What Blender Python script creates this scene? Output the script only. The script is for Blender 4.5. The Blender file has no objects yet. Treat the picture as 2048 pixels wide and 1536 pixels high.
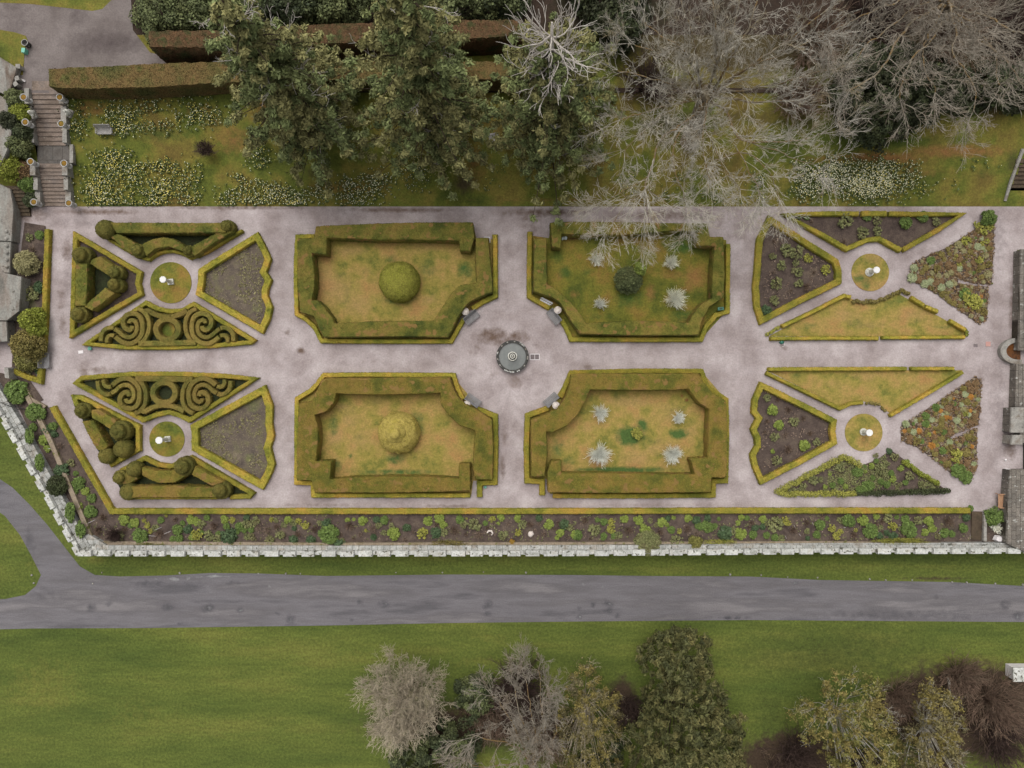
import bpy, math, random
import numpy as np
from mathutils import Vector, noise as mnoise
from mathutils.geometry import delaunay_2d_cdt

# ------------------------------------------------------------------ camera, sky, sun, exposure
H = 69.0            # flying height of the camera above the garden paths
S = 20.0            # photograph pixels (2048 wide) per metre at path level
sc = bpy.context.scene
cam = bpy.data.objects.new('camera', bpy.data.cameras.new('camera'))
sc.collection.objects.link(cam)
cam.location = (0, 0, H)
cam.data.sensor_width = 36
cam.data.lens = 36.0 * H / 102.4
cam.data.clip_end = 1000
sc.camera = cam

SUN_EL, SUN_AZ = math.radians(64), math.radians(-20)
w = bpy.data.worlds.new("World"); sc.world = w; w.use_nodes = True
wn = w.node_tree
sky = wn.nodes.new('ShaderNodeTexSky'); sky.sky_type = 'NISHITA'; sky.sun_disc = False
sky.sun_elevation = SUN_EL; sky.sun_rotation = SUN_AZ; sky.air_density = 1.0; sky.dust_density = 4.0; sky.ozone_density = 0.6
hs = wn.nodes.new('ShaderNodeHueSaturation'); hs.inputs['Saturation'].default_value = 0.08
wn.links.new(sky.outputs[0], hs.inputs['Color'])
wn.links.new(hs.outputs[0], wn.nodes['Background'].inputs[0])
wn.nodes['Background'].inputs[1].default_value = 0.12
sl = bpy.data.lights.new('sun', 'SUN'); sl.energy = 1.0; sl.angle = math.radians(50); sl.color = (1.0, 0.95, 0.9)
so = bpy.data.objects.new('sun', sl); sc.collection.objects.link(so)
so.rotation_euler = (math.pi/2 - SUN_EL, 0, math.pi - SUN_AZ)
sc.view_settings.view_transform = 'Standard'; sc.view_settings.look = 'None'
sc.view_settings.gamma = 1; sc.view_settings.use_curve_mapping = False
sc.view_settings.exposure = 0.64
sc.cycles.max_bounces = 5; sc.cycles.diffuse_bounces = 3; sc.cycles.glossy_bounces = 2
sc.cycles.use_denoising = True

rng = np.random.default_rng(7)
random.seed(5)
col = sc.collection

# ------------------------------------------------------------------ pixel -> world
OUT = -2.0                                        # ground level outside the battlemented wall
YN0, YN1, ZN = 17.75, 28.7, 2.5                   # the north lawn climbs from the path to the upper terrace
def P(px, py, z=0.0):
    k = (H - z) / H / S
    return ((px-1024)*k, -(py-768)*k, z)
def terr(y):
    t = np.clip((np.asarray(y, float)-YN0)/(YN1-YN0), 0, 1)
    return ZN*(t*0.85 + 0.15*t*t*(3-2*t))
def G(px, py, dz=0.0):
    z = 0.0
    for _ in range(12):
        x, y, _z = P(px, py, z+dz); z = float(terr(y))
    return (x, y, z+dz)
def C(ox, oy, sx, pts):                           # crop coordinates -> photograph pixels
    return [(ox+p[0]/sx, oy+p[1]/sx) for p in pts]
def W(pts, z): return [P(a, b, z)[:2] for a, b in pts]

# ------------------------------------------------------------------ object helpers
def tag(o, label=None, cat=None, group=None, kind=None):
    if label: o['label'] = label
    if cat: o['category'] = cat
    if group: o['group'] = group
    if kind: o['kind'] = kind
    return o
def empty(name, loc, label, cat, group=None, rz=0):
    o = bpy.data.objects.new(name, None); col.objects.link(o); o.location = loc; o.rotation_euler = (0, 0, rz)
    o.empty_display_size = 0.2
    return tag(o, label, cat, group)
def mesh(name, V, F, mat, parent=None, smooth=False, world=False):
    """F: (n,k) int array or list of tuples. world=True: V is in world space and the parent only has a location."""
    V = np.asarray(V, dtype=np.float32).reshape(-1, 3)
    if parent is not None and world: V = V - np.array(parent.location, dtype=np.float32)
    me = bpy.data.meshes.new(name)
    if isinstance(F, np.ndarray):
        n, k = F.shape
        me.vertices.add(len(V)); me.vertices.foreach_set('co', V.ravel())
        me.loops.add(n*k); me.loops.foreach_set('vertex_index', F.astype(np.int32).ravel())
        me.polygons.add(n); me.polygons.foreach_set('loop_start', np.arange(0, n*k, k, dtype=np.int32))
        me.update(calc_edges=True)
    else:
        me.from_pydata([tuple(map(float, v)) for v in V], [], [tuple(int(i) for i in f) for f in F]); me.update()
    if smooth: me.polygons.foreach_set('use_smooth', np.ones(len(me.polygons), dtype=bool))
    for m in (mat if isinstance(mat, (list, tuple)) else [mat]): me.materials.append(m)
    o = bpy.data.objects.new(name, me); col.objects.link(o)
    if parent is not None: o.parent = parent
    return o
def fattr(o, name, vals):
    a = o.data.attributes.new(name, 'FLOAT', 'POINT'); a.data.foreach_set('value', np.asarray(vals, dtype=np.float32))
def copy_thing(src, loc, scale=1.0, rz=0.0, label=None, group=None):
    c = src.copy(); col.objects.link(c); c.location = loc
    c.scale = (scale,)*3 if not isinstance(scale, (tuple, list)) else scale
    c.rotation_euler = (0, 0, rz)
    if label: c['label'] = label
    if group: c['group'] = group
    for ch in src.children:
        d = ch.copy(); col.objects.link(d); d.parent = c
        for g in ch.children:
            e = g.copy(); col.objects.link(e); e.parent = d
    return c
class Bx:
    """collects boxes / prisms / lathes into one mesh"""
    def __init__(s): s.V = []; s.F = []
    def box(s, c, d, rz=0, taper=1.0, rx=0):
        b = len(s.V); ca, sa = math.cos(rz), math.sin(rz); cx, sx = math.cos(rx), math.sin(rx)
        for z in (-.5, .5):
            t = taper if z > 0 else 1
            for x, y in ((-.5, -.5), (.5, -.5), (.5, .5), (-.5, .5)):
                X, Y, Z = x*d[0]*t, y*d[1]*t, z*d[2]
                Y, Z = Y*cx-Z*sx, Y*sx+Z*cx
                s.V.append((c[0]+X*ca-Y*sa, c[1]+X*sa+Y*ca, c[2]+Z))
        s.F += [(b, b+3, b+2, b+1), (b+4, b+5, b+6, b+7)] + [(b+i, b+(i+1) % 4, b+4+(i+1) % 4, b+4+i) for i in range(4)]
        return s
    def lathe(s, c, prof, n=24, cap=True, wob=0.0, ph=0.0):
        b = len(s.V)
        for r, z in prof:
            for i in range(n):
                a = 2*math.pi*i/n + ph
                rr = r*(1+wob*mnoise.noise((math.cos(a)*2+c[0], math.sin(a)*2+c[1], z*2)))
                s.V.append((c[0]+rr*math.cos(a), c[1]+rr*math.sin(a), c[2]+z))
        for j in range(len(prof)-1):
            for i in range(n):
                s.F.append((b+j*n+i, b+j*n+(i+1) % n, b+(j+1)*n+(i+1) % n, b+(j+1)*n+i))
        if cap:
            s.F.append(tuple(b+(len(prof)-1)*n+i for i in range(n)))
            s.F.append(tuple(b+n-1-i for i in range(n)))
        return s
    def tube(s, pts, rad, n=6):
        pts = [Vector(p) for p in pts]; b = len(s.V)
        for k, p in enumerate(pts):
            d = (pts[min(k+1, len(pts)-1)]-pts[max(k-1, 0)]).normalized()
            u = d.cross(Vector((0.31, 0.2, 0.93))); u.normalize(); v = d.cross(u)
            r = rad[k] if isinstance(rad, (list, tuple)) else rad
            for i in range(n):
                a = 2*math.pi*i/n; s.V.append(tuple(p+u*r*math.cos(a)+v*r*math.sin(a)))
        for j in range(len(pts)-1):
            for i in range(n): s.F.append((b+j*n+i, b+j*n+(i+1) % n, b+(j+1)*n+(i+1) % n, b+(j+1)*n+i))
        s.F.append(tuple(b+i for i in range(n))); s.F.append(tuple(b+(len(pts)-1)*n+i for i in range(n)))
        return s
    def prism(s, poly, z0, z1, inset=0.0):
        b = len(s.V); n = len(poly)
        q = ring_offset(np.array(poly), -inset) if inset else poly
        for p in poly: s.V.append((p[0], p[1], z0))
        for p in q: s.V.append((p[0], p[1], z1))
        ccw = area(poly) > 0
        s.F.append(tuple(b+n+i for i in (range(n) if ccw else reversed(range(n)))))
        for i in range(n):
            f = (b+i, b+(i+1) % n, b+n+(i+1) % n, b+n+i); s.F.append(f if ccw else f[::-1])
        return s
    def obj(s, name, mat, parent=None, smooth=False, world=False):
        return mesh(name, s.V, s.F, mat, parent, smooth, world)

# ------------------------------------------------------------------ 2D geometry
def area(p):
    p = np.asarray(p); x, y = p[:, 0], p[:, 1]
    return 0.5*float(np.sum(x*np.roll(y, -1)-np.roll(x, -1)*y))
def resample(p, step, closed=True):
    p = np.asarray(p, float); out = []
    n = len(p)
    for i in range(n if closed else n-1):
        a, b = p[i], p[(i+1) % n]; m = max(1, int(round(np.hypot(*(b-a))/step)))
        for k in range(m): out.append(a+(b-a)*k/m)
    if not closed: out.append(p[-1])
    return np.array(out)
def smooth_line(p, closed=False, it=2):            # Chaikin corner cutting
    p = np.asarray(p, float)
    for _ in range(it):
        q = []
        n = len(p)
        if not closed: q.append(p[0])
        for i in range(n if closed else n-1):
            a, b = p[i], p[(i+1) % n]; q += [a*.75+b*.25, a*.25+b*.75]
        if not closed: q.append(p[-1])
        p = np.array(q)
    return p
def ring_offset(p, d):
    """offset a closed ring outwards (ccw: +d grows)"""
    p = np.asarray(p, float); sgn = 1 if area(p) > 0 else -1
    a = p-np.roll(p, 1, 0); b = np.roll(p, -1, 0)-p
    a /= np.maximum(np.hypot(a[:, 0], a[:, 1]), 1e-9)[:, None]; b /= np.maximum(np.hypot(b[:, 0], b[:, 1]), 1e-9)[:, None]
    n1 = np.stack([a[:, 1], -a[:, 0]], 1); n2 = np.stack([b[:, 1], -b[:, 0]], 1)
    m = n1+n2; l = np.maximum(np.hypot(m[:, 0], m[:, 1]), 1e-6)[:, None]; m = m/l
    c = np.clip(np.sum(m*n1, 1), 0.45, 1)[:, None]
    return p + sgn*m*d/c
def line_poly(pts, wd, closed=False):
    """centre line + width -> rings"""
    p = np.asarray(pts, float)
    if closed:
        if area(p) < 0: p = p[::-1]
        return [ring_offset(p, wd/2), ring_offset(p, -wd/2)]
    t = np.gradient(p, axis=0)
    a = np.diff(p, axis=0); a /= np.maximum(np.hypot(a[:, 0], a[:, 1]), 1e-9)[:, None]
    n = np.stack([-a[:, 1], a[:, 0]], 1)
    N = np.vstack([n[:1], (n[:-1]+n[1:]), n[-1:]]); N /= np.maximum(np.hypot(N[:, 0], N[:, 1]), 1e-6)[:, None]
    c = np.ones(len(p)); c[1:-1] = np.clip(np.sum(N[1:-1]*n[:-1], 1), 0.5, 1)
    off = N*(wd/2)/c[:, None]
    return [np.vstack([p+off, (p-off)[::-1]])]
def inside(pts, rings):
    x, y = pts[:, 0], pts[:, 1]; r = np.zeros(len(pts), bool)
    for ring in rings:
        ring = np.asarray(ring); n = len(ring)
        for i in range(n):
            x0, y0 = ring[i]; x1, y1 = ring[(i+1) % n]
            if y0 == y1: continue
            c = ((y0 > y) != (y1 > y)) & (x < (x1-x0)*(y-y0)/(y1-y0)+x0)
            r ^= c
    return r
def dist_edges(pts, rings):
    d = np.full(len(pts), 1e9)
    for ring in rings:
        ring = np.asarray(ring)
        for i in range(len(ring)):
            a = ring[i]; b = ring[(i+1) % len(ring)]; ab = b-a; L = max(ab@ab, 1e-12)
            t = np.clip(((pts-a)@ab)/L, 0, 1); q = a+t[:, None]*ab
            d = np.minimum(d, np.hypot(*(pts-q).T))
    return d
def triangulate(rings, grid, margin, jit=0.3):
    """rings -> (V2, tris); first sum(len) vertices are the ring vertices in order"""
    allv = np.vstack([np.asarray(r) for r in rings]); mn, mx = allv.min(0), allv.max(0)
    gx = np.arange(mn[0], mx[0], grid); gy = np.arange(mn[1], mx[1], grid)
    g = np.stack(np.meshgrid(gx, gy), -1).reshape(-1, 2)
    g = g+rng.uniform(-jit, jit, g.shape)*grid
    if len(g):
        g = g[inside(g, rings)]
    if len(g) and margin > 0:
        g = g[dist_edges(g, rings) > margin]
    V = np.vstack([allv, g]) if len(g) else allv
    E = []; o = 0
    for r in rings:
        n = len(r); E += [(o+i, o+(i+1) % n) for i in range(n)]; o += n
    res = delaunay_2d_cdt([Vector(v) for v in V], E, [], 0, 1e-6)
    vo = np.array([tuple(v) for v in res[0]]); tr = np.array([f for f in res[2] if len(f) == 3], dtype=np.int32)
    cen = vo[tr].mean(1); keep = inside(cen, rings); tr = tr[keep]
    e1 = vo[tr[:, 1]]-vo[tr[:, 0]]; e2 = vo[tr[:, 2]]-vo[tr[:, 0]]
    fl = (e1[:, 0]*e2[:, 1]-e1[:, 1]*e2[:, 0]) < 0
    tr[fl] = tr[fl][:, ::-1]
    return vo, tr
def nz(x, y, z, s): return mnoise.noise((x*s, y*s, z*s))
def blobs(V, lst):
    """lst in photograph pixels at ground level: (px,py,rx,ry,strength)"""
    v = np.zeros(len(V))
    for b in lst:
        z = 0.0
        x, y, _ = P(b[0], b[1], z); rx, ry = b[2]/S, b[3]/S
        q = ((V[:, 0]-x)/rx)**2+((V[:, 1]-y)/ry)**2
        v = np.maximum(v, b[4]*np.exp(-q*1.2))
    return v

# ------------------------------------------------------------------ materials
def lin(c):                                        # 0-255 display colour -> linear base colour, scaled to its real reflectance
    v = [(x/255/12.92 if x/255 <= .04045 else ((x/255+.055)/1.055)**2.4) for x in c]
    g = .3*v[0]+.5*v[1]+.2*v[2]
    return tuple(x*(1-DESAT)+g*DESAT for x in v)
ALB = 0.74
DESAT = 0.07
VB = 1.7
def mat(name, cols, s1=0.5, s2=8.0, var=0.35, bump=0.3, rough=0.9, island=0.0, attrs=(), s3=None, v3=0.25, stretch=None, joints=None, objrand=0, speck=None, spec=0.2, alb=None):
    """mottled procedural surface: colour ramp on large noise, brightness on fine noise, optional patches read from vertex attributes"""
    m = bpy.data.materials.new(name); m.use_nodes = True; nt = m.node_tree; N, L = nt.nodes, nt.links
    bs = N['Principled BSDF']; bs.inputs['Roughness'].default_value = rough; bs.inputs['Specular IOR Level'].default_value = spec
    geo = N.new('ShaderNodeNewGeometry'); pos = geo.outputs['Position']
    if stretch:
        mp = N.new('ShaderNodeMapping'); mp.inputs['Scale'].default_value = stretch; L.new(pos, mp.inputs['Vector']); pos2 = mp.outputs[0]
    else: pos2 = pos
    def noise(scale, det=3, src=None, rough_=0.6):
        n = N.new('ShaderNodeTexNoise'); n.inputs['Scale'].default_value = scale; n.inputs['Detail'].default_value = det
        n.inputs['Roughness'].default_value = rough_; L.new(src or pos, n.inputs['Vector']); return n.outputs['Fac']
    def math_(op, a, b=None, clamp=False):
        n = N.new('ShaderNodeMath'); n.operation = op; n.use_clamp = clamp
        for i, v in enumerate((a, b)):
            if v is None: continue
            if isinstance(v, (int, float)): n.inputs[i].default_value = v
            else: L.new(v, n.inputs[i])
        return n.outputs[0]
    def mix(f, a, b, mode='MIX'):
        n = N.new('ShaderNodeMix'); n.data_type = 'RGBA'; n.blend_type = mode
        if isinstance(f, (int, float)): n.inputs[0].default_value = f
        else: L.new(f, n.inputs[0])
        for i, v in ((6, a), (7, b)):
            if isinstance(v, tuple): n.inputs[i].default_value = v+(1,) if len(v) == 3 else v
            else: L.new(v, n.inputs[i])
        return n.outputs[2]
    cl = [tuple(min(.88, c*(alb or ALB)) for c in lin(x)) for x in cols]
    r = N.new('ShaderNodeValToRGB'); L.new(noise(s1, 5, pos2), r.inputs[0]); el = r.color_ramp.elements
    n = len(cl); lo, hi = 0.34, 0.66
    el[0].position = lo; el[0].color = cl[0]+(1,); el[1].position = hi; el[1].color = cl[-1]+(1,)
    for i in range(1, n-1):
        e = el.new(lo+(hi-lo)*i/(n-1)); e.color = cl[i]+(1,)
    c = r.outputs[0]
    for an, ac, sharp in attrs:
        at = N.new('ShaderNodeAttribute'); at.attribute_name = an
        f = math_('ADD', at.outputs['Fac'], math_('MULTIPLY', math_('SUBTRACT', noise(1.6, 4), 0.5), 1.1))
        f = math_('MULTIPLY', math_('SUBTRACT', f, 0.35), sharp, True)
        f = math_('MULTIPLY', f, math_('MULTIPLY', math_('MINIMUM', at.outputs['Fac'], 0.5), 2.0))
        c = mix(f, c, tuple(x*ALB for x in lin(ac)))
    fine = noise(s2, 4, None, 0.8)
    v = math_('ADD', math_('MULTIPLY', math_('SUBTRACT', fine, 0.5), var*4*VB), 1.0)
    if s3:
        v = math_('MULTIPLY', v, math_('ADD', math_('MULTIPLY', math_('SUBTRACT', noise(s3, 5, pos2, .7), 0.5), v3*4*1.3), 1.0))
    if island:
        v = math_('MULTIPLY', v, math_('ADD', math_('MULTIPLY', math_('SUBTRACT', geo.outputs['Random Per Island'], 0.5), island*2), 1.0))
    if objrand:
        oi = N.new('ShaderNodeObjectInfo'); v = math_('MULTIPLY', v, math_('ADD', math_('MULTIPLY', math_('SUBTRACT', oi.outputs['Random'], 0.6), objrand*2), 1.0))
    v = math_('MAXIMUM', v, 0.12)
    cmb = N.new('ShaderNodeCombineColor')
    for i in range(3): L.new(v, cmb.inputs[i])
    c = mix(1.0, c, cmb.outputs[0], 'MULTIPLY')
    if speck:                                       # small dark gaps or light lichen spots: (scale, threshold, colour)
        vs = noise(speck[0], 2, None, 0.5)
        f = math_('MULTIPLY', math_('SUBTRACT', vs, speck[1]), 14.0, True)
        c = mix(f, c, tuple(x*ALB for x in lin(speck[2])))
    if joints:                                      # stone joints (w, h, rot)
        bt = N.new('ShaderNodeTexBrick'); mp = N.new('ShaderNodeMapping'); mp.inputs['Rotation'].default_value = (0, 0, joints[2])
        L.new(pos, mp.inputs['Vector']); L.new(mp.outputs[0], bt.inputs['Vector'])
        bt.inputs['Scale'].default_value = 1.0; bt.inputs['Brick Width'].default_value = joints[0]; bt.inputs['Row Height'].default_value = joints[1]
        bt.inputs['Mortar Size'].default_value = 0.022; bt.inputs['Mortar Smooth'].default_value = 0.3
        bt.inputs['Color1'].default_value = (1, 1, 1, 1); bt.inputs['Color2'].default_value = (.78, .78, .78, 1); bt.inputs['Mortar'].default_value = (.3, .28, .24, 1)
        c = mix(1.0, c, bt.outputs['Color'], 'MULTIPLY')
    L.new(c, bs.inputs['Base Color'])
    if bump:
        b = N.new('ShaderNodeBump'); b.inputs['Strength'].default_value = bump; b.inputs['Distance'].default_value = 0.08
        L.new(fine, b.inputs['Height']); L.new(b.outputs[0], bs.inputs['Normal'])
    return m

M = {}
M['gravel'] = mat('gravel', [(150, 136, 133), (171, 158, 156), (190, 178, 176)], 0.32, 6, .15, .25, s3=1.4, v3=.07,
                  attrs=(('dirt', (108, 88, 76), 1.6), ('dark_patch', (112, 100, 100), 1.3)))
M['gravel_vignette'] = mat('gravel_vignette', [(108, 98, 94), (122, 112, 108), (132, 122, 118)], 0.32, 6, .15, .25, s3=1.4, v3=.07, attrs=(('dirt', (88, 74, 64), 1.6), ('dark_patch', (90, 80, 78), 1.3)))  # darker copy of the gravel, lens corner darkening painted into its colour
M['road'] = mat('road', [(96, 93, 96), (117, 113, 116), (106, 102, 104), (126, 121, 122)], 0.5, 9, .17, .25, rough=.85, s3=1.3, v3=.10, stretch=(.16, 1, 1),
                attrs=(('dirt', (78, 76, 80), 1.5), ('pale', (158, 158, 156), 2.5)))
M['lawn'] = mat('lawn', [(84, 92, 28), (112, 112, 34), (130, 118, 40), (142, 114, 48)], 0.38, 5.5, .25, .4, s3=1.7, v3=.13,
                attrs=(('dry', (152, 112, 58), 1.3), ('lush', (70, 96, 36), 1.5), ('brown', (104, 76, 42), 1.6)))
M['lawn_dry'] = mat('lawn_dry', [(116, 116, 46), (146, 132, 56), (162, 136, 70), (164, 126, 70)], 0.45, 5.5, .22, .4, s3=1.8, v3=.12,
                    attrs=(('dry', (166, 134, 82), 1.0), ('lush', (76, 100, 44), 1.6), ('brown', (126, 84, 44), 2)))
M['lawn_mown'] = mat('lawn_mown', [(76, 90, 32), (86, 98, 35), (94, 104, 38), (106, 110, 43)], 0.3, 4, .32, .5, s3=1.5, v3=.15, stretch=(.2, 1, 1),
                     attrs=(('dry', (122, 118, 48), 1.0), ('lush', (56, 68, 26), 1.0), ('brown', (70, 56, 42), 2.0)))
M['bank'] = mat('bank', [(76, 86, 26), (98, 104, 32), (122, 112, 42), (110, 94, 40)], 0.25, 5.5, .25, .4, s3=1.4, v3=.16,
                attrs=(('dry', (142, 100, 54), 1.2), ('lush', (68, 86, 26), 1.3), ('brown', (74, 64, 38), 1.5)))
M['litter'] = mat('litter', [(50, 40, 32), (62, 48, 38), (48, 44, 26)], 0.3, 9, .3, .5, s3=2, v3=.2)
M['soil'] = mat('soil', [(74, 62, 56), (90, 76, 68), (102, 88, 76)], 0.8, 10, .26, .5, s3=3.2, v3=.14, speck=(9, .70, (150, 138, 118)),
                attrs=(('lush', (88, 98, 50), 1.5), ('dry', (120, 104, 84), 1.5)))
M['soil_weedy'] = mat('soil_weedy', [(88, 78, 70), (104, 92, 80), (110, 104, 74)], 0.9, 10, .28, .5, s3=3.2, v3=.16, speck=(8, .64, (168, 156, 124)),
                attrs=(('lush', (112, 118, 64), 1.2), ('dry', (150, 136, 110), 1.3)))
M['ivy'] = mat('ivy', [(40, 46, 26), (54, 60, 34), (46, 46, 28)], 1.2, 9, .35, .8, s3=3, v3=.2)
M['box'] = mat('box', [(116, 118, 32), (146, 138, 40), (164, 146, 46), (184, 148, 54)], 0.5, 9, .25, .7, s3=3.0, v3=.08, speck=(6, .74, (56, 50, 20)), island=.22)
M['box_edge'] = mat('box_edge', [(126, 118, 34), (152, 134, 46), (170, 144, 56)], 0.4, 9, .25, .7, s3=3.0, v3=.08, speck=(6, .73, (56, 50, 20)), island=.22)
M['yew'] = mat('yew', [(80, 88, 30), (106, 106, 36), (126, 116, 44), (136, 116, 50)], 0.5, 9, .26, .8, s3=1.8, v3=.12, island=.22, speck=(1.3, .58, (142, 112, 58)))
M['yew_warm'] = mat('yew_warm', [(98, 100, 32), (124, 116, 38), (142, 120, 46), (150, 122, 54)], 0.5, 9, .25, .8, s3=1.8, v3=.10, island=.22, speck=(1.3, .58, (142, 112, 58)))
M['yew_scroll'] = mat('yew_scroll', [(100, 100, 38), (128, 114, 48), (140, 118, 54)], 0.6, 10, .25, .8, s3=2.2, v3=.10, island=.22)
M['yew_top'] = mat('yew_top', [(92, 92, 36), (112, 106, 44), (120, 108, 44)], 0.8, 11, .32, 1.0, s3=3, v3=.12, island=.22)
M['dome'] = mat('dome', [(124, 124, 36), (148, 144, 52), (138, 138, 42)], 0.8, 9, .32, 1.0, s3=4.5, v3=.14, island=.22)
M['dome_gold'] = mat('dome_gold', [(158, 142, 58), (182, 162, 78), (166, 150, 60)], 0.8, 9, .30, 1.0, s3=4, v3=.14, island=.22)
M['tall_hedge'] = mat('tall_hedge', [(78, 78, 36), (96, 86, 44), (108, 86, 48), (84, 84, 38)], 0.35, 9, .3, .9, s3=2, v3=.14, island=.22)
M['rust_hedge'] = mat('rust_hedge', [(70, 74, 38), (96, 78, 48), (112, 82, 54), (78, 78, 42)], 0.8, 9, .34, .9, s3=2, v3=.25, island=.22)
M['stone'] = mat('stone', [(138, 134, 126), (158, 154, 146), (132, 122, 110)], 0.9, 7, .2, .4, s3=2.5, v3=.12, speck=(3.2, .66, (88, 84, 76)))
M['stone_white'] = mat('stone_white', [(164, 164, 154), (206, 206, 200), (186, 182, 170)], 1.6, 5, .2, .4, s3=3, v3=.16, speck=(3.0, .58, (104, 102, 90)), objrand=.12)
M['walk'] = mat('walk', [(160, 160, 154), (188, 188, 182), (168, 160, 148)], 1.0, 6, .2, .4, s3=3, v3=.12, speck=(2.6, .62, (110, 108, 98)), joints=(.62, .55, 0))
M['walk_diag'] = mat('walk_diag', [(160, 160, 154), (186, 186, 180), (160, 152, 140)], 1.0, 6, .2, .4, s3=3, v3=.12, speck=(2.6, .60, (110, 108, 98)), joints=(.62, .55, math.radians(60)))
M['ledge'] = mat('ledge', [(134, 118, 98), (154, 138, 118), (126, 112, 84)], 1.0, 7, .25, .4, s3=3, v3=.15, speck=(2.2, .6, (108, 108, 52)))
M['castle_stone'] = mat('castle_stone', [(116, 112, 104), (138, 128, 118), (146, 144, 136), (110, 96, 84)], 0.45, 6, .22, .4, s3=1.6, v3=.15, stretch=(1, .3, 1), speck=(2.4, .66, (84, 78, 70)))
M['east_stone'] = mat('east_stone', [(112, 106, 98), (132, 124, 114), (104, 98, 92)], 0.6, 7, .24, .4, s3=2, v3=.15, speck=(3.0, .62, (182, 180, 172)), joints=(.9, .42, math.pi/2))
M['step'] = mat('step', [(112, 98, 86), (134, 118, 106), (124, 112, 104)], 1.0, 6, .22, .4, s3=2.6, v3=.14, stretch=(.6, 1, 1), speck=(3, .68, (168, 160, 148)))
M['step_dark'] = mat('step_dark', [(70, 58, 46), (88, 74, 58), (66, 58, 44)], 1.0, 6, .25, .4, s3=2.6, v3=.15)
M['flag'] = mat('flag', [(94, 88, 82), (108, 102, 96), (98, 94, 90)], .9, 7, .2, .3, s3=2.2, v3=.1, joints=(.95, 2.2, 0))
M['marble'] = mat('marble', [(226, 224, 220), (240, 238, 234)], 2, 9, .05, .1, rough=.6)
M['marble_old'] = mat('marble_old', [(186, 184, 168), (220, 218, 208), (196, 192, 176)], 4, 9, .2, .3, rough=.7)
M['urn_white'] = mat('urn_white', [(206, 192, 180), (226, 214, 204), (186, 174, 160)], 5, 12, .12, .3, rough=.8)
M['moss'] = mat('moss', [(126, 106, 34), (146, 104, 30), (112, 104, 36)], 4, 12, .2, .4)
M['pot'] = mat('pot', [(168, 164, 158), (188, 186, 182)], 3, 12, .12, .3)
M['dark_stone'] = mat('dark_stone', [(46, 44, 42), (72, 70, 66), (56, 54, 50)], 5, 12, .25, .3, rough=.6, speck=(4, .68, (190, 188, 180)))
M['water'] = mat('water', [(86, 92, 88), (102, 106, 102)], 1.5, 20, .06, .03, rough=.12, spec=.5, speck=(16, .76, (190, 196, 190)))
M['rust_water'] = mat('rust_water', [(84, 52, 26), (108, 66, 30), (60, 44, 28)], 2, 12, .2, .1, rough=.3)
M['teak'] = mat('teak', [(126, 124, 122), (146, 144, 144)], 3, 20, .12, .15)
M['teak_pale'] = mat('teak_pale', [(148, 144, 140), (168, 164, 160)], 3, 20, .12, .15)
M['pine'] = mat('pine', [(176, 132, 98), (190, 148, 112)], 3, 20, .12, .15)
M['steel'] = mat('steel', [(206, 206, 210), (222, 222, 226)], 3, 20, .05, .0, rough=.35, spec=.6)
M['white_paint'] = mat('white_paint', [(226, 218, 218), (236, 230, 228)], 3, 20, .05, .1)
M['hatch'] = mat('hatch', [(112, 102, 102), (126, 114, 114)], 3, 20, .15, .2)
M['green_plastic'] = mat('green_plastic', [(30, 104, 84), (38, 116, 96)], 3, 20, .05, 0, rough=.4, spec=.5)
M['mint_plastic'] = mat('mint_plastic', [(96, 184, 158), (110, 196, 170)], 3, 20, .05, 0, rough=.4, spec=.5)
M['dark_green'] = mat('dark_green', [(52, 64, 52), (62, 72, 60)], 3, 20, .1, 0, rough=.5)
M['pink_slab'] = mat('pink_slab', [(190, 142, 132), (200, 154, 142)], 3, 20, .08, .1)
M['lilac_cloth'] = mat('lilac_cloth', [(142, 140, 176), (176, 174, 200)], 5, 12, .12, .3)
M['white_cloth'] = mat('white_cloth', [(206, 220, 220), (226, 234, 234)], 5, 12, .08, .3)
M['twig_pale'] = mat('twig_pale', [(216, 214, 194), (236, 232, 216), (214, 206, 180)], 1.2, 9, .1, 0, island=.3, alb=1.1)
M['twig_white'] = mat('twig_white', [(214, 216, 202), (238, 238, 228)], 2, 9, .08, 0, island=.3, alb=1.0)
M['twig_tree'] = mat('twig_tree', [(166, 158, 144), (196, 190, 176), (158, 142, 108)], .7, 9, .1, 0, island=.18)
M['twig_grey'] = mat('twig_grey', [(140, 132, 118), (168, 158, 142), (150, 134, 114)], .8, 9, .15, .1, island=.15)
M['twig_taupe'] = mat('twig_taupe', [(158, 144, 120), (190, 176, 152), (166, 156, 122)], .8, 9, .15, 0, island=.3)
M['twig_brown'] = mat('twig_brown', [(104, 84, 70), (132, 108, 90), (118, 102, 84)], .8, 9, .15, .1, island=.2)
M['twig_purple'] = mat('twig_purple', [(74, 58, 52), (88, 70, 62), (66, 50, 46)], .8, 9, .15, .1, island=.2)
M['limb_bark'] = mat('limb_bark', [(116, 104, 82), (142, 132, 114), (126, 98, 50), (132, 122, 104)], 1.0, 8, .2, .4, s3=3, v3=.12)
M['bark'] = mat('bark', [(112, 98, 76), (138, 126, 108), (118, 92, 48)], 1.2, 8, .2, .6, s3=3, v3=.15)
M['bark_dark'] = mat('bark_dark', [(70, 58, 46), (88, 74, 58)], 1.2, 8, .2, .6)
M['dead_wood'] = mat('dead_wood', [(186, 176, 164), (210, 202, 192)], 1.2, 8, .12, .3)
def leafm(name, cols, s1=0.8, isl=.42, var=.12): M[name] = mat(name, cols, s1, 7, var, 0, island=isl, rough=.75, spec=.25)
leafm('needle', [(118, 116, 68), (142, 138, 84), (156, 150, 92)], .5)
leafm('needle_green', [(102, 112, 66), (122, 132, 78), (138, 144, 88)], .5)
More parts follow.
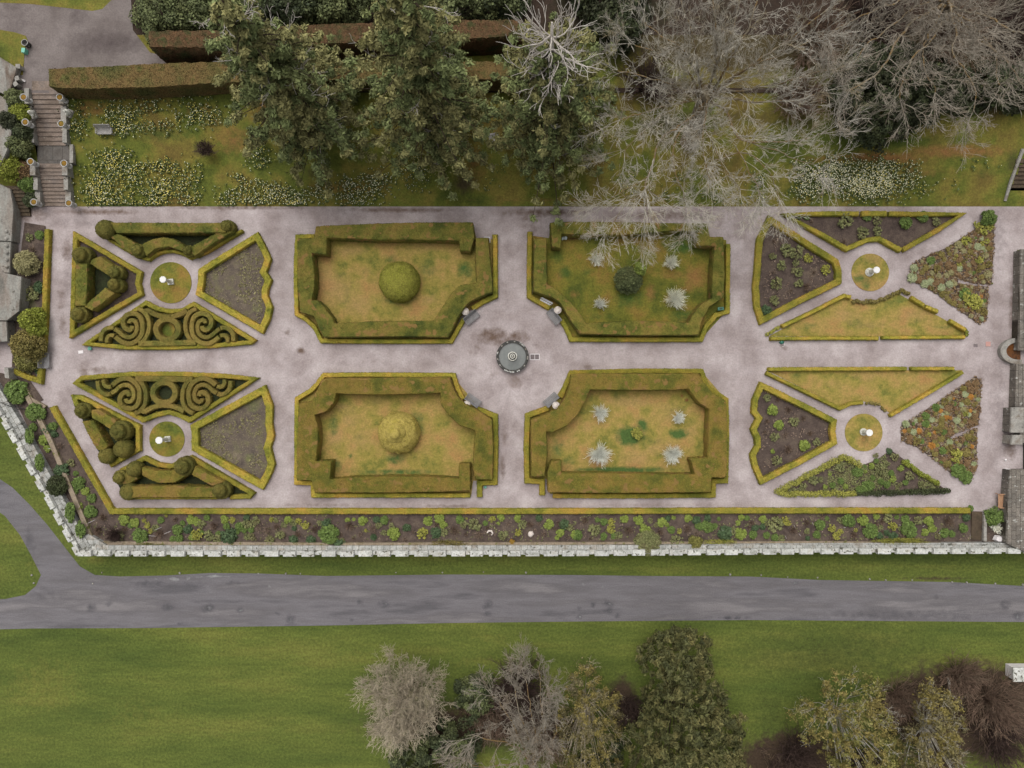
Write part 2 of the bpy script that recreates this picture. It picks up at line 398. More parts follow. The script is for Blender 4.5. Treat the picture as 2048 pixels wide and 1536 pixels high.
leafm('needle_dark', [(52, 56, 36), (62, 66, 42), (70, 70, 46)], .5)
leafm('needle_gold', [(70, 74, 40), (92, 92, 50), (124, 116, 66)], .6)
leafm('laurel', [(88, 96, 58), (102, 110, 66), (112, 116, 70)], .6, .5)
leafm('laurel_dark', [(58, 68, 42), (72, 80, 50), (82, 86, 52)], .6, .5)
leafm('olive_leaf', [(120, 110, 54), (138, 124, 64), (124, 112, 52)], .5, .4)
leafm('bud_leaf', [(112, 108, 44), (130, 126, 62), (142, 134, 84)], .6, .5)
leafm('grey_leaf', [(108, 100, 64), (126, 116, 80), (112, 104, 56)], .6, .45)
leafm('lime', [(118, 136, 50), (142, 156, 66), (130, 146, 56)], 1.5, .32)
leafm('mid', [(88, 108, 46), (108, 130, 60), (98, 116, 50)], 1.5, .38)
leafm('teal', [(66, 88, 54), (84, 104, 68), (74, 92, 56)], 1.5, .38)
leafm('dull', [(118, 122, 74), (136, 138, 86), (122, 114, 76)], 1.5, .4)
leafm('yell', [(146, 148, 54), (168, 164, 68), (138, 140, 54)], 1.5, .32)
leafm('brownleaf', [(122, 94, 60), (142, 112, 76), (128, 104, 66)], 1.5, .4)
leafm('pinkleaf', [(140, 116, 98), (160, 138, 120), (132, 110, 90)], 1.5, .35)
leafm('orange', [(176, 120, 44), (196, 138, 52), (166, 112, 60)], 1.5, .3)
leafm('sage', [(150, 158, 112), (172, 178, 134), (140, 150, 96)], 1.5, .3)
leafm('sand', [(148, 140, 92), (164, 156, 108), (138, 132, 80)], 1.5, .3)
leafm('limetree', [(120, 128, 36), (140, 148, 46), (126, 130, 40)], .8, .35)
leafm('darktopiary', [(56, 62, 34), (70, 78, 44), (60, 64, 36)], .8, .4)
M['daff_yellow'] = mat('daff_yellow', [(214, 196, 70), (232, 214, 110)], 2, 9, .05, 0, island=.2)
M['daff_white'] = mat('daff_white', [(226, 222, 172), (240, 238, 206)], 2, 9, .05, 0, island=.2)
M['daff_leaf'] = mat('daff_leaf', [(90, 104, 54), (106, 120, 72)], 2, 9, .1, 0, island=.3)

# ------------------------------------------------------------------ ground
def sheet(name, rings, mt, zoff=0.01, grid=0.6, zf=None, attrs=None, label=None, cat=None, kind='structure', skirt=0.0, bumpy=0.0, step=0.3):
    rr = [resample(r, step) for r in rings]
    vo, tr = triangulate(rr, grid, grid*0.4)
    z = (zf(vo[:, 1]) if zf else 0)+zoff
    z = np.broadcast_to(z, (len(vo),)).astype(float).copy()
    if bumpy: z += np.array([bumpy*(1+nz(a, b, 0, .7)+.6*nz(a, b, 3, 2.3)) for a, b in vo])
    V = np.column_stack([vo, z]); F = [tuple(t) for t in tr]
    if skirt:
        for r in rr:
            n = len(r); b = len(V); r = r if area(r) > 0 else r[::-1]
            zz = (zf(r[:, 1]) if zf else 0)+zoff; zz = np.broadcast_to(zz, (n,))
            zt = zz + (np.array([bumpy*(1+nz(a, c, 0, .7)+.6*nz(a, c, 3, 2.3)) for a, c in r]) if bumpy else 0)
            V = np.vstack([V, np.column_stack([r, zt]), np.column_stack([r, zz-skirt])])
            F += [(b+n+i, b+n+(i+1) % n, b+(i+1) % n, b+i) for i in range(n)]
    o = mesh(name, V, F, mt)
    for k, lst in (attrs or {}).items(): fattr(o, k, blobs(V, lst))
    return tag(o, label, cat, kind=kind)
def gridsheet(name, x0, x1, y0, y1, step, mt, zf, attrs, zoff=0.0, keep=None):
    xs = np.arange(x0, x1+1e-6, step); ys = np.arange(y0, y1+1e-6, step)
    X, Y = np.meshgrid(xs, ys); Z = np.broadcast_to(zf(Y) if zf else 0, X.shape)+zoff
    V = np.column_stack([X.ravel(), Y.ravel(), Z.ravel()]); n = len(xs)
    i = (np.arange(len(ys)-1)[:, None]*n+np.arange(n-1)[None]).ravel()
    F = np.stack([i, i+1, i+n+1, i+n], 1)
    if keep is not None:
        F = F[keep(V[F].mean(1))]
    o = mesh(name, V, F, mt)
    for k, lst in attrs.items(): fattr(o, k, blobs(V, lst))
    return tag(o, kind='structure')

# the wall line outside the border (photograph pixels at the wall top)
WALLZ = 1.0
wall_out = [(-60, 746), (12, 862), (152, 1113), (640, 1114), (1150, 1113), (1640, 1109), (2048, 1108), (2200, 1107)]
wall_w = W(wall_out, WALLZ)
garden_ring = wall_w + [P(2200, 415)[:2], P(-60, 415)[:2]]

dirt = [(985, 672, 46, 22, .95), (1035, 674, 34, 18, .9), (1005, 680, 40, 20, .8), (950, 700, 25, 20, .6), (1030, 762, 22, 26, .7), (985, 745, 30, 30, .45), (1075, 690, 14, 12, .6),
        (602, 702, 12, 9, 1.0), (575, 666, 9, 12, .7), (168, 740, 16, 18, .8), (198, 740, 60, 12, .6), (250, 700, 40, 8, .6), (135, 500, 18, 40, .7), (122, 600, 14, 50, .6), (125, 650, 12, 30, .7),
        (1005, 935, 9, 36, .8), (1010, 870, 14, 40, .6), (1175, 735, 14, 9, .9), (1567, 695, 14, 10, .7), (1480, 758, 10, 10, .4), (1030, 852, 12, 20, .5),
        (1090, 425, 120, 12, .9), (800, 420, 160, 7, .9), (480, 416, 200, 6, .8), (200, 424, 110, 8, .9), (1330, 430, 150, 20, .8), (1700, 400, 220, 8, .8), (1440, 440, 50, 40, .5),
        (1960, 760, 12, 26, .7), (2020, 900, 16, 30, .9), (1940, 860, 20, 10, .5), (2025, 620, 12, 120, .7), (1985, 1000, 26, 20, .5), (640, 1010, 220, 4, .7), (1300, 1010, 250, 4, .6), (900, 1012, 80, 6, .7),
        (60, 430, 60, 20, .8), (1060, 440, 40, 60, .6), (1240, 700, 80, 6, .5), (745, 722, 60, 12, .4), (1480, 470, 30, 40, .5)]
dark_patch = [(140, 560, 30, 150, .5), (2000, 800, 40, 260, .5), (1990, 480, 40, 120, .6), (150, 445, 120, 20, .5), (1880, 740, 40, 30, .4), (1800, 402, 230, 16, .5), (1952, 770, 14, 20, 1.0), (700, 428, 250, 12, .4)]  # soft darker gravel patches, most along the outer paths
for pa in [((395, 540), (500, 470)), ((430, 400), (300, 490)), ((270, 470), (215, 495))]: pass
gridsheet('gravel_path', -56, 60, -18.2, YN0+0.3, 0.2, M['gravel'], None, {'dirt': dirt, 'dark_patch': dark_patch},
          keep=lambda c: inside(c[:, :2], [wall_w+[(60, -10), (60, 18.2), (-56, 18.2), (-56, 2)]]))

# ground outside the wall: lawn, road
pots = [(336, 1214, 12, 8), (415, 1217, 12, 9), (580, 1240, 9, 12), (768, 1208, 12, 8), (768, 1211, 8, 5), (722, 1205, 7, 6), (975, 1209, 11, 9), (975, 1228, 8, 6), (1216, 1208, 10, 8),
        (1216, 1222, 9, 7), (1186, 1210, 6, 6), (1236, 1233, 6, 6), (361, 1247, 5, 4), (480, 1220, 8, 6), (555, 1228, 6, 5), (218, 1208, 8, 6), (183, 1216, 10, 8), (1874, 1192, 6, 5),
        (2012, 1210, 12, 9), (2035, 1232, 10, 10), (1158, 1217, 6, 5), (1158, 1233, 7, 6), (704, 1242, 5, 4), (856, 1210, 5, 4), (1290, 1206, 1, 1), (180, 1156, 7, 5), (1592, 1165, 8, 4)]
rdirt = [(a, b, r*1.4, s*1.3, .95) for a, b, r, s in pots] + [(1400, 1200, 400, 8, .4), (1800, 1230, 300, 20, .6), (1450, 1237, 60, 3, 1.2), (300, 1168, 60, 12, .7), (390, 1168, 40, 10, .7), (470, 1165, 50, 8, .6), (60, 1080, 20, 60, .6), (90, 1190, 60, 30, .5)]
rpale = [(a+r*.2, b, r*.7, s*.6, .6) for a, b, r, s in pots] + [(340, 1157, 70, 5, .6), (430, 1152, 80, 4, .6), (180, 1156, 8, 6, .6), (263, 1180, 20, 6, .35), (540, 1174, 7, 8, .5), (560, 1175, 6, 7, .4), (950, 1165, 9, 8, .45), (1000, 1168, 8, 12, .45), (1168, 1168, 8, 8, .5), (1205, 1172, 8, 6, .5), (1590, 1165, 8, 4, .7), (1100, 1254, 900, 3, .4)]
lw_dry = [(60, 1390, 120, 80, .7), (250, 1450, 160, 60, .5), (700, 1330, 160, 30, .5), (960, 1340, 120, 24, .6), (100, 930, 40, 60, .5), (50, 1130, 60, 40, .5), (600, 1130, 400, 10, .5), (980, 1290, 60, 12, .7), (170, 1130, 30, 12, .9), (1300, 1150, 600, 5, .6), (1400, 1280, 60, 20, .5)]
lw_lush = [(1700, 1320, 300, 90, .9), (1180, 1350, 120, 40, .6), (900, 1280, 600, 10, .4), (1900, 1130, 300, 16, .8), (1500, 1130, 300, 14, .5), (60, 1280, 80, 30, .5), (400, 1380, 250, 20, .4), (250, 1120, 90, 10, .5), (1560, 1450, 60, 80, .8)]
def garden_hole(c): return ~inside(c[:, :2], [ring_offset(np.array(wall_w+[(60, -10), (60, 18), (-56, 18), (-56, 2)]), -0.9)])
gridsheet('lawn', -110, 110, -100, 4.0, 0.5, M['lawn_mown'], None,
          {'dry': [b[:4]+(b[4],) for b in lw_dry], 'lush': lw_lush, 'brown': [(1250, 1420, 40, 60, 1.2), (980, 1470, 300, 60, 1.1), (1960, 1440, 200, 100, 1.8), (1840, 1420, 60, 40, 1.4), (1600, 1540, 120, 60, 1.6), (1900, 1166, 120, 4, 1)]}, zoff=OUT, keep=garden_hole)
def road_pts(pts): return W(pts, OUT)
north = [(2300, 1178), (2048, 1172), (1900, 1164), (1640, 1160), (1500, 1153), (1300, 1152), (1150, 1150), (900, 1149), (650, 1152), (520, 1147), (420, 1146), (330, 1151), (240, 1153), (190, 1150), (160, 1133), (130, 1095), (95, 1050), (60, 1010), (25, 975), (-20, 945), (-120, 900)]
west = [(-120, 985), (-20, 1012), (10, 1032), (40, 1070), (62, 1110), (82, 1150), (72, 1172), (50, 1190), (10, 1198), (-120, 1200)]
south = [(-120, 1262), (60, 1257), (300, 1256), (650, 1251), (900, 1246), (1150, 1243), (1500, 1240), (1640, 1241), (2048, 1244), (2300, 1246)]
road_ring = road_pts(north+west+south)
o = sheet('road', [road_ring], M['road'], OUT+0.006, 0.35, None, {}, step=.35)
V = np.empty(len(o.data.vertices)*3, dtype=np.float32); o.data.vertices.foreach_get('co', V); V = V.reshape(-1, 3)/np.array([(H-OUT)/H, (H-OUT)/H, 1])
fattr(o, 'dirt', blobs(V, rdirt)); fattr(o, 'pale', blobs(V, rpale))

# north lawn, terrace and wood
gridsheet('grass_bank', -60, 70, YN0, YN1+5, 0.3, M['bank'], terr,
          {'dry': [(560, 250, 60, 50, .8), (480, 290, 50, 40, .8), (210, 235, 50, 20, .9), (420, 235, 60, 20, .6), (1750, 322, 120, 14, 1.1), (1900, 310, 130, 16, 1.1), (1640, 325, 60, 12, .7), (950, 330, 30, 50, .8), (1850, 350, 60, 14, .6), (700, 380, 120, 14, .7), (1080, 400, 300, 6, .6), (520, 400, 60, 10, .6)],
           'lush': [(340, 280, 110, 22, .8), (160, 260, 24, 60, .8), (1750, 290, 200, 16, .9), (1200, 300, 60, 50, .6), (1960, 350, 60, 20, .6), (1440, 330, 60, 30, .5), (470, 350, 60, 20, .5), (960, 250, 30, 50, .7)],
           'brown': [(1500, 110, 330, 70, 1.7), (1900, 120, 330, 80, 1.7), (1350, 200, 170, 30, 1.2), (1480, 250, 160, 30, .7), (1900, 235, 200, 16, 1.0), (1640, 210, 90, 50, 1.1), (410, 310, 20, 16, .9), (930, 370, 30, 26, 1.1), (640, 350, 40, 12, .9), (1340, 270, 130, 50, .8), (1100, 300, 120, 70, .6), (840, 300, 90, 60, .6), (1600, 230, 60, 60, .9), (2010, 330, 22, 40, .7)]}, keep=lambda c: (c[:, 1] > YN0) & ~inside(c[:, :2], [np.array([P(86, 418)[:2], P(146, 418)[:2], P(131, 170, ZN)[:2], P(60, 170, ZN)[:2]])]) & ~inside(c[:, :2], [np.array([P(2014, 380)[:2], P(2110, 380)[:2], P(2110, 300)[:2], P(2042, 300)[:2]])]))
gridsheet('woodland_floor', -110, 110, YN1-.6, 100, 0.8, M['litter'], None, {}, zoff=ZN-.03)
sheet('terrace_lawn', [W([(-200, -200), (300, -200), (262, -40), (205, 18), (185, 22), (60, 8), (-200, -4)], ZN)], M['bank'], ZN+.012, 1.0)
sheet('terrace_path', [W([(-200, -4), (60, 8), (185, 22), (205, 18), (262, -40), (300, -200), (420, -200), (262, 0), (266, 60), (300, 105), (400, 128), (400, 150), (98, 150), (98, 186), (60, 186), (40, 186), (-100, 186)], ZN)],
      M['gravel_vignette'], ZN+.006, .5, attrs={'dirt': [], 'dark_patch': [(250, 110, 120, 30, 1.0), (60, 60, 140, 90, .5), (190, 60, 30, 30, .8), (80, 150, 60, 30, .6)]})

# ------------------------------------------------------------------ hedges
FUZZ = 75
def fuzz(V, F, dens, size, seed):
    """small leaf faces standing on the clipped surface"""
    g = np.random.default_rng(seed); T = []
    for f in F:
        if len(f) == 3: T.append(f)
        elif len(f) == 4: T += [(f[0], f[1], f[2]), (f[0], f[2], f[3])]
    T = np.array(T); A, B, Cc = V[T[:, 0]], V[T[:, 1]], V[T[:, 2]]
    n = np.cross(B-A, Cc-A); ar = np.linalg.norm(n, axis=1)*.5; n = n/np.maximum(ar[:, None]*2, 1e-9)
    m = int(ar.sum()*dens)
    if m < 1: return np.zeros((0, 3)), np.zeros((0, 4), int)
    k = g.choice(len(T), m, p=ar/ar.sum()); u = g.random(m); v = g.random(m); w_ = u+v > 1; u[w_], v[w_] = 1-u[w_], 1-v[w_]
    p = A[k]+u[:, None]*(B-A)[k]+v[:, None]*(Cc-A)[k]+n[k]*g.uniform(.005, .045, m)[:, None]
    nn = n[k]+g.normal(size=(m, 3))*.55; nn /= np.linalg.norm(nn, axis=1)[:, None]
    t = np.cross(nn, g.normal(size=(m, 3))); t /= np.linalg.norm(t, axis=1)[:, None]; b = np.cross(nn, t); s = size*(.6+.8*g.random(m))[:, None]
    return np.stack([p-t*s*.7, p+b*s*.45, p+t*s*.7, p-b*s*.45], 1).reshape(-1, 3), np.arange(m*4).reshape(m, 4)
def hedge(name, rings, h, mt, label, cat='hedge', group=None, z0=0.0, grid=0.22, rough=0.045, parent=None, inset=.05, step=.18, zf=None):
    """clipped hedge over a footprint given by world rings"""
    VV, FF = [], []
    R = []
    for k, r in enumerate(rings):
        r = resample(r, step)
        ccw = area(r) > 0
        if (k == 0) != ccw: r = r[::-1]
        sg = 1 if k == 0 else -1
        n = len(r)
        levels = [(0, 0), (.35, .01), (.75, 0.0), (.93, -inset*.35), (1, -inset)]
        rows = []
        for t, off in levels:
            q = ring_offset(r, off*sg)
            jx = np.array([(nz(a, b, t*h*3, 1.9)+.7*nz(a+9, b, t*h*3, 5.5))*rough for a, b in r]); jy = np.array([(nz(a, b+40, t*h*3, 1.9)+.7*nz(a, b-9, t*h*3, 5.5))*rough for a, b in r])
            zz = np.full(n, z0+t*h)
            if zf is not None: zz = zz+zf(q[:, 1])
            if t > .9: zz += np.array([nz(a, b, 7, 1.2)*rough*.9 for a, b in q])
            rows.append(np.column_stack([q[:, 0]+jx, q[:, 1]+jy, zz]))
        b = sum(len(v) for v in VV)
        VV.append(np.vstack(rows))
        L = len(levels)
        for j in range(L-1):
            for i in range(n):
                i2 = (i+1) % n; FF.append((b+j*n+i, b+j*n+i2, b+(j+1)*n+i2, b+(j+1)*n+i))
        R.append(rows[-1])
    r2 = [x[:, :2] for x in R]; zt = np.concatenate([x[:, 2] for x in R])
    vo, tr = triangulate(r2, grid, grid*.45)
    nb = len(zt)
    z = np.array([z0+h+.02*min(1, h)+nz(a, b_, 7, 1.2)*rough*.9+nz(a, b_, 2, 3.7)*rough*1.1+nz(a, b_, 5, 9)*rough*.7 for a, b_ in vo])
    if zf is not None: z = z+zf(vo[:, 1])
    # ring vertices keep their wall height (matched by nearest position)
    allr = np.vstack(r2)
    key = {(round(float(a), 4), round(float(b_), 4)): zz for (a, b_), zz in zip(allr, zt)}
    for i, (a, b_) in enumerate(vo):
        v = key.get((round(float(a), 4), round(float(b_), 4)))
        if v is not None: z[i] = v
    b = sum(len(v) for v in VV)
    VV.append(np.column_stack([vo, z])); FF += [tuple(t+b) for t in tr]
    VA = np.vstack(VV); fv, ff = fuzz(VA, FF, FUZZ, .075, len(FF))
    FF = FF+[tuple(r) for r in (ff+len(VA))]
    o = mesh(name, np.vstack([VA, fv]), FF, mt, parent, smooth=True)
    if label: tag(o, label, cat, group)
    return o
BH = 0.5
def boxline(crop, pts, wpx, label, closed=False, h=BH, mt='box', group='low box hedges edging the beds', sm=0, name='box_hedge'):
    q = C(*crop, pts) if crop else pts
    wl = np.array(W(q, h))
    if sm: wl = smooth_line(wl, closed, sm)
    wd = wpx/(crop[2] if crop else 1)/S*(H-h)/H
    return hedge(name, line_poly(wl, wd, closed), h, M[mt], label, 'hedge', group, grid=.2, rough=.03, inset=.05, step=.16)
def yewpoly(crop, pts, h, label, mt='yew', group=None, sm=0, name='yew_hedge'):
    q = C(*crop, pts) if crop else pts
    wl = np.array(W(q, h))
    if sm: wl = smooth_line(wl, True, sm)
    return hedge(name, [wl], h, M[mt], label, 'hedge', group, grid=.24)
def yewline(crop, pts, wpx, h, label, mt='yew_scroll', group=None, sm=2, closed=False, name='yew_hedge'):
    q = C(*crop, pts) if crop else pts
    wl = np.array(W(q, h))
    if sm: wl = smooth_line(wl, closed, sm)
    return hedge(name, line_poly(wl, wpx/(crop[2] if crop else 1)/S*(H-h)/H, closed), h, M[mt], label, 'hedge', group, grid=.16, rough=.022, inset=.035, step=.13)
c5, c6, c7, c8 = (100, 400, 4), (100, 720, 4), (560, 420, 4), (560, 720, 4)
d1, d2 = (1020, 420, 4), (1020, 720, 4)
d3, d4 = (1490, 400, 2048/558), (1490, 720, 2048/558)

# --- beds (soil, lawns) under the hedges
def bed(crop, pts, mt, name, zoff=.012, attrs=None, grid=.5, sm=0, skirt=0.0, bumpy=0.0):
    q = np.array(W(C(*crop, pts), 0.0))
    if sm: q = smooth_line(q, True, sm)
    a = {k: [tuple(C(*crop, [(b[0], b[1])])[0])+(b[2]/crop[2], b[3]/crop[2], b[4]) for b in v] for k, v in (attrs or {}).items()}
    return sheet(name, [q], M[mt], zoff, grid, None, a, skirt=skirt, bumpy=bumpy, step=.3)
bed(c5, [(205, 285), (712, 580), (698, 665), (715, 745), (175, 1070)], 'soil', 'bed_soil')
bed(c5, [(380, 190), (1460, 190), (1500, 240), (1145, 470), (1050, 420), (950, 400), (850, 420), (765, 480), (370, 250)], 'ivy', 'bed_ivy')
bed(c5, [(320, 500), (580, 600), (600, 690), (300, 860), (280, 520)], 'ivy', 'bed_ivy', .018)
bed(c5, [(1215, 565), (1655, 290), (1735, 460), (1700, 575), (1740, 640), (1710, 765), (1745, 850), (1690, 1030), (1200, 745), (1215, 650)], 'soil_weedy', 'bed_soil',
    attrs={'lush': [(1330, 650, 60, 60, .6), (1650, 860, 60, 60, .8)], 'dry': [(1500, 500, 160, 120, .5), (1550, 800, 160, 120, .5)]})
bed(c5, [(290, 1150), (765, 830), (850, 870), (950, 890), (1060, 880), (1145, 835), (1620, 1125), (1000, 1180), (600, 1175)], 'ivy', 'bed_ivy')
bed(c5, [(935+66*math.cos(i*.4488), 1035+66*math.sin(i*.4488)) for i in range(14)], 'lawn', 'bed_lawn', .03, {'lush': [(935, 1035, 60, 60, 1)]})
def c5m(pts): return [(x-25, 1297-y) for x, y in pts]
bed(c6, [(215, 180), (640, 120), (1000, 118), (1630, 150), (1110, 478), (1040, 440), (950, 410), (850, 430), (740, 475)], 'ivy', 'bed_ivy')
bed(c6, [(195, 295), (240, 305), (700, 535), (700, 715), (475, 835), (380, 720), (290, 560)], 'ivy', 'bed_ivy')
bed(c6, [(600, 860), (755, 785), (860, 840), (960, 850), (1125, 785), (1600, 1070), (1560, 1100), (600, 1100), (520, 950)], 'ivy', 'bed_ivy')
bed(c6, [(1155, 540), (1705, 245), (1750, 370), (1760, 610), (1735, 700), (1765, 830), (1690, 1000), (1160, 705)], 'soil_weedy', 'bed_soil',
    attrs={'lush': [(1620, 370, 80, 60, 1), (1330, 580, 60, 40, .7), (1500, 700, 80, 60, .6), (1600, 790, 60, 60, .9), (1450, 480, 90, 60, .5)], 'dry': [(1350, 580, 120, 90, .5), (1480, 770, 90, 60, .7)]})
lawnA = {'dry': [(470, 640, 190, 190, 1.0), (620, 760, 160, 110, 1.0), (1200, 720, 110, 60, .9), (560, 330, 200, 60, .9), (1150, 300, 240, 50, .8), (380, 560, 110, 200, .8)],
         'lush': [(940, 720, 230, 50, .8), (1180, 480, 110, 120, .7), (1480, 480, 80, 90, 1.0), (900, 390, 110, 50, .7), (1530, 300, 80, 90, .6), (700, 500, 100, 90, .5)]}
bed(c7, [(150, 215), (285, 215), (300, 130), (1545, 110), (1570, 225), (1720, 235), (1720, 680), (1450, 850), (1360, 1040), (340, 1040), (150, 830)], 'lawn_dry', 'compartment_lawn', attrs=lawnA, grid=.4)
lawnB = {'dry': [(520, 380, 130, 60, .9), (440, 620, 90, 110, 1.1), (650, 640, 140, 140, .8), (780, 320, 160, 60, .8), (560, 480, 110, 80, .9), (1250, 380, 160, 90, .5), (1100, 760, 260, 90, .5)],
         'lush': [(920, 790, 110, 60, 1.0), (440, 840, 90, 80, .8), (1090, 470, 90, 70, .8), (430, 520, 50, 140, .9), (900, 900, 500, 28, 1.1), (560, 775, 30, 20, 1), (1230, 640, 20, 16, 1), (1140, 560, 40, 90, .7)]}
bed(c8, [(140, 320), (350, 130), (1380, 125), (1600, 390), (1730, 460), (1720, 975), (1545, 965), (1530, 1080), (270, 1080), (262, 970), (140, 970)], 'lawn_dry', 'compartment_lawn', attrs=lawnB, grid=.4)
lawnC = {'dry': [(1480, 540, 130, 120, 1.1), (1120, 660, 60, 90, 1.0), (1300, 520, 200, 60, .8), (480, 300, 90, 40, .6), (400, 530, 60, 60, .7), (520, 680, 60, 50, .8), (1420, 620, 100, 60, .9), (1130, 480, 100, 60, .6)],
         'lush': [(1380, 290, 240, 90, 1.0), (440, 500, 70, 70, 1.0), (950, 700, 160, 120, .9), (1380, 850, 160, 80, .9), (620, 490, 80, 60, .7), (380, 380, 80, 90, .7), (700, 850, 200, 50, .6), (950, 430, 130, 60, .6)],
         'brown': [(500, 225, 140, 22, 1.0), (1560, 320, 40, 60, .7)]}
bed(d1, [(170, 205), (310, 225), (340, 110), (1580, 110), (1600, 225), (1730, 240), (1740, 800), (1530, 1030), (490, 1030), (430, 890), (180, 690)], 'lawn', 'compartment_lawn', attrs=lawnC, grid=.4)
lawnD = {'dry': [(950, 330, 250, 70, 1.0), (1300, 420, 200, 120, .8), (1200, 700, 160, 110, .9), (1000, 780, 190, 90, .9), (1450, 560, 100, 120, .7), (620, 540, 90, 60, .7)],
         'lush': [(960, 610, 130, 90, 1.5), (1060, 520, 60, 70, 1.2), (1350, 590, 90, 45, 1.5), (900, 880, 500, 34, 1.2), (380, 700, 80, 120, .8), (470, 800, 80, 70, .7), (640, 300, 50, 50, .7)],
         'brown': [(640, 605, 34, 8, 1.6), (590, 585, 22, 7, 1.5), (915, 275, 14, 12, 1.4), (1385, 290, 18, 16, 1.3), (1420, 325, 14, 8, 1.3), (1450, 520, 26, 9, 1.4)]}
bed(d2, [(150, 450), (310, 390), (480, 110), (1540, 100), (1740, 330), (1730, 960), (1620, 960), (1620, 1070), (320, 1070), (290, 950), (150, 955)], 'lawn_dry', 'compartment_lawn', attrs=lawnD, grid=.35)
bed(d3, [(185, 145), (670, 455), (690, 590), (125, 880), (90, 640), (105, 300)], 'soil', 'bed_soil', attrs={'dry': [(240, 300, 60, 60, .7), (490, 530, 90, 60, .7)], 'lush': [(160, 800, 40, 40, .8)]})
bed(d3, [(300, 108), (1590, 100), (1150, 365), (1080, 325), (990, 280), (900, 290), (760, 355)], 'soil', 'bed_soil')
TL = {'dry': [(750, 850, 160, 80, .9), (1250, 850, 180, 70, .9), (900, 920, 200, 50, .8)], 'lush': [(450, 930, 120, 40, .7), (1450, 930, 120, 30, .7), (1130, 740, 60, 40, .6)]}
bed(d3, [(175, 1000), (735, 705), (850, 755), (950, 758), (1120, 685), (1620, 965), (1610, 1005)], 'lawn_dry', 'triangle_lawn', attrs=TL)
bed(d4, [(160, 75), (1600, 75), (1070, 400), (1030, 365), (980, 325), (870, 305), (780, 312), (705, 350)], 'lawn_dry', 'triangle_lawn', attrs={'dry': [(900, 110, 180, 60, .9), (1250, 220, 120, 60, .7), (650, 180, 120, 60, .7)], 'lush': [(1150, 100, 200, 30, .5), (380, 120, 80, 40, .7), (870, 270, 90, 30, .6)]})
bed(d4, [(125, 190), (655, 450), (650, 600), (125, 885), (70, 700), (95, 580), (75, 300)], 'soil', 'bed_soil')
bed(d4, [(250, 980), (720, 715), (850, 775), (960, 735), (1070, 660), (1500, 970), (820, 985)], 'soil', 'bed_soil', attrs={'brown': [], 'lush': [(560, 880, 80, 50, .7), (1000, 860, 120, 70, .6)], 'dry': [(760, 870, 40, 70, .9)]})
rockA = [(1205, 520), (1225, 470), (1290, 430), (1480, 350), (1720, 190), (1830, 120), (1822, 300), (1808, 618), (1690, 618), (1560, 578), (1562, 612), (1785, 640), (1772, 880), (1720, 912), (1600, 830), (1420, 700), (1260, 610)]
rockB = [(1142, 590), (1145, 480), (1300, 380), (1500, 250), (1690, 120), (1735, 160), (1712, 478), (1590, 518), (1490, 562), (1522, 580), (1700, 498), (1695, 800), (1640, 915), (1520, 840), (1400, 740), (1260, 640)]
bed(d3, rockA, 'soil', 'rockery_soil', attrs={'lush': [(1400, 500, 300, 200, .5)], 'dry': [(1300, 560, 120, 80, .6)]}, bumpy=.06, zoff=.02)
bed(d4, rockB, 'soil', 'rockery_soil', attrs={'lush': [(1400, 500, 300, 200, .5)], 'dry': [(1300, 560, 120, 80, .6)]}, bumpy=.06, zoff=.02)
circ = lambda c, r, n=48: [(c[0]+r*math.cos(2*math.pi*i/n), c[1]+r*math.sin(2*math.pi*i/n)) for i in range(n)]
bed(c5, circ((968, 662), 165), 'lawn', 'round_lawn', .05, {'dry': [(860, 750, 90, 60, 1), (1070, 740, 60, 60, .9), (900, 820, 70, 30, .6)], 'lush': [(980, 560, 110, 40, .7)]}, skirt=.05)
bed(c6, circ((937, 632), 141), 'lawn', 'round_lawn', .05, {'dry': [(960, 560, 60, 40, .3)], 'lush': [(1000, 560, 60, 60, .7), (900, 700, 100, 60, .6)]}, skirt=.05)
bed(d3, circ((918, 532), 138), 'lawn_dry', 'round_lawn', .05, {'dry': [(950, 430, 110, 60, 1), (1000, 620, 60, 50, .9)], 'lush': [(840, 570, 60, 50, 1.1), (890, 620, 50, 50, 1.0)]}, skirt=.05)
bed(d4, circ((870, 532), 138), 'lawn_dry', 'round_lawn', .05, {'lush': [(900, 600, 110, 70, .5), (900, 450, 60, 40, .4)]}, skirt=.05)
# long border soil (inside the wall)
inner_ledge = [(58, 790), (105, 880), (190, 1083), (640, 1086), (1150, 1085), (1640, 1083), (1938, 1086)]
sheet('border_soil', [W([(98, 815), (112, 812), (222, 1022), (1944, 1022)]+inner_ledge[::-1], 0)], M['soil'], .03, .4, None,
      {'dry': [(560, 1060, 60, 20, .5), (900, 1050, 80, 20, .5), (1400, 1060, 90, 16, .5)], 'lush': [(1900, 1060, 60, 24, .5)]}, bumpy=.03)
sheet('border_soil', [W([(50, 445), (92, 452), (88, 600), (72, 762), (24, 742), (30, 600)], 0)], M['soil'], .03, .4, None, {'lush': [(60, 600, 20, 60, .7)]}, bumpy=.03)
sheet('border_soil', [W([(0, 745), (60, 760), (88, 800), (58, 812), (0, 770)], 0)], M['soil'], .035, .4, None, {}, bumpy=.02)

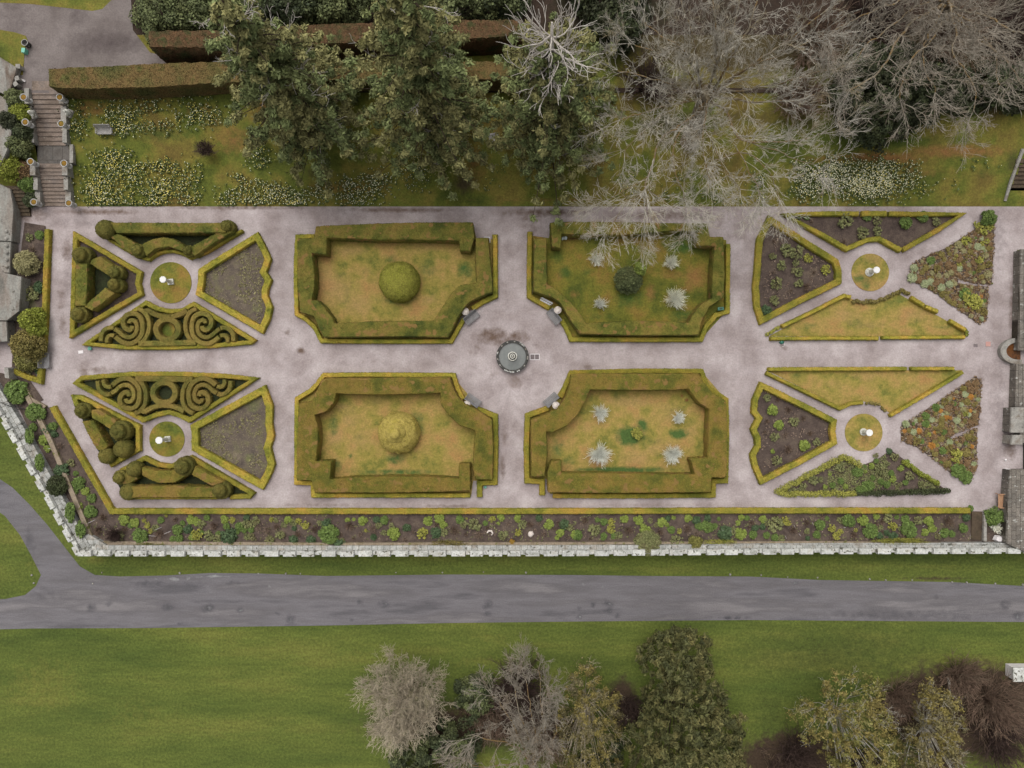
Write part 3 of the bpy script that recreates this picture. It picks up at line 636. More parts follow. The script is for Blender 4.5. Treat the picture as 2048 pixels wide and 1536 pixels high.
# --- box edging hedges, north west quarter
boxline(c5, [(200, 280), (712, 582), (697, 665), (718, 748), (172, 1072)], 38, 'yellow box hedge round the triangular topiary bed beside the west path, north half', True)
boxline(c5, [(365, 245), (500, 335), (765, 490), (850, 425), (950, 403), (1045, 420), (1145, 475), (1535, 242)], 24, 'thin box hedge curving above the north west round lawn', sm=1)
boxline(c5, [(1210, 565), (1652, 288), (1710, 400), (1740, 470), (1718, 540), (1700, 575), (1745, 640), (1716, 720), (1716, 770), (1752, 855), (1735, 940), (1690, 1035), (1188, 745), (1205, 660)], 50, 'scalloped box hedge round the bare soil bed east of the north west round lawn', True)
boxline(c5, [(285, 1150), (765, 822), (850, 868), (950, 890), (1060, 882), (1145, 832), (1620, 1122), (1600, 1138), (1300, 1165), (950, 1180), (600, 1178)], 34, 'box hedge framing the north scroll knot beside the middle path', True)
# south west quarter
boxline(c6, [(205, 185), (250, 145), (640, 114), (1000, 112), (1400, 130), (1632, 152), (1110, 483), (1040, 445), (950, 417), (850, 437), (742, 480)], 36, 'box hedge framing the south scroll knot below the middle path', True)
boxline(c6, [(215, 372), (190, 298), (240, 300), (700, 535), (702, 715), (475, 842)], 38, 'box hedge round the topiary bed west of the south west round lawn')
boxline(c6, [(560, 890), (755, 785), (860, 838), (960, 852), (1040, 825), (1125, 782), (1612, 1068), (1590, 1092), (1440, 1098)], 36, 'box hedge above the topiary bed at the south west corner', sm=0)
boxline(c6, [(620, 1106), (1340, 1106)], 18, 'thin box hedge at the south foot of the corner topiary bed')
boxline(c6, [(1152, 535), (1705, 240), (1752, 370), (1748, 500), (1762, 610), (1735, 700), (1768, 830), (1745, 900), (1690, 1003), (1158, 705), (1160, 620)], 56, 'wide box hedge round the bare soil bed east of the south west round lawn', True)
# centre compartments: outer box
G1 = 'low box hedges edging the four yew compartments'
boxline(c7, [(272, 208), (138, 212), (125, 400), (125, 600), (132, 832), (200, 868), (270, 930), (330, 1046), (700, 1050), (1368, 1050), (1470, 868)], 34, 'box hedge along the west and south of the north west compartment', group=G1)
boxline(c7, [(1535, 790), (1620, 735), (1722, 688), (1722, 440), (1720, 195)], 38, 'box hedge along the east of the north west compartment, above the bench', group=G1)
boxline(c8, [(1597, 1098), (1597, 985), (1718, 980), (1725, 700), (1722, 450), (1560, 385)], 42, 'box hedge along the east of the south west compartment', group=G1)
boxline(c8, [(1465, 315), (1420, 230), (1388, 122), (700, 118), (350, 122), (290, 200), (240, 250), (133, 312), (130, 600), (130, 982), (262, 985), (264, 1084), (900, 1084), (1520, 1084)], 36, 'box hedge along the north, west and south of the south west compartment', group=G1)
boxline(d1, [(160, 172), (155, 500), (155, 690), (240, 740), (318, 785)], 38, 'box hedge along the west of the north east compartment', group=G1)
boxline(d1, [(412, 880), (450, 940), (490, 1035), (1000, 1036), (1530, 1036), (1572, 930), (1645, 842), (1742, 812), (1745, 500), (1746, 270)], 36, 'box hedge along the south and east of the north east compartment', group=G1)
boxline(d2, [(258, 1084), (258, 972), (138, 968), (132, 700), (142, 445), (312, 385)], 42, 'box hedge along the west of the south east compartment', group=G1)
boxline(d2, [(405, 300), (450, 195), (490, 102), (1000, 88), (1535, 90), (1575, 205), (1640, 258), (1732, 318), (1738, 600), (1730, 970), (1632, 972), (1630, 1084), (900, 1090), (345, 1088)], 36, 'box hedge along the north, east and south of the south east compartment', group=G1)
# north east quarter
boxline(d3, [(185, 140), (430, 300), (670, 452), (690, 520), (690, 598), (400, 740), (125, 885), (92, 780), (82, 640), (96, 500), (102, 400), (112, 290)], 44, 'box hedge round the kite shaped rose bed west of the north east round lawn', True, sm=0)
boxline(d3, [(1150, 368), (1080, 332), (990, 283), (900, 292), (750, 358), (560, 250), (300, 107), (560, 98), (838, 98)], 34, 'lumpy box hedge along the west and south of the northern rose bed', sm=0)
boxline(d3, [(860, 98), (1045, 98)], 38, 'short box hedge in the middle of the northern rose bed edge')
boxline(d3, [(1062, 98), (1330, 102), (1600, 102), (1420, 220), (1165, 365)], 32, 'box hedge along the north east corner of the northern rose bed')
boxline(d3, [(275, 928), (520, 810), (735, 700), (780, 715)], 26, 'box hedge along the north west side of the upper triangular lawn')
boxline(d3, [(190, 1016), (600, 1014), (985, 1014)], 26, 'west half of the box hedge south of the upper triangular lawn')
boxline(d3, [(1010, 1010), (1300, 1008), (1620, 1006)], 24, 'east half of the box hedge south of the upper triangular lawn')
for i, (a, b, w_, l) in enumerate([((1225, 715), (1320, 775), 28, 'upper'), ((1330, 780), (1420, 820), 28, 'middle'), ((1510, 885), (1625, 955), 28, 'lower')]):
    boxline(d3, [a, b], w_, 'short piece of box hedge on the east side of the upper triangle, %s of three' % l)
# south east quarter
boxline(d4, [(175, 68), (700, 66), (1190, 64)], 26, 'long box hedge on the north side of the lower triangular lawn')
boxline(d4, [(1225, 64), (1540, 63)], 24, 'shorter box hedge at the north east end of the lower triangular lawn')
boxline(d4, [(160, 95), (430, 225), (700, 358), (780, 320), (870, 313)], 26, 'box hedge on the south west side of the lower triangular lawn')
boxline(d4, [(1070, 410), (1340, 250), (1605, 90)], 24, 'thin box hedge on the south east side of the lower triangular lawn')
boxline(d4, [(125, 187), (400, 320), (655, 450), (645, 525), (658, 605), (400, 750), (125, 890), (78, 780), (60, 700), (98, 630), (95, 570), (65, 510), (108, 430), (70, 380), (78, 290)], 42, 'scalloped box hedge round the bed west of the south east round lawn', True)
# lone box hedges
boxline(None, [(103, 814), (222, 1023), (640, 1023), (1150, 1023), (1500, 1022), (1942, 1022)], 10.5, 'very long box hedge between the gravel and the long border', group=None)
boxline(None, [(94, 458), (90, 560), (87, 650), (78, 762), (50, 753), (26, 742)], 10, 'box hedge along the west side path behind the weathered bench', group=None)

# --- yew compartments
YH = 1.6
G2 = 'broad clipped yew hedges of the four compartments'
yewpoly(c7, [(285, 128), (700, 108), (1100, 98), (1540, 95), (1556, 215), (1525, 330), (1440, 325), (1432, 245), (1100, 238), (800, 238), (375, 222), (372, 355), (258, 348), (275, 500), (278, 600), (255, 720), (300, 722), (360, 780), (410, 850), (435, 905), (800, 888), (1235, 885), (1290, 790), (1360, 680), (1440, 600), (1575, 582), (1563, 400), (1566, 222), (1665, 222), (1682, 400), (1698, 560), (1700, 655), (1620, 685), (1520, 730), (1460, 800), (1410, 880), (1370, 970), (1340, 1018), (1000, 1010), (350, 1018), (310, 940), (270, 850), (160, 815), (142, 650), (137, 500), (137, 228), (270, 222)], YH, 'broad mossy yew hedge enclosing the lawn with the north green dome', group=G2)
yewpoly(c8, [(130, 965), (135, 600), (152, 345), (250, 330), (300, 230), (332, 160), (370, 143), (700, 143), (1355, 135), (1375, 200), (1420, 290), (1480, 350), (1570, 392), (1695, 480), (1706, 700), (1700, 960), (1565, 955), (1547, 880), (1550, 700), (1565, 565), (1440, 525), (1350, 440), (1285, 352), (1283, 262), (1100, 272), (800, 278), (600, 275), (450, 268), (430, 340), (370, 415), (277, 440), (300, 520), (305, 640), (285, 810), (410, 808), (400, 955), (600, 940), (900, 932), (1200, 935), (1430, 950), (1435, 830), (1520, 830), (1522, 1045), (1300, 1055), (900, 1062), (275, 1062), (252, 965)], YH, 'broad yew hedge enclosing the lawn with the golden tiered dome', 'yew_warm', G2)
yewpoly(d1, [(322, 100), (500, 90), (1000, 97), (1570, 107), (1595, 200), (1600, 212), (1710, 214), (1718, 500), (1712, 700), (1600, 770), (1530, 900), (1508, 1000), (1000, 1003), (560, 990), (490, 890), (400, 740), (340, 700), (190, 650), (190, 500), (195, 230), (290, 225), (297, 590), (380, 640), (480, 730), (560, 830), (610, 905), (1000, 885), (1430, 900), (1460, 840), (1530, 750), (1615, 705), (1620, 500), (1635, 292), (1492, 285), (1500, 172), (1300, 167), (900, 200), (470, 195), (415, 190), (405, 305), (337, 295)], YH, 'broad yew hedge enclosing the lawn under the bare tree branches', group=G2)
yewpoly(d2, [(490, 118), (540, 112), (1000, 108), (1518, 110), (1545, 170), (1620, 262), (1728, 330), (1738, 500), (1735, 900), (1725, 942), (1615, 940), (1608, 1058), (900, 1066), (500, 1063), (305, 1060), (300, 900), (330, 810), (410, 805), (410, 905), (700, 905), (1100, 915), (1480, 915), (1445, 790), (1585, 782), (1585, 600), (1595, 395), (1520, 350), (1470, 290), (1430, 230), (1300, 240), (1000, 242), (640, 238), (600, 330), (540, 440), (450, 530), (340, 580), (290, 570), (300, 750), (275, 930), (170, 935), (170, 700), (168, 482), (250, 450), (380, 390), (450, 290), (482, 200)], YH, 'broad yew hedge enclosing the lawn with four white twiggy shrubs', 'yew_warm', G2)

# --- inner yew bands and topiary, west quarters
G3 = 'yew bands inside the western topiary beds'
yewpoly(c5, [(470, 178), (1400, 182), (1410, 262), (1000, 264), (530, 265)], 1.4, 'straight yew band along the north edge of the northern topiary bed', group=G3)
yewpoly(c5, [(475, 292), (545, 268), (740, 372), (700, 450), (640, 430)], 1.2, 'sloping yew band at the west of the northern topiary bed', group=G3)
yewpoly(c5, [(735, 352), (820, 310), (900, 297), (980, 308), (1060, 352), (1098, 395), (1060, 410), (950, 372), (850, 388), (765, 448)], 1.2, 'arched yew band above the north west round lawn', group=G3)
yewpoly(c5, [(1370, 240), (1470, 250), (1310, 345), (1155, 452), (1100, 388)], 1.2, 'sloping yew band at the east of the northern topiary bed', group=G3)
yewpoly(c5, [(203, 505), (298, 508), (298, 700), (285, 845), (196, 850)], 1.3, 'upright yew band beside the west path in the northern half', group=G3)
yewpoly(c5, [(345, 470), (400, 448), (505, 520), (470, 605), (380, 550), (315, 505)], 1.2, 'upper yew band of the triangular topiary bed, northern half', group=G3)
yewpoly(c5, [(440, 700), (520, 745), (420, 825), (335, 885), (265, 855)], 1.2, 'lower yew band of the triangular topiary bed, northern half', group=G3)
yewpoly(c6, [(330, 400), (385, 390), (530, 480), (500, 565), (335, 462)], 1.3, 'upper yew band of the topiary bed beside the slanting path', 'yew_warm', G3)
yewpoly(c6, [(255, 490), (345, 480), (400, 580), (465, 690), (430, 740), (370, 710), (300, 590)], 1.2, 'rusty yew band along the slanting west path', 'yew_warm', G3)
yewpoly(c6, [(650, 1010), (1000, 1005), (1330, 1020), (1335, 1100), (1000, 1100), (640, 1102)], 1.4, 'long rusty yew band at the south west corner of the garden', 'yew_warm', G3)
yewpoly(c6, [(735, 858), (850, 885), (960, 887), (1035, 862), (1090, 925), (1000, 983), (860, 985), (735, 925)], 1.2, 'curved yew band below the south west round lawn', 'yew_warm', G3)
yewpoly(c6, [(1160, 850), (1390, 975), (1300, 1012), (1130, 918)], 1.2, 'slanting yew band east of the corner topiary', 'yew_warm', G3)
yewpoly(c6, [(560, 985), (610, 890), (690, 920), (700, 950), (620, 1000)], 1.0, 'short yew band between two cake topiaries at the corner', group=G3)

def topiary(px, py, r, h, style, label, crop=None, mt='yew_top'):
    if style != 'dome': h *= .74
    if crop: px, py = C(*crop, [(px, py)])[0]; r = r/crop[2]
    zm = h*.62
    x, y, _ = P(px, py, zm); R = r/S*(H-zm)/H
    if style == 'cake': prof = [(R*.92, 0), (R, h*.25), (R, h*.56), (R*.93, h*.62), (R*.74, h*.64), (R*.72, h*.68), (R*.72, h*.84), (R*.62, h*.93), (R*.35, h*.97), (R*.30, h*.985), (R*.26, h*1.03), (R*.1, h*1.06)]
    elif style == 'ball': prof = [(R*.8, 0), (R, h*.35), (R*1.02, h*.6), (R*.9, h*.8), (R*.62, h*.94), (R*.3, h*.99), (R*.08, h)]
    else: prof = [(R*.97, 0), (R, h*.2), (R*.97, h*.42), (R*.88, h*.62), (R*.72, h*.8), (R*.5, h*.92), (R*.26, h*.98), (R*.06, h)]
    # refine profile, displace
    P2 = []
    for (a, b), (c, d) in zip(prof[:-1], prof[1:]):
        m = max(1, int(math.hypot(c-a, d-b)/.14))
        for k in range(m): P2.append((a+(c-a)*k/m, b+(d-b)*k/m))
    P2.append(prof[-1])
    n = max(28, int(2*math.pi*R/.16)); V = []
    for rr, z in P2:
        for i in range(n):
            a = 2*math.pi*i/n; cx, cy = rr*math.cos(a), rr*math.sin(a)
            d = 1+.05*nz(x+cx, y+cy, z, 1.7)+.04*nz(x+cx, y+cy, z, 5)
            V.append((cx*d, cy*d, z+.05*nz(x+cx, y+cy, z+3, 3)))
    F = [(j*n+i, j*n+(i+1) % n, (j+1)*n+(i+1) % n, (j+1)*n+i) for j in range(len(P2)-1) for i in range(n)]
    F.append(tuple((len(P2)-1)*n+i for i in range(n)))
    VA = np.array(V); fv, ff = fuzz(VA, F, 90, .085, n)
    F = F+[tuple(r) for r in (ff+len(VA))]
    o = mesh('topiary' if style != 'dome' else 'topiary_dome', np.vstack([VA, fv]), F, M[mt], smooth=True); o.location = (x, y, 0)
    return tag(o, label, 'topiary', 'clipped yew topiary')
T_ = topiary
T_(445, 235, 74, 2.6, 'ball', 'big round topiary at the north west corner of the northern bed', c5)
T_(1418, 212, 54, 2.4, 'cake', 'tiered topiary at the north east corner of the northern bed', c5)
T_(705, 405, 56, 2.2, 'cake', 'tiered topiary at the west end of the arched yew band', c5)
T_(1110, 408, 46, 2.2, 'cake', 'tiered topiary at the east end of the arched yew band', c5)
T_(252, 445, 74, 2.5, 'cake', 'tiered topiary at the top of the northern triangular bed', c5)
T_(525, 580, 58, 2.3, 'cake', 'upper of two touching topiaries at the inner end of the triangular bed', c5)
T_(522, 678, 60, 2.3, 'cake', 'lower of two touching topiaries at the inner end of the triangular bed', c5)
T_(232, 915, 68, 2.3, 'cake', 'tiered topiary at the bottom of the northern triangular bed', c5)
T_(262, 405, 64, 2.4, 'cake', 'tiered topiary at the top of the bed on the slanting path', c6)
T_(558, 568, 82, 2.8, 'cake', 'largest tiered topiary west of the south west round lawn', c6)
T_(585, 710, 72, 2.4, 'ball', 'rounded topiary below the largest tiered one', c6)
T_(455, 768, 62, 2.2, 'ball', 'rounded topiary at the point where the slanting path bends', c6)
T_(678, 872, 60, 2.2, 'ball', 'rounded topiary near the upper west end of the corner bed', c6)
T_(560, 940, 58, 2.1, 'cake', 'small tiered topiary at the west tip of the corner bed', c6)
T_(632, 1055, 68, 2.2, 'ball', 'rounded topiary at the lower west end of the corner bed', c6)
T_(1068, 852, 76, 2.9, 'cake', 'tall tiered topiary just below the south west round lawn', c6)
T_(1368, 1040, 74, 2.4, 'cake', 'tiered topiary at the east end of the corner bed', c6)
T_(945, 565, 164, 2.5, 'dome', 'large green clipped dome on the north lawn', c7, 'dome')
dm = T_(942, 585, 168, 2.1, 'dome', 'large golden clipped dome with a raised cap on the south lawn', c8, 'dome_gold')
T2 = Bx().lathe((0, 0, 0), [(.95, 0), (.98, .15), (.9, .38), (.62, .52), (.56, .6), (.5, .85), (.3, .98), (.08, 1.02)], 36, wob=.12)
cp = T2.obj('cap', M['dome_gold'], dm, True); cp.location = (-.1, .05, 1.78)

# --- scroll knots
def knot(crop, f, tag_):
    hh = .7
    g = 'clipped scrolls of the two knot beds'
    def sp(cx, cy, mir, r0, r1, a0, turns, tail):
        pts = []
        for i in range(int(turns*14)+1):
            t = i/(turns*14); a = a0+turns*2*math.pi*t; r = r0+(r1-r0)*t
            pts.append((cx+mir*r*math.cos(a), cy+r*math.sin(a)))
        return pts+tail
    base = ''
    # left and right double scrolls (two bands side by side, thin gap between them)
    for mir, cx in ((1, 645), (-1, 1225)):
        side = 'west' if mir == 1 else 'east'
        X = lambda p: (p[0] if mir == 1 else 1870-p[0], p[1])
        outer = [X(p) for p in [(520, 1095), (560, 1130), (605, 1150), (655, 1148), (705, 1118), (735, 1070), (740, 1010), (730, 950), (700, 915), (655, 905), (610, 917), (583, 950), (580, 990), (597, 1025), (628, 1042), (652, 1030), (656, 1006)]]
        inner = [X(p) for p in [(512, 1030), (545, 1050), (580, 1086), (620, 1101), (660, 1092), (688, 1060), (695, 1010), (682, 973), (655, 958), (633, 968), (630, 988)]]
        edge = [X(p) for p in [(700, 868), (745, 888), (778, 930), (791, 985), (787, 1050), (765, 1100), (728, 1148)]]
        yewline(crop, f(outer), 38, hh, 'outer coil of the %s scroll in the %s knot' % (side, tag_), group=g)
        yewline(crop, f(inner), 33, hh+.006, 'inner coil of the %s scroll in the %s knot' % (side, tag_), group=g)
        yewline(crop, f(edge), 34, hh-.006, 'arc beside the %s scroll in the %s knot' % (side, tag_), group=g)
        t1 = [X(p) for p in [(508, 1026), (480, 1018), (437, 1032), (408, 1068), (403, 1130)]]
        t2 = [X(p) for p in [(512, 1086), (490, 1080), (466, 1086), (452, 1106), (450, 1140)]]
        yewline(crop, f(t1), 34, hh+.004, 'outer tail of the %s scroll in the %s knot' % (side, tag_), group=g)
        yewline(crop, f(t2), 32, hh-.004, 'inner tail of the %s scroll in the %s knot' % (side, tag_), group=g)
    yewline(crop, f([(935+92*math.cos(i*.4488), 1035+84*math.sin(i*.4488)) for i in range(14)]), 46, hh+.01, 'ring at the centre of the %s knot' % tag_, group=g, closed=True, sm=1)
    yewline(crop, f([(755, 905), (775, 878), (815, 905), (870, 928), (935, 936), (1000, 928), (1055, 908), (1095, 882)]), 40, hh-.01, 'arch joining the two scrolls of the %s knot' % tag_, group=g)
    yewline(crop, f([(705, 1148), (935, 1146), (1165, 1140)]), 44, hh+.016, 'straight band under the centre ring of the %s knot' % tag_, group=g)
knot(c5, lambda p: p, 'north')
knot(c6, c5m, 'south')
x, y, _ = P(*C(*c6, [(912, 262)])[0], .4)

# upper terrace hedges
hedge('tall_hedge', [np.array(W([(97, 137), (300, 127), (480, 122), (1060, 122), (1060, 160), (640, 160), (437, 166), (300, 175), (178, 178), (112, 176), (97, 172)], 4.9))], 2.4, M['tall_hedge'], 'tall broad clipped hedge running east from the head of the stone steps', 'hedge', z0=ZN, grid=.35, step=.3, rough=.08, zf=lambda y_: 0*y_)
hedge('tall_hedge', [np.array(W([(298, 62), (420, 60), (640, 48), (900, 40), (1045, 38), (1045, 72), (900, 80), (720, 84), (600, 90), (400, 96), (298, 94)], 5.8))], 3.3, M['rust_hedge'], 'rust coloured tall clipped hedge behind the conifers', 'hedge', z0=ZN, grid=.35, step=.3, rough=.1, zf=lambda y_: 0*y_)

# ------------------------------------------------------------------ foliage and branches
def leaves(cen, rad, per, size, squash=.8, up=.25, asp=1.5, shell=.55, seed=0, tilt=.7):
    """rhombic leaf sprays round clump centres; returns V,F"""
    g = np.random.default_rng(seed)
    cen = np.asarray(cen, float).reshape(-1, 3); rad = np.broadcast_to(np.asarray(rad, float), (len(cen),))
    n = len(cen)*per; ci = np.repeat(np.arange(len(cen)), per)
    d = g.normal(size=(n, 3)); d[:, 2] += up; d /= np.linalg.norm(d, axis=1)[:, None]
    rr = rad[ci]*(shell+(1.08-shell)*g.random(n)**.6) if shell > .15 else rad[ci]*np.clip(np.abs(g.normal(0, .62, n))+.05, 0, 1.7)
    p = cen[ci]+d*rr[:, None]*np.array([1, 1, squash])
    nn = d+g.normal(size=(n, 3))*tilt; nn[:, 2] += .35; nn /= np.linalg.norm(nn, axis=1)[:, None]
    t = np.cross(nn, g.normal(size=(n, 3))); t /= np.linalg.norm(t, axis=1)[:, None]; b = np.cross(nn, t)
    s = size*(.6+.8*g.random(n))[:, None]
    V = np.stack([p-t*s*asp*.5, p+b*s*.5, p+t*s*asp*.5, p-b*s*.5], 1).reshape(-1, 3)
    return V, np.arange(n*4).reshape(n, 4)
class Twigs:
    def __init__(s, seed=0, sides=3): s.V = []; s.F = []; s.n = 0; s.g = random.Random(seed); s.k = sides
    def tube(s, pts, r0, r1, k=None):
        k = k or s.k; m = len(pts)
        for j, p in enumerate(pts):
            q = pts[j+1] if j < m-1 else p; o = pts[j-1] if j else p
            dx, dy, dz = q[0]-o[0], q[1]-o[1], q[2]-o[2]; l = math.sqrt(dx*dx+dy*dy+dz*dz) or 1; dx /= l; dy /= l; dz /= l
            ux, uy, uz = (dy*.93-dz*.2, dz*.31-dx*.93, dx*.2-dy*.31); l = math.sqrt(ux*ux+uy*uy+uz*uz) or 1; ux /= l; uy /= l; uz /= l
            vx, vy, vz = dy*uz-dz*uy, dz*ux-dx*uz, dx*uy-dy*ux
            r = r0+(r1-r0)*j/(m-1)
            for i in range(k):
                a = 6.2832*i/k; c_, s_ = r*math.cos(a), r*math.sin(a)
                s.V.append((p[0]+ux*c_+vx*s_, p[1]+uy*c_+vy*s_, p[2]+uz*c_+vz*s_))
        b = s.n
        for j in range(m-1):
            for i in range(k): s.F.append((b+j*k+i, b+j*k+(i+1) % k, b+(j+1)*k+(i+1) % k, b+(j+1)*k+i))
        s.n += m*k
    def path(s, p, d, L, seg, wob, lift):
        g = s.g; pts = [tuple(p)]; d = list(d); st = L/seg
        for _ in range(seg):
            d = [d[0]+g.gauss(0, wob), d[1]+g.gauss(0, wob), d[2]+g.gauss(0, wob*.7)+lift]
            l = math.sqrt(sum(x*x for x in d)); d = [x/l for x in d]
            q = pts[-1]; pts.append((q[0]+d[0]*st, q[1]+d[1]*st, q[2]+d[2]*st))
        return pts, d
    def grow(s, p, d, L, r, depth, kids=3, wob=.16, ratio=.66, ang=.75, lift=.03, rmin=.014, spread=1.0):
        g = s.g
        pts, dd = s.path(p, d, L, 4 if depth else 3, wob, lift)
        s.tube(pts, r, max(rmin*.6, r*.5 if depth else rmin*.5), 5 if r > .06 else 3)
        if depth <= 0: return
        for c in range(kids):
            t = .35+.65*(c+g.random())/kids; j = min(len(pts)-2, int(t*(len(pts)-1))); fr = t*(len(pts)-1)-j
            q = tuple(pts[j][i]+(pts[j+1][i]-pts[j][i])*min(1, fr) for i in range(3))
            ax = [g.gauss(0, 1) for _ in range(3)]; ax[2] *= .6*spread
            l = math.sqrt(sum(x*x for x in ax)); a = ang*g.uniform(.6, 1.25)
            nd = [dd[i]*math.cos(a)+ax[i]/l*math.sin(a) for i in range(3)]
            s.grow(q, nd, L*ratio*g.uniform(.7, 1.15), max(rmin, r*.56), depth-1, kids, wob, ratio, ang, lift, rmin, spread)
        s.grow(pts[-1], dd, L*ratio*g.uniform(.8, 1.1), max(rmin, r*.5), depth-1, kids, wob, ratio, ang, lift, rmin, spread)
    def limb(s, pts, r0, r1, every=.9, L=2.2, depth=2, wood=None, **kw):
        """a limb through given points that carries side branches all along"""
        g = s.g
        pts = smooth_line(np.array(pts, float), False, 2); pts = resample3(pts, .34)
        jit = np.cumsum(np.array([[g.gauss(0, .065) for _ in range(3)] for _ in pts]), 0); jit -= np.linspace(0, 1, len(pts))[:, None]*jit[-1]
        pts = pts+jit
        (wood or s).tube([tuple(p) for p in pts], r0, r1, 6)
        n = len(pts); acc = 0
        for i in range(int(n*.22)+1, n):
            acc += .34
            if acc >= every:
                acc = 0; t = i/n; d = pts[i]-pts[i-1]; d /= np.linalg.norm(d)
                a = g.uniform(.5, 1.1); ax = np.array([g.gauss(0, 1), g.gauss(0, 1), g.gauss(.15, .5)]); ax /= np.linalg.norm(ax)
                nd = d*math.cos(a)+ax*math.sin(a)
                s.grow(tuple(pts[i]), list(nd), L*(.6+.6*g.random())*(1.15-.5*t), max(.02, (r0+(r1-r0)*t)*.45), depth, **kw)
        d = pts[-1]-pts[-2]; d /= np.linalg.norm(d)
        for _ in range(3):
            s.grow(tuple(pts[-1]), [d[i]+g.gauss(0, .4) for i in range(3)], L*.9, r1*.8, depth, **kw)
    def obj(s, name, mt, parent=None, world=True):
        return mesh(name, np.array(s.V), np.array(s.F, dtype=np.int32), mt, parent, False, world)
def resample3(p, step):
    out = [p[0]]
    for a, b in zip(p[:-1], p[1:]):
        m = max(1, int(np.linalg.norm(b-a)/step))
        for k in range(1, m+1): out.append(a+(b-a)*k/m)
    return np.array(out)
def PV(px, py, z): return np.array(P(px, py, z))

# --- three tall conifers
def conifer(name, base, top, hgt, rmax, label, nclump, mts, seed, dead=0, deadtop=False, per=230):
    g = random.Random(seed)
    b = np.array(G(*base)); t = PV(*top, b[2]+hgt)
    root = empty(name, tuple(b), label, 'tree', 'tall conifers on the grass bank')
    tw = Twigs(seed, 3)
    tr = [b+(t-b)*k/8+np.array([g.gauss(0, .08), g.gauss(0, .08), 0])*(0 < k < 8) for k in range(9)]
    tk = Bx().tube([tuple(p) for p in tr], [(.55*(1-.085*k)+.05)*(.32 if deadtop and k > 7 else (.6 if deadtop and k > 6 else 1)) for k in range(9)][:9], 10).obj('trunk', M['dead_wood' if deadtop else 'bark_dark'], root, True, True)
    cen, rad = [], []
    nb = nclump//3
    for i in range(nb):
        f = (i+g.random())/nb; f = .04+.96*f
        if deadtop and f > .86: continue
        prof = (1-f**1.7)**.72*(.72+.28*min(1, f/.16))
        a = i*2.39996+g.uniform(-.35, .35); R_ = rmax*prof*g.uniform(.72, 1.12)*(1+.14*math.sin(3*a+seed))
        c = b+(t-b)*f; da = g.uniform(-.25, .25); dr = g.uniform(.12, .42)
        m = 7 if R_ > 3 else (5 if R_ > 1.6 else 3)
        for k in range(m):
            u = (k+.8)/m*.98; aa = a+da*u
            p = c+np.array([math.cos(aa)*R_*u, math.sin(aa)*R_*u, .35*u-dr*R_*u*u+g.uniform(-.15, .15)])
            cen.append(p); p += np.array([g.gauss(0, .22), g.gauss(0, .22), g.gauss(0, .15)]); rad.append((.8-.3*u)*g.uniform(.6, 1.15)*(.55+.45*prof))
        tw.tube([tuple(c), tuple((c+p)/2+np.array([0, 0, .25])), tuple(p)], .09, .02)
    cen = np.array(cen); rad = np.array(rad)
    half = np.array([nz(c_[0], c_[1], c_[2], .35)+g.gauss(0, .25) > 0 for c_ in cen])
    V1, F1 = leaves(cen[half], rad[half]*.85, int(per*.72), .14, .6, .5, 2.6, .1, seed, tilt=.6)
    V2, F2 = leaves(cen[~half], rad[~half]*.85, int(per*.72), .14, .6, .5, 2.6, .1, seed+1, tilt=.6)
    me = mesh('crown', np.vstack([V1, V2]), np.vstack([F1, F2+len(V1)]), [M[mts[0]], M[mts[1]]], root, False, True)
    me.data.polygons.foreach_set('material_index', np.r_[np.zeros(len(F1), np.int32), np.ones(len(F2), np.int32)])
    dt = Twigs(seed+5, 3)
    for i in range(dead):
        j = g.randrange(len(cen)); p = cen[j]; c = b+(t-b)*np.clip(((p-b)@(t-b))/((t-b)@(t-b)), 0, 1)
        d = p-c; d[2] *= .3; d = d/np.linalg.norm(d)
        q = c+(p-c)*.55+np.array([0, 0, rad[j]*.8+.3])
        dt.grow(tuple(q), list(d+np.array([0, 0, .12])), g.uniform(.9, 1.8), .04, 2, kids=2, wob=.35, rmin=.02)
        dt.obj('dead_branch', M['dead_wood'], root); dt = Twigs(seed+50+i, 3)
    if deadtop:
        ap = b+(t-b)*.84
        for i in range(40):
            a = i*.63+g.uniform(-.2, .2); dn = 1 if i % 3 else .5
            src = b+(t-b)*g.uniform(.74, .93)
            # the bare crown sweeps downhill and outwards
            d = [math.cos(a)*.8, math.sin(a)*.8-.45, g.uniform(-.1, .35)]
            dt.grow(tuple(src), d, g.uniform(1.2, 2.3), .075, 2, kids=2, wob=.24, rmin=.03, ang=.45)
            dt.obj('dead_branch', M['dead_wood'], root); dt = Twigs(seed+150+i, 3)
    tw.obj('limb', M['bark_dark'], root)
    return root
conifer('conifer_tree', (648, 270), (450, 10), 23, 6.6, 'wide dark conifer leaning to the west, nearest the daffodils', 390, ('needle', 'needle_green'), 11, dead=34, per=260)
conifer('conifer_tree', (868, 294), (795, -60), 25, 6.6, 'middle conifer of the three with the densest bushy crown', 390, ('needle', 'needle_green'), 23, dead=22)
conifer('conifer_tree', (1100, 292), (1104, 45), 19.5, 7.6, 'conifer with a bare bleached dead top', 360, ('needle_green', 'needle'), 37, dead=26, deadtop=True)

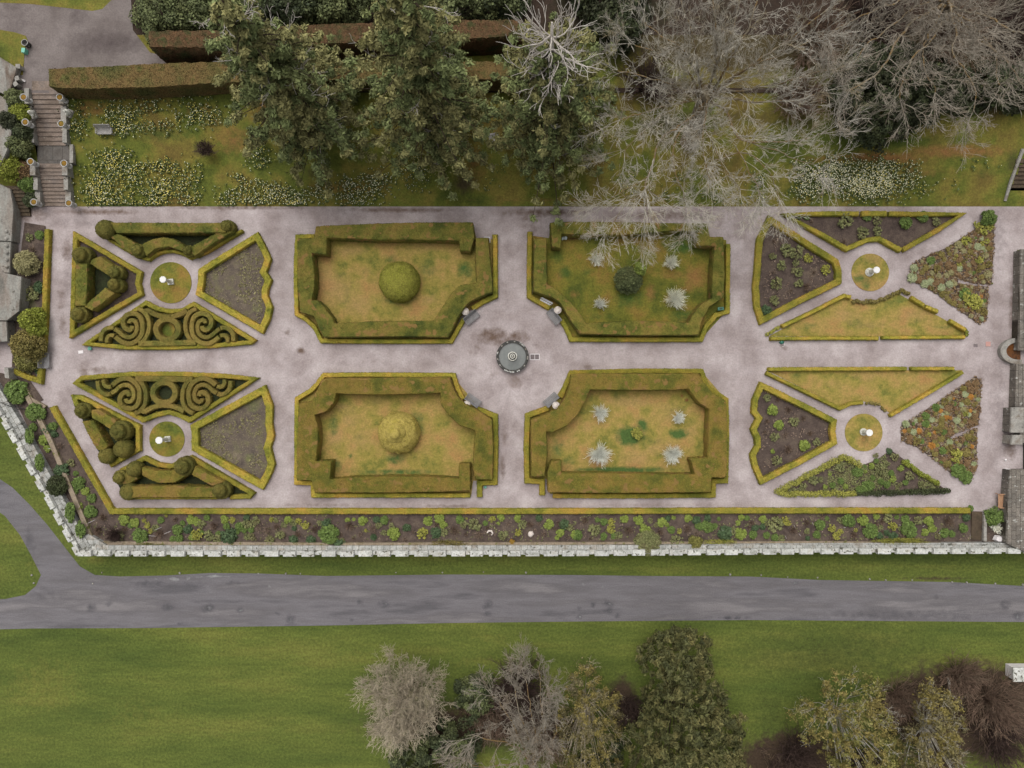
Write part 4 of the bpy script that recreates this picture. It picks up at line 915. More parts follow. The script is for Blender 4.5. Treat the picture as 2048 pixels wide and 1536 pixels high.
# --- crowns given by their outline from above
def outline_crown(name, poly, z0, htop, label, cat, group, mt, nclump, per, size, rad=(.4, .8), D=2.2, seed=1, trunk=None, barkm='bark_dark', lowfill=.35, mt2=None, twig=None, twigm='twig_grey', asp=1.4, zn=0.0, squash=.8):
    g = np.random.default_rng(seed); pl = np.array(poly, float); mn, mx = pl.min(0), pl.max(0)
    pts = g.uniform(mn, mx, (nclump*6, 2)); pts = pts[inside(pts, [pl])][:nclump]
    d = dist_edges(pts, [pl])/S
    dome = np.sqrt(np.clip(d/D, 0.03, 1))
    low = g.random(len(pts)) < lowfill
    zz = z0+htop*(dome*np.where(low, g.uniform(.35, .8, len(pts)), g.uniform(.86, 1.04, len(pts))))
    zz = zz+g.normal(0, 1, len(pts))*zn
    cen = np.array([P(a, b, z) for (a, b), z in zip(pts, zz)])
    r = g.uniform(rad[0], rad[1], len(pts)); cen[:, 2] = np.maximum(cen[:, 2]-r*.6, z0+r*.4)
    cc = pl.mean(0); bx, by, _ = P(cc[0], cc[1], z0+htop*.5)
    root = empty(name, (bx, by, z0), label, cat, group)
    h = g.random(len(cen)) < .5 if mt2 else np.ones(len(cen), bool)
    V1, F1 = leaves(cen[h], r[h], per, size, squash, .4, asp, .1 if zn else .5, seed)
    ms = [M[mt]]
    if mt2:
        V2, F2 = leaves(cen[~h], r[~h], per, size, squash, .4, asp, .1 if zn else .5, seed+1); ms.append(M[mt2])
        o = mesh('crown', np.vstack([V1, V2]), np.vstack([F1, F2+len(V1)]), ms, root, False, True)
        o.data.polygons.foreach_set('material_index', np.r_[np.zeros(len(F1), np.int32), np.ones(len(F2), np.int32)])
    else: mesh('crown', V1, F1, ms, root, False, True)
    tw = Twigs(seed, 3); st = np.array([bx, by, z0])
    if trunk: tw.tube([(bx, by, z0), (bx+.1, by, z0+htop*.3), (bx, by, z0+htop*.6)], trunk, trunk*.5, 8)
    k = min(len(cen), 60)
    for i in range(k):
        tw.tube([tuple(st+np.array([0, 0, htop*.2])), tuple((st+cen[i])/2+np.array([0, 0, .1])), tuple(cen[i])], .06, .02)
    if twig:
        t2 = tw
        for i in range(twig):
            c = cen[g.integers(len(cen))]; dd = c-st-np.array([0, 0, htop*.4]); dd = dd/(np.linalg.norm(dd)+.01)
            t2.grow(tuple(c), [dd[0], dd[1], dd[2]+.3], g.uniform(.5, 1.0), .018, 2, kids=2, wob=.25, rmin=.012)
    tw.obj('trunk', M[twigm if twig else barkm], root)  # one mesh for the trunk, side limbs and outer twigs
    return root
OC = outline_crown
GB = 'evergreen bushes behind the rust hedge'
OC('evergreen_bush', [(268, 10), (300, -40), (420, -40), (440, 40), (400, 62), (318, 60), (300, 92), (280, 70)], ZN, 3.6, 'rounded pale green evergreen bush beside the terrace gravel', 'bush', GB, 'laurel', 90, 170, .16, (.45, .8), 1.6, 3, .12)
OC('evergreen_bush', [(440, -60), (640, -60), (660, 20), (600, 46), (450, 40)], ZN, 4.2, 'dark evergreen bush between the west conifer and the rust hedge', 'bush', GB, 'laurel_dark', 90, 150, .18, (.5, .9), 1.8, 4, .12)
OC('evergreen_bush', [(570, -60), (760, -60), (770, 10), (700, 48), (590, 46)], ZN, 4.0, 'mid green evergreen bush behind the rust hedge', 'bush', GB, 'laurel', 80, 150, .18, (.5, .9), 1.8, 5, .12)
OC('evergreen_bush', [(840, -60), (1050, -60), (1050, 20), (1010, 38), (880, 40)], ZN, 4.0, 'dark evergreen bush behind the east end of the rust hedge', 'bush', GB, 'laurel_dark', 90, 150, .18, (.5, .9), 1.8, 6, .12, mt2='laurel')
OC('evergreen_bush', [(1120, -60), (1300, -60), (1290, 60), (1240, 110), (1190, 70)], ZN, 5.0, 'very dark evergreen between the dead topped conifer and the bare tree', 'bush', GB, 'needle_dark', 110, 150, .18, (.5, .9), 2, 7, .15, mt2='laurel_dark')
OC('yew_tree', [(1665, 150), (1720, 90), (1800, 80), (1900, 110), (1960, 160), (1960, 210), (1890, 225), (1830, 250), (1770, 290), (1710, 280), (1680, 230)], 1.8, 6.0, 'very dark spreading yew under the bare trees at the north east', 'tree', None, 'needle_dark', 210, 170, .2, (.5, 1.0), 3, 8, .3, mt2='laurel_dark')
OC('evergreen_bush', [(1960, 120), (2110, 90), (2110, 200), (2020, 215), (1960, 200)], 2.0, 4.0, 'dark evergreen bush at the north east edge above the orange grass', 'bush', None, 'needle_dark', 90, 150, .2, (.5, .9), 2, 9, .2, mt2='laurel_dark')
# olive crowned trees south of the drive
OC('olive_tree', [(1140, 1352), (1160, 1328), (1192, 1334), (1205, 1368), (1236, 1385), (1245, 1430), (1240, 1600), (1120, 1600), (1105, 1440), (1130, 1400)], OUT, 9, 'olive yellow budding tree between the bare tree and the golden conifer', 'tree', None, 'olive_leaf', 260, 110, .11, (.3, .6), 2.2, 12, .2, zn=.6, mt2='grey_leaf', twig=60, twigm='twig_taupe')
OC('golden_conifer', [(1330, 1262), (1395, 1262), (1425, 1285), (1420, 1340), (1455, 1400), (1495, 1440), (1480, 1490), (1500, 1600), (1232, 1600), (1262, 1520), (1250, 1470), (1290, 1420), (1285, 1340), (1276, 1300)], OUT, 12, 'broad golden green conifer with drooping sprays south of the drive', 'tree', None, 'needle_gold', 760, 80, .14, (.2, .55), 3.2, 13, .4, mt2='needle_gold', asp=2.8, squash=.7, zn=1.1)
OC('budding_tree', [(1578, 1420), (1600, 1400), (1640, 1400), (1655, 1345), (1700, 1340), (1765, 1360), (1770, 1400), (1790, 1440), (1800, 1500), (1830, 1600), (1700, 1600), (1650, 1510), (1600, 1480)], OUT, 9, 'lichen green budding tree at the bottom right of the photo', 'tree', None, 'bud_leaf', 300, 70, .13, (.3, .6), 2.2, 14, .25, mt2='olive_leaf', zn=.7, twig=70, twigm='twig_tree')
OC('budding_tree', [(1830, 1400), (1860, 1350), (1890, 1380), (1930, 1400), (1935, 1470), (1925, 1540), (1980, 1620), (1810, 1620), (1800, 1500), (1822, 1450)], OUT, 8, 'greyer olive tree next to the lichen green budding tree', 'tree', None, 'grey_leaf', 260, 70, .13, (.3, .6), 2.2, 15, .25, zn=.7, mt2='olive_leaf', twig=60, twigm='twig_tree')
OC('evergreen_bush', [(780, 1530), (800, 1480), (880, 1450), (930, 1440), (960, 1480), (940, 1600), (780, 1600)], OUT, 4, 'dark glossy evergreen bush below the round taupe tree', 'bush', None, 'laurel_dark', 110, 170, .15, (.4, .75), 1.8, 16, .15, mt2='laurel')
OC('evergreen_bush', [(915, 1370), (950, 1345), (985, 1360), (990, 1420), (950, 1460), (915, 1430)], OUT, 3.2, 'small green bush between the round taupe tree and the bare tree', 'bush', None, 'laurel', 60, 170, .13, (.35, .65), 1.5, 17, .1, mt2='laurel_dark')
OC('evergreen_bush', [(1130, 1600), (1125, 1545), (1200, 1500), (1240, 1480), (1250, 1600)], OUT, 3, 'dark bush at the foot of the golden conifer', 'bush', None, 'laurel_dark', 60, 150, .15, (.4, .7), 1.5, 18, .1)

# --- twiggy bushes
def twigbush(px, py, z0, r, h, n, mt, label, cat='bush', group=None, depth=2, rr=.03, kids=3, rmin=.014, seed=1, name='bare_bush', cone=.9, wob=.16, ratio=.66, fluffy=False):
    zm = z0+h*.5; x, y, _ = P(px, py, zm); tw = Twigs(seed, 3); g = tw.g
    L = math.hypot(r, h)*.50
    for i in range(n):
        a = 6.2832*(i+g.random())/n; t = math.sqrt(g.random())*cone
        e = (math.cos(a)*r*t, math.sin(a)*r*t, h*math.sqrt(max(.05, 1-t*t*.9)))
        l = math.sqrt(sum(v*v for v in e))
        if fluffy:
            for _q in range(7):
                dd = [v/l+g.gauss(0, .16) for v in e]
                tw.grow((x+.1*e[0], y+.1*e[1], z0+.05*e[2]), dd, l*.68*g.uniform(.6, 1.12), rr*.6, 1, kids=5, wob=.14, rmin=rmin, ratio=.48, ang=.5)
        else: tw.grow((x+.08*e[0], y+.08*e[1], z0), [v/l for v in e], l*.52*g.uniform(.85, 1.1), rr, depth, kids=kids, wob=wob, rmin=rmin, ratio=ratio, ang=.6)
    V = np.array(tw.V)-np.array([x, y, z0])
    o = mesh(name, V, np.array(tw.F, dtype=np.int32), mt if not isinstance(mt, str) else M[mt]); o.location = (x, y, z0)
    return tag(o, label, cat, group)
tb = twigbush
GW = 'pale bare shrubs on the compartment lawns'
q = lambda c, a, b: C(*c, [(a, b)])[0]
tb(*q(d1, 695, 395), 0, .95, 1.2, 16, 'twig_pale', 'bare shrub with a long stray shoot at the north west of the east lawn', group=GW, seed=2, rr=.024, rmin=.0095, fluffy=True)
tb(*q(d1, 1295, 415), 0, .9, 1.3, 24, 'twig_pale', 'dense grey bare shrub at the north east of the north compartment lawn', group=GW, seed=3, rmin=.0095, fluffy=True)
tb(*q(d1, 1325, 708), 0, 1.35, 1.7, 30, 'twig_pale', 'largest bare shrub on the north compartment lawn', group=GW, seed=4, rr=.024, rmin=.0095, fluffy=True)
tb(*q(d1, 720, 748), 0, .75, 1.3, 14, 'twig_white', 'smallest pale bare shrub on the north compartment lawn', group=GW, seed=5, rr=.024, rmin=.0095, fluffy=True)
tb(*q(d2, 725, 422), 0, 1.15, 1.2, 24, 'twig_white', 'white twiggy shrub at the north west of the south compartment lawn', group=GW, seed=6, rr=.022, rmin=.0095, fluffy=True)
tb(*q(d2, 1352, 466), 0, .72, 1.1, 24, 'twig_white', 'smallest and whitest shrub with thick curling stems', group=GW, seed=7, rr=.036, rmin=.0095, fluffy=True, wob=.3)
tb(*q(d2, 715, 757), 0, 1.4, 1.7, 34, 'twig_white', 'largest white twiggy shrub, south west of the yellow flowering plant', group=GW, seed=8, rr=.022, rmin=.0095, fluffy=True)
tb(*q(d2, 1310, 757), 0, 1.2, 1.5, 30, 'twig_white', 'white twiggy shrub in the south east corner of its lawn', group=GW, seed=9, rr=.022, rmin=.0095, fluffy=True)
tb(412, 298, 1.5, 1.2, 1.5, 40, 'twig_purple', 'dark red brown bare bush on the grass bank', seed=10, rmin=.018)
tb(*C(150, 1000, 4.096, [(320, 290)])[0], 0, 1.2, 1.2, 50, 'twig_purple', 'dark red twiggy bush at the west end of the long border', seed=11, rmin=.015)
for i, (a, b, r, h, m, l) in enumerate([(1040, 1385, 4.2, 3.4, 'twig_purple', 'purple brown thicket behind the bare tree south of the drive'), (1262, 1425, 2.2, 2.6, 'twig_purple', 'purple brown bush left of the golden conifer'),
        (1590, 1520, 3.4, 2.4, 'twig_purple', 'brown thicket right of the golden conifer'), (1800, 1400, 2.8, 2.6, 'twig_brown', 'dark reddish bush between the two budding trees'), (2000, 1420, 4.0, 4.0, 'twig_brown', 'reddish bare shrub at the lower right edge'),
        (1930, 1360, 2.6, 3.0, 'twig_brown', 'upright reddish bare shrub left of the white hut'),
        (2010, 1490, 4.0, 3.4, 'twig_purple', 'purple brown thicket in the bottom right corner'), (1560, 1580, 4, 3, 'twig_brown', 'reddish thicket at the bottom edge right of the golden conifer'), (1730, 1530, 3, 2.4, 'twig_purple', 'dark thicket under the lichen green budding tree'), (1880, 1540, 3.4, 3, 'twig_brown', 'reddish thicket below the greyer olive tree'), (980, 1440, 3.0, 2.6, 'twig_brown', 'brown thicket between the round taupe tree and the bare tree'), (1100, 1480, 3.4, 2.6, 'twig_brown', 'brown thicket at the foot of the forking bare tree')]):
    tb(a, b, OUT, r, h, 70 if i else 130, m, l, seed=20+i, depth=2, kids=3, rr=.05, rmin=.022, cone=1.0)
for i, (a, b, r, h, l) in enumerate([(1640, 60, 4.2, 4.5, 'brown bare thicket between the two big bare trees'), (1760, 20, 4.5, 5, 'brown bare thicket at the top of the photo'), (1900, 60, 4.5, 5, 'brown thicket behind the dark yew'), (2030, 60, 4.2, 5, 'brown thicket in the top right corner'), (1600, 190, 3, 3, 'low brown thicket left of the dark yew'), (1300, 160, 3.4, 3, 'low brown thicket under the big bare tree')]):
    tb(a, b, ZN-.3, r, h, 80, 'twig_purple' if i % 2 else 'twig_brown', l, seed=40+i, depth=2, rr=.05, rmin=.022, cone=1.0)

# --- round taupe tree
LW = .42
def bare_tree(name, base, z0, limbs, label, mt, trunk_r, seed, fork, extra=0, **kw):
    b = np.array([*P(base[0], base[1], z0)]); f = PV(*fork)
    root = empty(name, tuple(b), label, 'tree')
    Bx().tube([tuple(b), tuple(b+(f-b)*.33+np.array([.1, .05, 0])), tuple(b+(f-b)*.7-np.array([.1, 0, 0])), tuple(f)], [trunk_r*1.25, trunk_r, trunk_r*.85, trunk_r*.72], 12).obj('trunk', M['bark'], root, True, True)
    tw = Twigs(seed, 3); wood = Twigs(seed, 6)
    g0 = random.Random(seed+1)
    for L in limbs:
        pts = [b+(f-b)*g0.uniform(.62, 1.0)+np.array([g0.gauss(0, .12), g0.gauss(0, .12), 0]) if p is None else PV(*p) for p in L[0]]
        L = (L[0], L[1]*LW, L[2]*.8)+tuple(L[3:])
        tw.limb(pts, L[1], L[2], wood=wood, **{**kw, **(L[3] if len(L) > 3 else {})})
    tw.obj('crown', M[mt], root); wood.obj('limbs', M['limb_bark'], root)
    return root
def round_tree(px, py, z0, h, R, label, mt, n, seed, depth=4, **kw):
    zc = z0+h*.62; x, y, _ = P(px, py, zc)
    root = empty('bare_tree', (x, y, z0), label, 'tree')
    Bx().tube([(x, y, z0), (x+.1, y, z0+h*.2), (x, y, z0+h*.38)], [.45, .35, .3], 10).obj('trunk', M['bark'], root, True, True)
    tw = Twigs(seed, 3); g = tw.g
    for i in range(n):
        a = 2.39996*i; t = math.sqrt((i+.5)/n); el = t*1.45
        e = (math.sin(el)*math.cos(a)*R, math.sin(el)*math.sin(a)*R, (math.cos(el))*h*.55+.15*h)
        l = math.sqrt(sum(v*v for v in e))
        tw.grow((x, y, z0+h*.34), [v/l for v in e], l*.40, .07, depth, **kw)
    tw.obj('crown', M[mt], root); return root
round_tree(802, 1412, OUT, 9.0, 5.9, 'dense round taupe tree with no leaves, south of the drive', 'twig_taupe', 46, 77, depth=4, kids=3, wob=.2, ratio=.64, ang=.85, rmin=.017)
bare_tree('bare_tree', (1062, 1520), OUT, [
    ([None, (1040, 1470, 7), (1010, 1430, 8), (985, 1392, 8.5)], .24, .05), ([None, (1050, 1465, 8), (1035, 1420, 9), (1030, 1375, 9)], .22, .05),
    ([None, (1078, 1470, 7), (1092, 1430, 8), (1098, 1392, 8.5)], .2, .05), ([None, (1070, 1460, 7.5), (1062, 1410, 9), (1048, 1350, 9)], .2, .04),
    ([None, (1030, 1500, 6), (985, 1490, 7), (945, 1475, 7)], .22, .05), ([None, (1100, 1500, 7), (1118, 1470, 8), (1110, 1440, 8.5)], .2, .05), ([None, (1010, 1530, 6), (960, 1540, 7), (930, 1520, 7)], .2, .05),
    ([None, (1080, 1450, 8), (1075, 1400, 9.5), (1074, 1340, 9.5)], .14, .03)],
    'bare grey tree with forking limbs, right of the round taupe tree', 'twig_grey', .42, 81, (1066, 1530, 5), every=.42, L=1.7, depth=3, kids=3, rmin=.015, wob=.14, ang=.62)
# --- the great bare tree over the north path
F1 = (1418, 178, 8.5)
bare_tree('bare_tree', (1378, 285), 1.3, [
    ([None, (1400, 225, 9), (1335, 270, 11), (1312, 320, 11.5), (1290, 380, 11)], .32, .09, dict(L=2.6)),
    ([(1305, 345, 11.3), (1270, 375, 11.2), (1215, 400, 10.5)], .10, .04), ([(1300, 360, 11.2), (1292, 400, 11), (1290, 440, 10.5)], .1, .035, dict(every=.6)),
    ([(1296, 375, 11.1), (1330, 400, 11), (1365, 425, 10.5)], .1, .035, dict(every=.6)), ([(1295, 385, 11.1), (1255, 410, 11), (1225, 450, 10.5)], .09, .03, dict(every=.6)),
    ([None, (1380, 240, 10), (1345, 290, 12), (1345, 350, 12), (1370, 400, 11.5)], .2, .05),
    ([None, (1370, 205, 10), (1310, 215, 11.5), (1240, 240, 12)], .2, .05), ([None, (1350, 170, 11), (1290, 155, 12.5), (1235, 140, 12.5)], .2, .05),
    ([None, (1395, 130, 11), (1350, 90, 13), (1290, 45, 13.5)], .26, .05), ([None, (1440, 110, 12), (1430, 40, 15), (1420, -40, 16)], .28, .06),
    ([None, (1460, 120, 12), (1500, 50, 15), (1520, -30, 16)], .28, .06), ([None, (1480, 140, 12), (1560, 90, 14), (1640, 30, 15)], .28, .06),
    ([None, (1490, 180, 11), (1570, 160, 13), (1660, 140, 13.5)], .26, .05), ([None, (1480, 200, 10), (1560, 205, 12), (1640, 185, 12.5)], .22, .05),
    ([None, (1450, 225, 10), (1470, 290, 11), (1540, 290, 11.5), (1640, 268, 11.5)], .26, .05), ([(1430, 318, 10.5), (1490, 292, 11), (1540, 330, 11.5), (1560, 400, 11)], .14, .035, dict(every=.6)),
    ([(1470, 290, 11), (1500, 340, 11.5), (1520, 390, 11)], .12, .035, dict(every=.6)), ([(1500, 285, 11), (1580, 310, 11.5), (1630, 330, 11)], .12, .035, dict(every=.6)),
    ([None, (1430, 130, 11), (1470, 60, 13), (1480, -10, 14)], .2, .05), ([None, (1460, 150, 11), (1540, 120, 13), (1620, 80, 14)], .2, .05), ([None, (1390, 150, 11), (1330, 110, 12.5), (1270, 90, 13)], .18, .05), ([None, (1400, 250, 9), (1440, 330, 10), (1480, 380, 10)], .14, .04), ([None, (1380, 200, 9), (1300, 250, 10), (1250, 300, 10)], .15, .04),
    ([None, (1395, 100, 12), (1370, 30, 14.5), (1350, -30, 15)], .22, .05), ([None, (1420, 220, 11), (1400, 300, 12.5), (1420, 360, 12)], .16, .04)],
    'huge bare pale tree spreading over the north gravel path', 'twig_tree', .75, 91, F1, every=.6, L=2.15, depth=3, kids=3, rmin=.0135, wob=.17, ang=.66)
bare_tree('bare_tree', (1905, 60), ZN, [
    ([None, (1850, 20, 11), (1800, 80, 13), (1760, 150, 13), (1700, 180, 12.5)], .4, .07), ([None, (1870, 60, 12), (1830, 100, 13.5), (1812, 150, 13), (1800, 200, 12)], .28, .06),
    ([None, (1900, 60, 12), (1900, 110, 13.5), (1950, 160, 13), (1945, 225, 12)], .26, .05), ([None, (1950, 60, 12), (2010, 110, 13), (2050, 170, 12.5)], .26, .06),
    ([None, (1830, -10, 12), (1740, 20, 14), (1670, 60, 14.5)], .28, .06), ([None, (1850, 90, 12), (1850, 140, 13), (1870, 185, 12.5)], .2, .05), ([None, (1960, 20, 13), (2040, 60, 14), (2100, 90, 14)], .28, .06),
    ([None, (1800, 40, 13), (1740, 90, 14), (1690, 140, 13.5)], .2, .05), ([None, (1990, 80, 12), (1990, 130, 13), (2000, 170, 12.5)], .2, .05)],
    'bare brown tree reaching over the dark yew in the top right', 'twig_grey', .7, 95, (1890, -10, 8.5), every=.5, L=2.3, depth=3, kids=3, rmin=.0135, wob=.17, ang=.66)

# --- flowering plant, evergreen and yellow shrub in the compartments
def clump(name, px, py, r, h, mt, label, cat, group=None, n=40, per=60, size=.09, seed=1, z0=0.0, asp=1.4, hollow=0):
    zm = z0+h*.6; x, y, _ = P(px, py, zm); g = np.random.default_rng(seed)
    a = g.uniform(0, 6.283, n); t = np.sqrt(g.random(n))
    if hollow: t = np.maximum(t, hollow)
    c = np.column_stack([np.cos(a)*r*t*.8, np.sin(a)*r*t*.8, h*np.sqrt(1-t*t*.8)*g.uniform(.6, .95, n)])
    V, F = leaves(c, r*.28, per, size, .8, .5, asp, .4, seed)
    V[:, 2] = np.maximum(V[:, 2], .01)
    o = mesh(name, V, F, M[mt]); o.location = (x, y, z0)
    return tag(o, label, cat, group)
clump('evergreen_shrub', *q(d1, 950, 555), 1.4, 2.0, 'laurel', 'dark green rounded shrub in the middle of the north compartment lawn', 'shrub', n=110, per=110, size=.10, seed=31)
clump('lime_shrub', *q(d1, 1040, 470), .72, 2.6, 'lime', 'bright yellow green shrub leaning on the dark shrub', 'shrub', n=50, per=80, size=.09, seed=32)
clump('flowering_shrub', *q(d2, 1020, 592), .62, .9, 'yell', 'small yellow flowering plant in a dark green patch of lawn', 'plant', n=44, per=26, size=.10, seed=33)
clump('evergreen_shrub', *C(1800, 420, 6.4, [(1150, 95)])[0], .8, 1.2, 'mid', 'round green shrub at the north tip of the upper rockery', 'shrub', n=60, per=90, size=.09, seed=34)

# ------------------------------------------------------------------ border plants (copies of a few kinds)
def proto(name, kind, mt, seed):
    g = np.random.default_rng(seed)
    if kind == 'mound':
        n = 34; a = g.uniform(0, 6.283, n); t = np.sqrt(g.random(n))
        c = np.column_stack([np.cos(a)*t*.78, np.sin(a)*t*.78, .75*np.sqrt(1-t*t*.85)*g.uniform(.6, .95, n)])
        V, F = leaves(c, .27, 42, .17, .8, .6, 1.3, .4, seed)
    elif kind == 'loose':
        n = 46; a = g.uniform(0, 6.283, n); t = np.sqrt(g.random(n))*1.05
        c = np.column_stack([np.cos(a)*t*.85, np.sin(a)*t*.85, .3+.45*g.random(n)])
        V, F = leaves(c, .17, 14, .15, .8, .5, 1.5, .3, seed)
    elif kind == 'tuft':                            # dry stalks
        tw = Twigs(seed, 3)
        for i in range(40):
            a = 6.283*i/40; e = tw.g.uniform(.2, 1)
            tw.grow((0, 0, 0), [math.cos(a)*e, math.sin(a)*e, .6], .62*tw.g.uniform(.7, 1.1), .028, 1, kids=2, rmin=.02, ang=.5)
        V, F = np.array(tw.V), np.array(tw.F, dtype=np.int32)
    if kind != 'tuft': V[:, 2] = np.maximum(V[:, 2], .01)
    return mesh(name, V, F, M[mt])
KINDS = {'L': ('lime_plant', 'mound', 'lime', 'bright lime clump'), 'G': ('green_plant', 'mound', 'mid', 'mid green clump'), 'D': ('blue_green_plant', 'mound', 'teal', 'dark blue green clump'),
         'U': ('dull_plant', 'loose', 'dull', 'dull olive clump'), 'Y': ('yellow_plant', 'loose', 'yell', 'loose yellow green plant'), 'B': ('brown_plant', 'tuft', 'twig_brown', 'brown dead stalks'),
         'P': ('pink_brown_plant', 'tuft', 'pinkleaf', 'pale pinkish dry stalks')}
protos = {}
used_labels = {}
ORD = ['first', 'second', 'third', 'fourth', 'fifth', 'sixth', 'seventh', 'eighth', 'ninth', 'tenth', 'eleventh', 'twelfth', 'thirteenth', 'fourteenth', 'fifteenth', 'sixteenth', 'seventeenth', 'eighteenth', 'nineteenth', 'twentieth']
def ordn(i):
    if i < 20: return ORD[i]
    t = {2: 'twenty', 3: 'thirty', 4: 'forty', 5: 'fifty'}[(i+1)//10]; u = (i+1) % 10
    return (t[:-1]+'ieth') if u == 0 else t+' '+ORD[u-1]
prng = random.Random(3)
def plants(lst, where, group, hz=.7, z0=.03):
    """lst of (px, py, radius px, kind) sorted west to east; label = ordinal of its kind from the west"""
    lst = sorted(lst, key=lambda p: p[0]); cnt = {}
    for px, py, r, k in lst:
        i = cnt.get(k, 0); cnt[k] = i+1
        nm, kd, mt, lb = KINDS[k]
        label = '%s %s from the west %s' % (ordn(i), lb, where)
        R = r/S*1.08; x, y, _ = P(px, py, z0+R*hz*.6)
        if k not in protos:
            protos[k] = [proto(nm, kd, mt, 100+hash_(k)), None]; o = protos[k][0]
            o.location = (x, y, z0); o.scale = (R, R, R*hz*1.2); tag(o, label, 'plant', group)
            o.rotation_euler = (0, 0, prng.uniform(0, 6))
        else:
            o = copy_thing(protos[k][0], (x, y, z0), (R*prng.uniform(.9, 1.1), R*prng.uniform(.9, 1.1), R*hz*1.2), prng.uniform(0, 6), label, group)
            o.name = nm
def hash_(k): return ord(k[0])
def crop_pl(ox, oy, s, L): return [(ox+a/s, oy+b/s, r/s, k) for a, b, r, k in L]
PB = crop_pl(150, 1000, 4.096, [(395, 165, 45, 'L'), (485, 185, 38, 'L'), (455, 210, 25, 'G'), (590, 205, 25, 'Y'), (615, 255, 22, 'Y'), (565, 165, 18, 'Y'), (700, 165, 28, 'G'), (745, 128, 14, 'Y'), (530, 295, 62, 'G'), (180, 265, 45, 'B'), (690, 275, 55, 'B'), (820, 160, 35, 'B'), (950, 160, 36, 'L'), (995, 175, 34, 'L'), (880, 190, 22, 'G'), (835, 245, 46, 'G'), (920, 240, 38, 'D'), (850, 320, 38, 'G'), (1000, 280, 45, 'Y'), (958, 300, 32, 'L'), (1035, 270, 25, 'G'), (800, 320, 28, 'G'), (1135, 215, 55, 'B'), (1220, 160, 36, 'L'), (1285, 165, 25, 'Y'), (1240, 220, 32, 'G'), (1255, 295, 72, 'D'), (1345, 220, 38, 'G'), (1385, 245, 25, 'G'), (1330, 262, 20, 'G'), (1440, 245, 28, 'G'), (1405, 150, 30, 'D'), (1485, 165, 32, 'U'), (1445, 305, 32, 'U'), (1570, 250, 58, 'P'), (1610, 162, 20, 'Y'), (1745, 165, 35, 'L'), (1830, 175, 25, 'Y'), (1885, 205, 33, 'Y'), (1820, 280, 42, 'B'), (1960, 240, 50, 'B'), (1930, 330, 38, 'D'), (400, 240, 40, 'B'), (1500, 230, 50, 'P'), (1100, 290, 40, 'U'), (1650, 220, 40, 'B')])
PB += crop_pl(650, 1000, 4.096, [(30, 285, 80, 'G'), (185, 165, 22, 'L'), (235, 160, 15, 'L'), (200, 215, 62, 'B'), (310, 172, 38, 'L'), (420, 165, 30, 'D'), (485, 165, 36, 'G'), (390, 240, 60, 'P'), (335, 250, 14, 'Y'), (480, 270, 25, 'U'), (560, 280, 58, 'L'), (650, 325, 32, 'P'), (668, 230, 35, 'D'), (845, 172, 42, 'L'), (800, 275, 46, 'Y'), (905, 270, 45, 'D'), (935, 150, 42, 'L'), (970, 205, 32, 'L'), (1105, 160, 36, 'G'), (1160, 150, 10, 'Y'), (1060, 250, 62, 'B'), (1225, 205, 52, 'U'), (1260, 285, 55, 'P'), (1370, 158, 28, 'Y'), (1440, 145, 32, 'L'), (1420, 193, 15, 'L'), (1460, 290, 38, 'U'), (1580, 150, 33, 'L'), (1580, 265, 28, 'Y'), (1680, 200, 42, 'B'), (1755, 150, 30, 'D'), (1832, 200, 44, 'L'), (1915, 195, 35, 'B'), (1925, 272, 35, 'L'), (1900, 310, 18, 'L'), (1790, 280, 38, 'P'), (2045, 285, 35, 'L'), (110, 375, 60, 'D'), (1500, 200, 30, 'P'), (1330, 230, 30, 'B')])
PB += crop_pl(1150, 1000, 4.096, [(20, 290, 42, 'G'), (185, 165, 22, 'G'), (238, 180, 32, 'G'), (300, 180, 28, 'Y'), (295, 240, 33, 'Y'), (160, 240, 50, 'U'), (235, 300, 30, 'G'), (405, 155, 32, 'L'), (520, 165, 40, 'L'), (575, 240, 45, 'L'), (440, 250, 62, 'B'), (615, 170, 25, 'U'), (715, 185, 38, 'L'), (755, 205, 20, 'L'), (790, 245, 33, 'G'), (700, 265, 45, 'B'), (855, 255, 22, 'Y'), (808, 145, 18, 'L'), (930, 152, 35, 'L'), (1000, 170, 35, 'D'), (920, 240, 50, 'B'), (1000, 280, 38, 'P'), (1085, 220, 50, 'G'), (1145, 215, 25, 'G'), (1180, 155, 18, 'G'), (1235, 275, 58, 'D'), (1365, 145, 28, 'L'), (1335, 190, 22, 'L'), (1410, 148, 22, 'G'), (1360, 275, 50, 'L'), (1460, 285, 36, 'G'), (1540, 160, 32, 'L'), (1540, 220, 28, 'D'), (1640, 200, 58, 'U'), (1720, 170, 34, 'Y'), (1750, 190, 22, 'Y'), (1640, 310, 33, 'G'), (1790, 250, 52, 'B'), (1900, 190, 40, 'B'), (2010, 205, 48, 'G'), (830, 340, 50, 'U'), (80, 170, 45, 'B'), (1090, 150, 30, 'D'), (1450, 190, 40, 'B')])
PB += crop_pl(1650, 1000, 5.146, [(20, 190, 25, 'G'), (70, 290, 38, 'Y'), (120, 370, 38, 'Y'), (245, 215, 72, 'G'), (155, 330, 32, 'Y'), (395, 210, 60, 'L'), (315, 310, 22, 'Y'), (475, 320, 78, 'G'), (300, 360, 55, 'B'), (530, 170, 36, 'L'), (640, 180, 52, 'U'), (695, 270, 48, 'Y'), (590, 230, 48, 'B'), (640, 340, 34, 'D'), (560, 370, 42, 'D'), (830, 200, 45, 'G'), (870, 310, 84, 'G'), (960, 215, 50, 'U'), (1070, 220, 56, 'L'), (1110, 290, 48, 'L'), (1030, 335, 38, 'L'), (1235, 340, 50, 'G'), (1310, 350, 34, 'G'), (1280, 230, 90, 'B'), (1430, 290, 48, 'G'), (1460, 180, 44, 'D'), (1500, 90, 34, 'G')])
frng = random.Random(17)
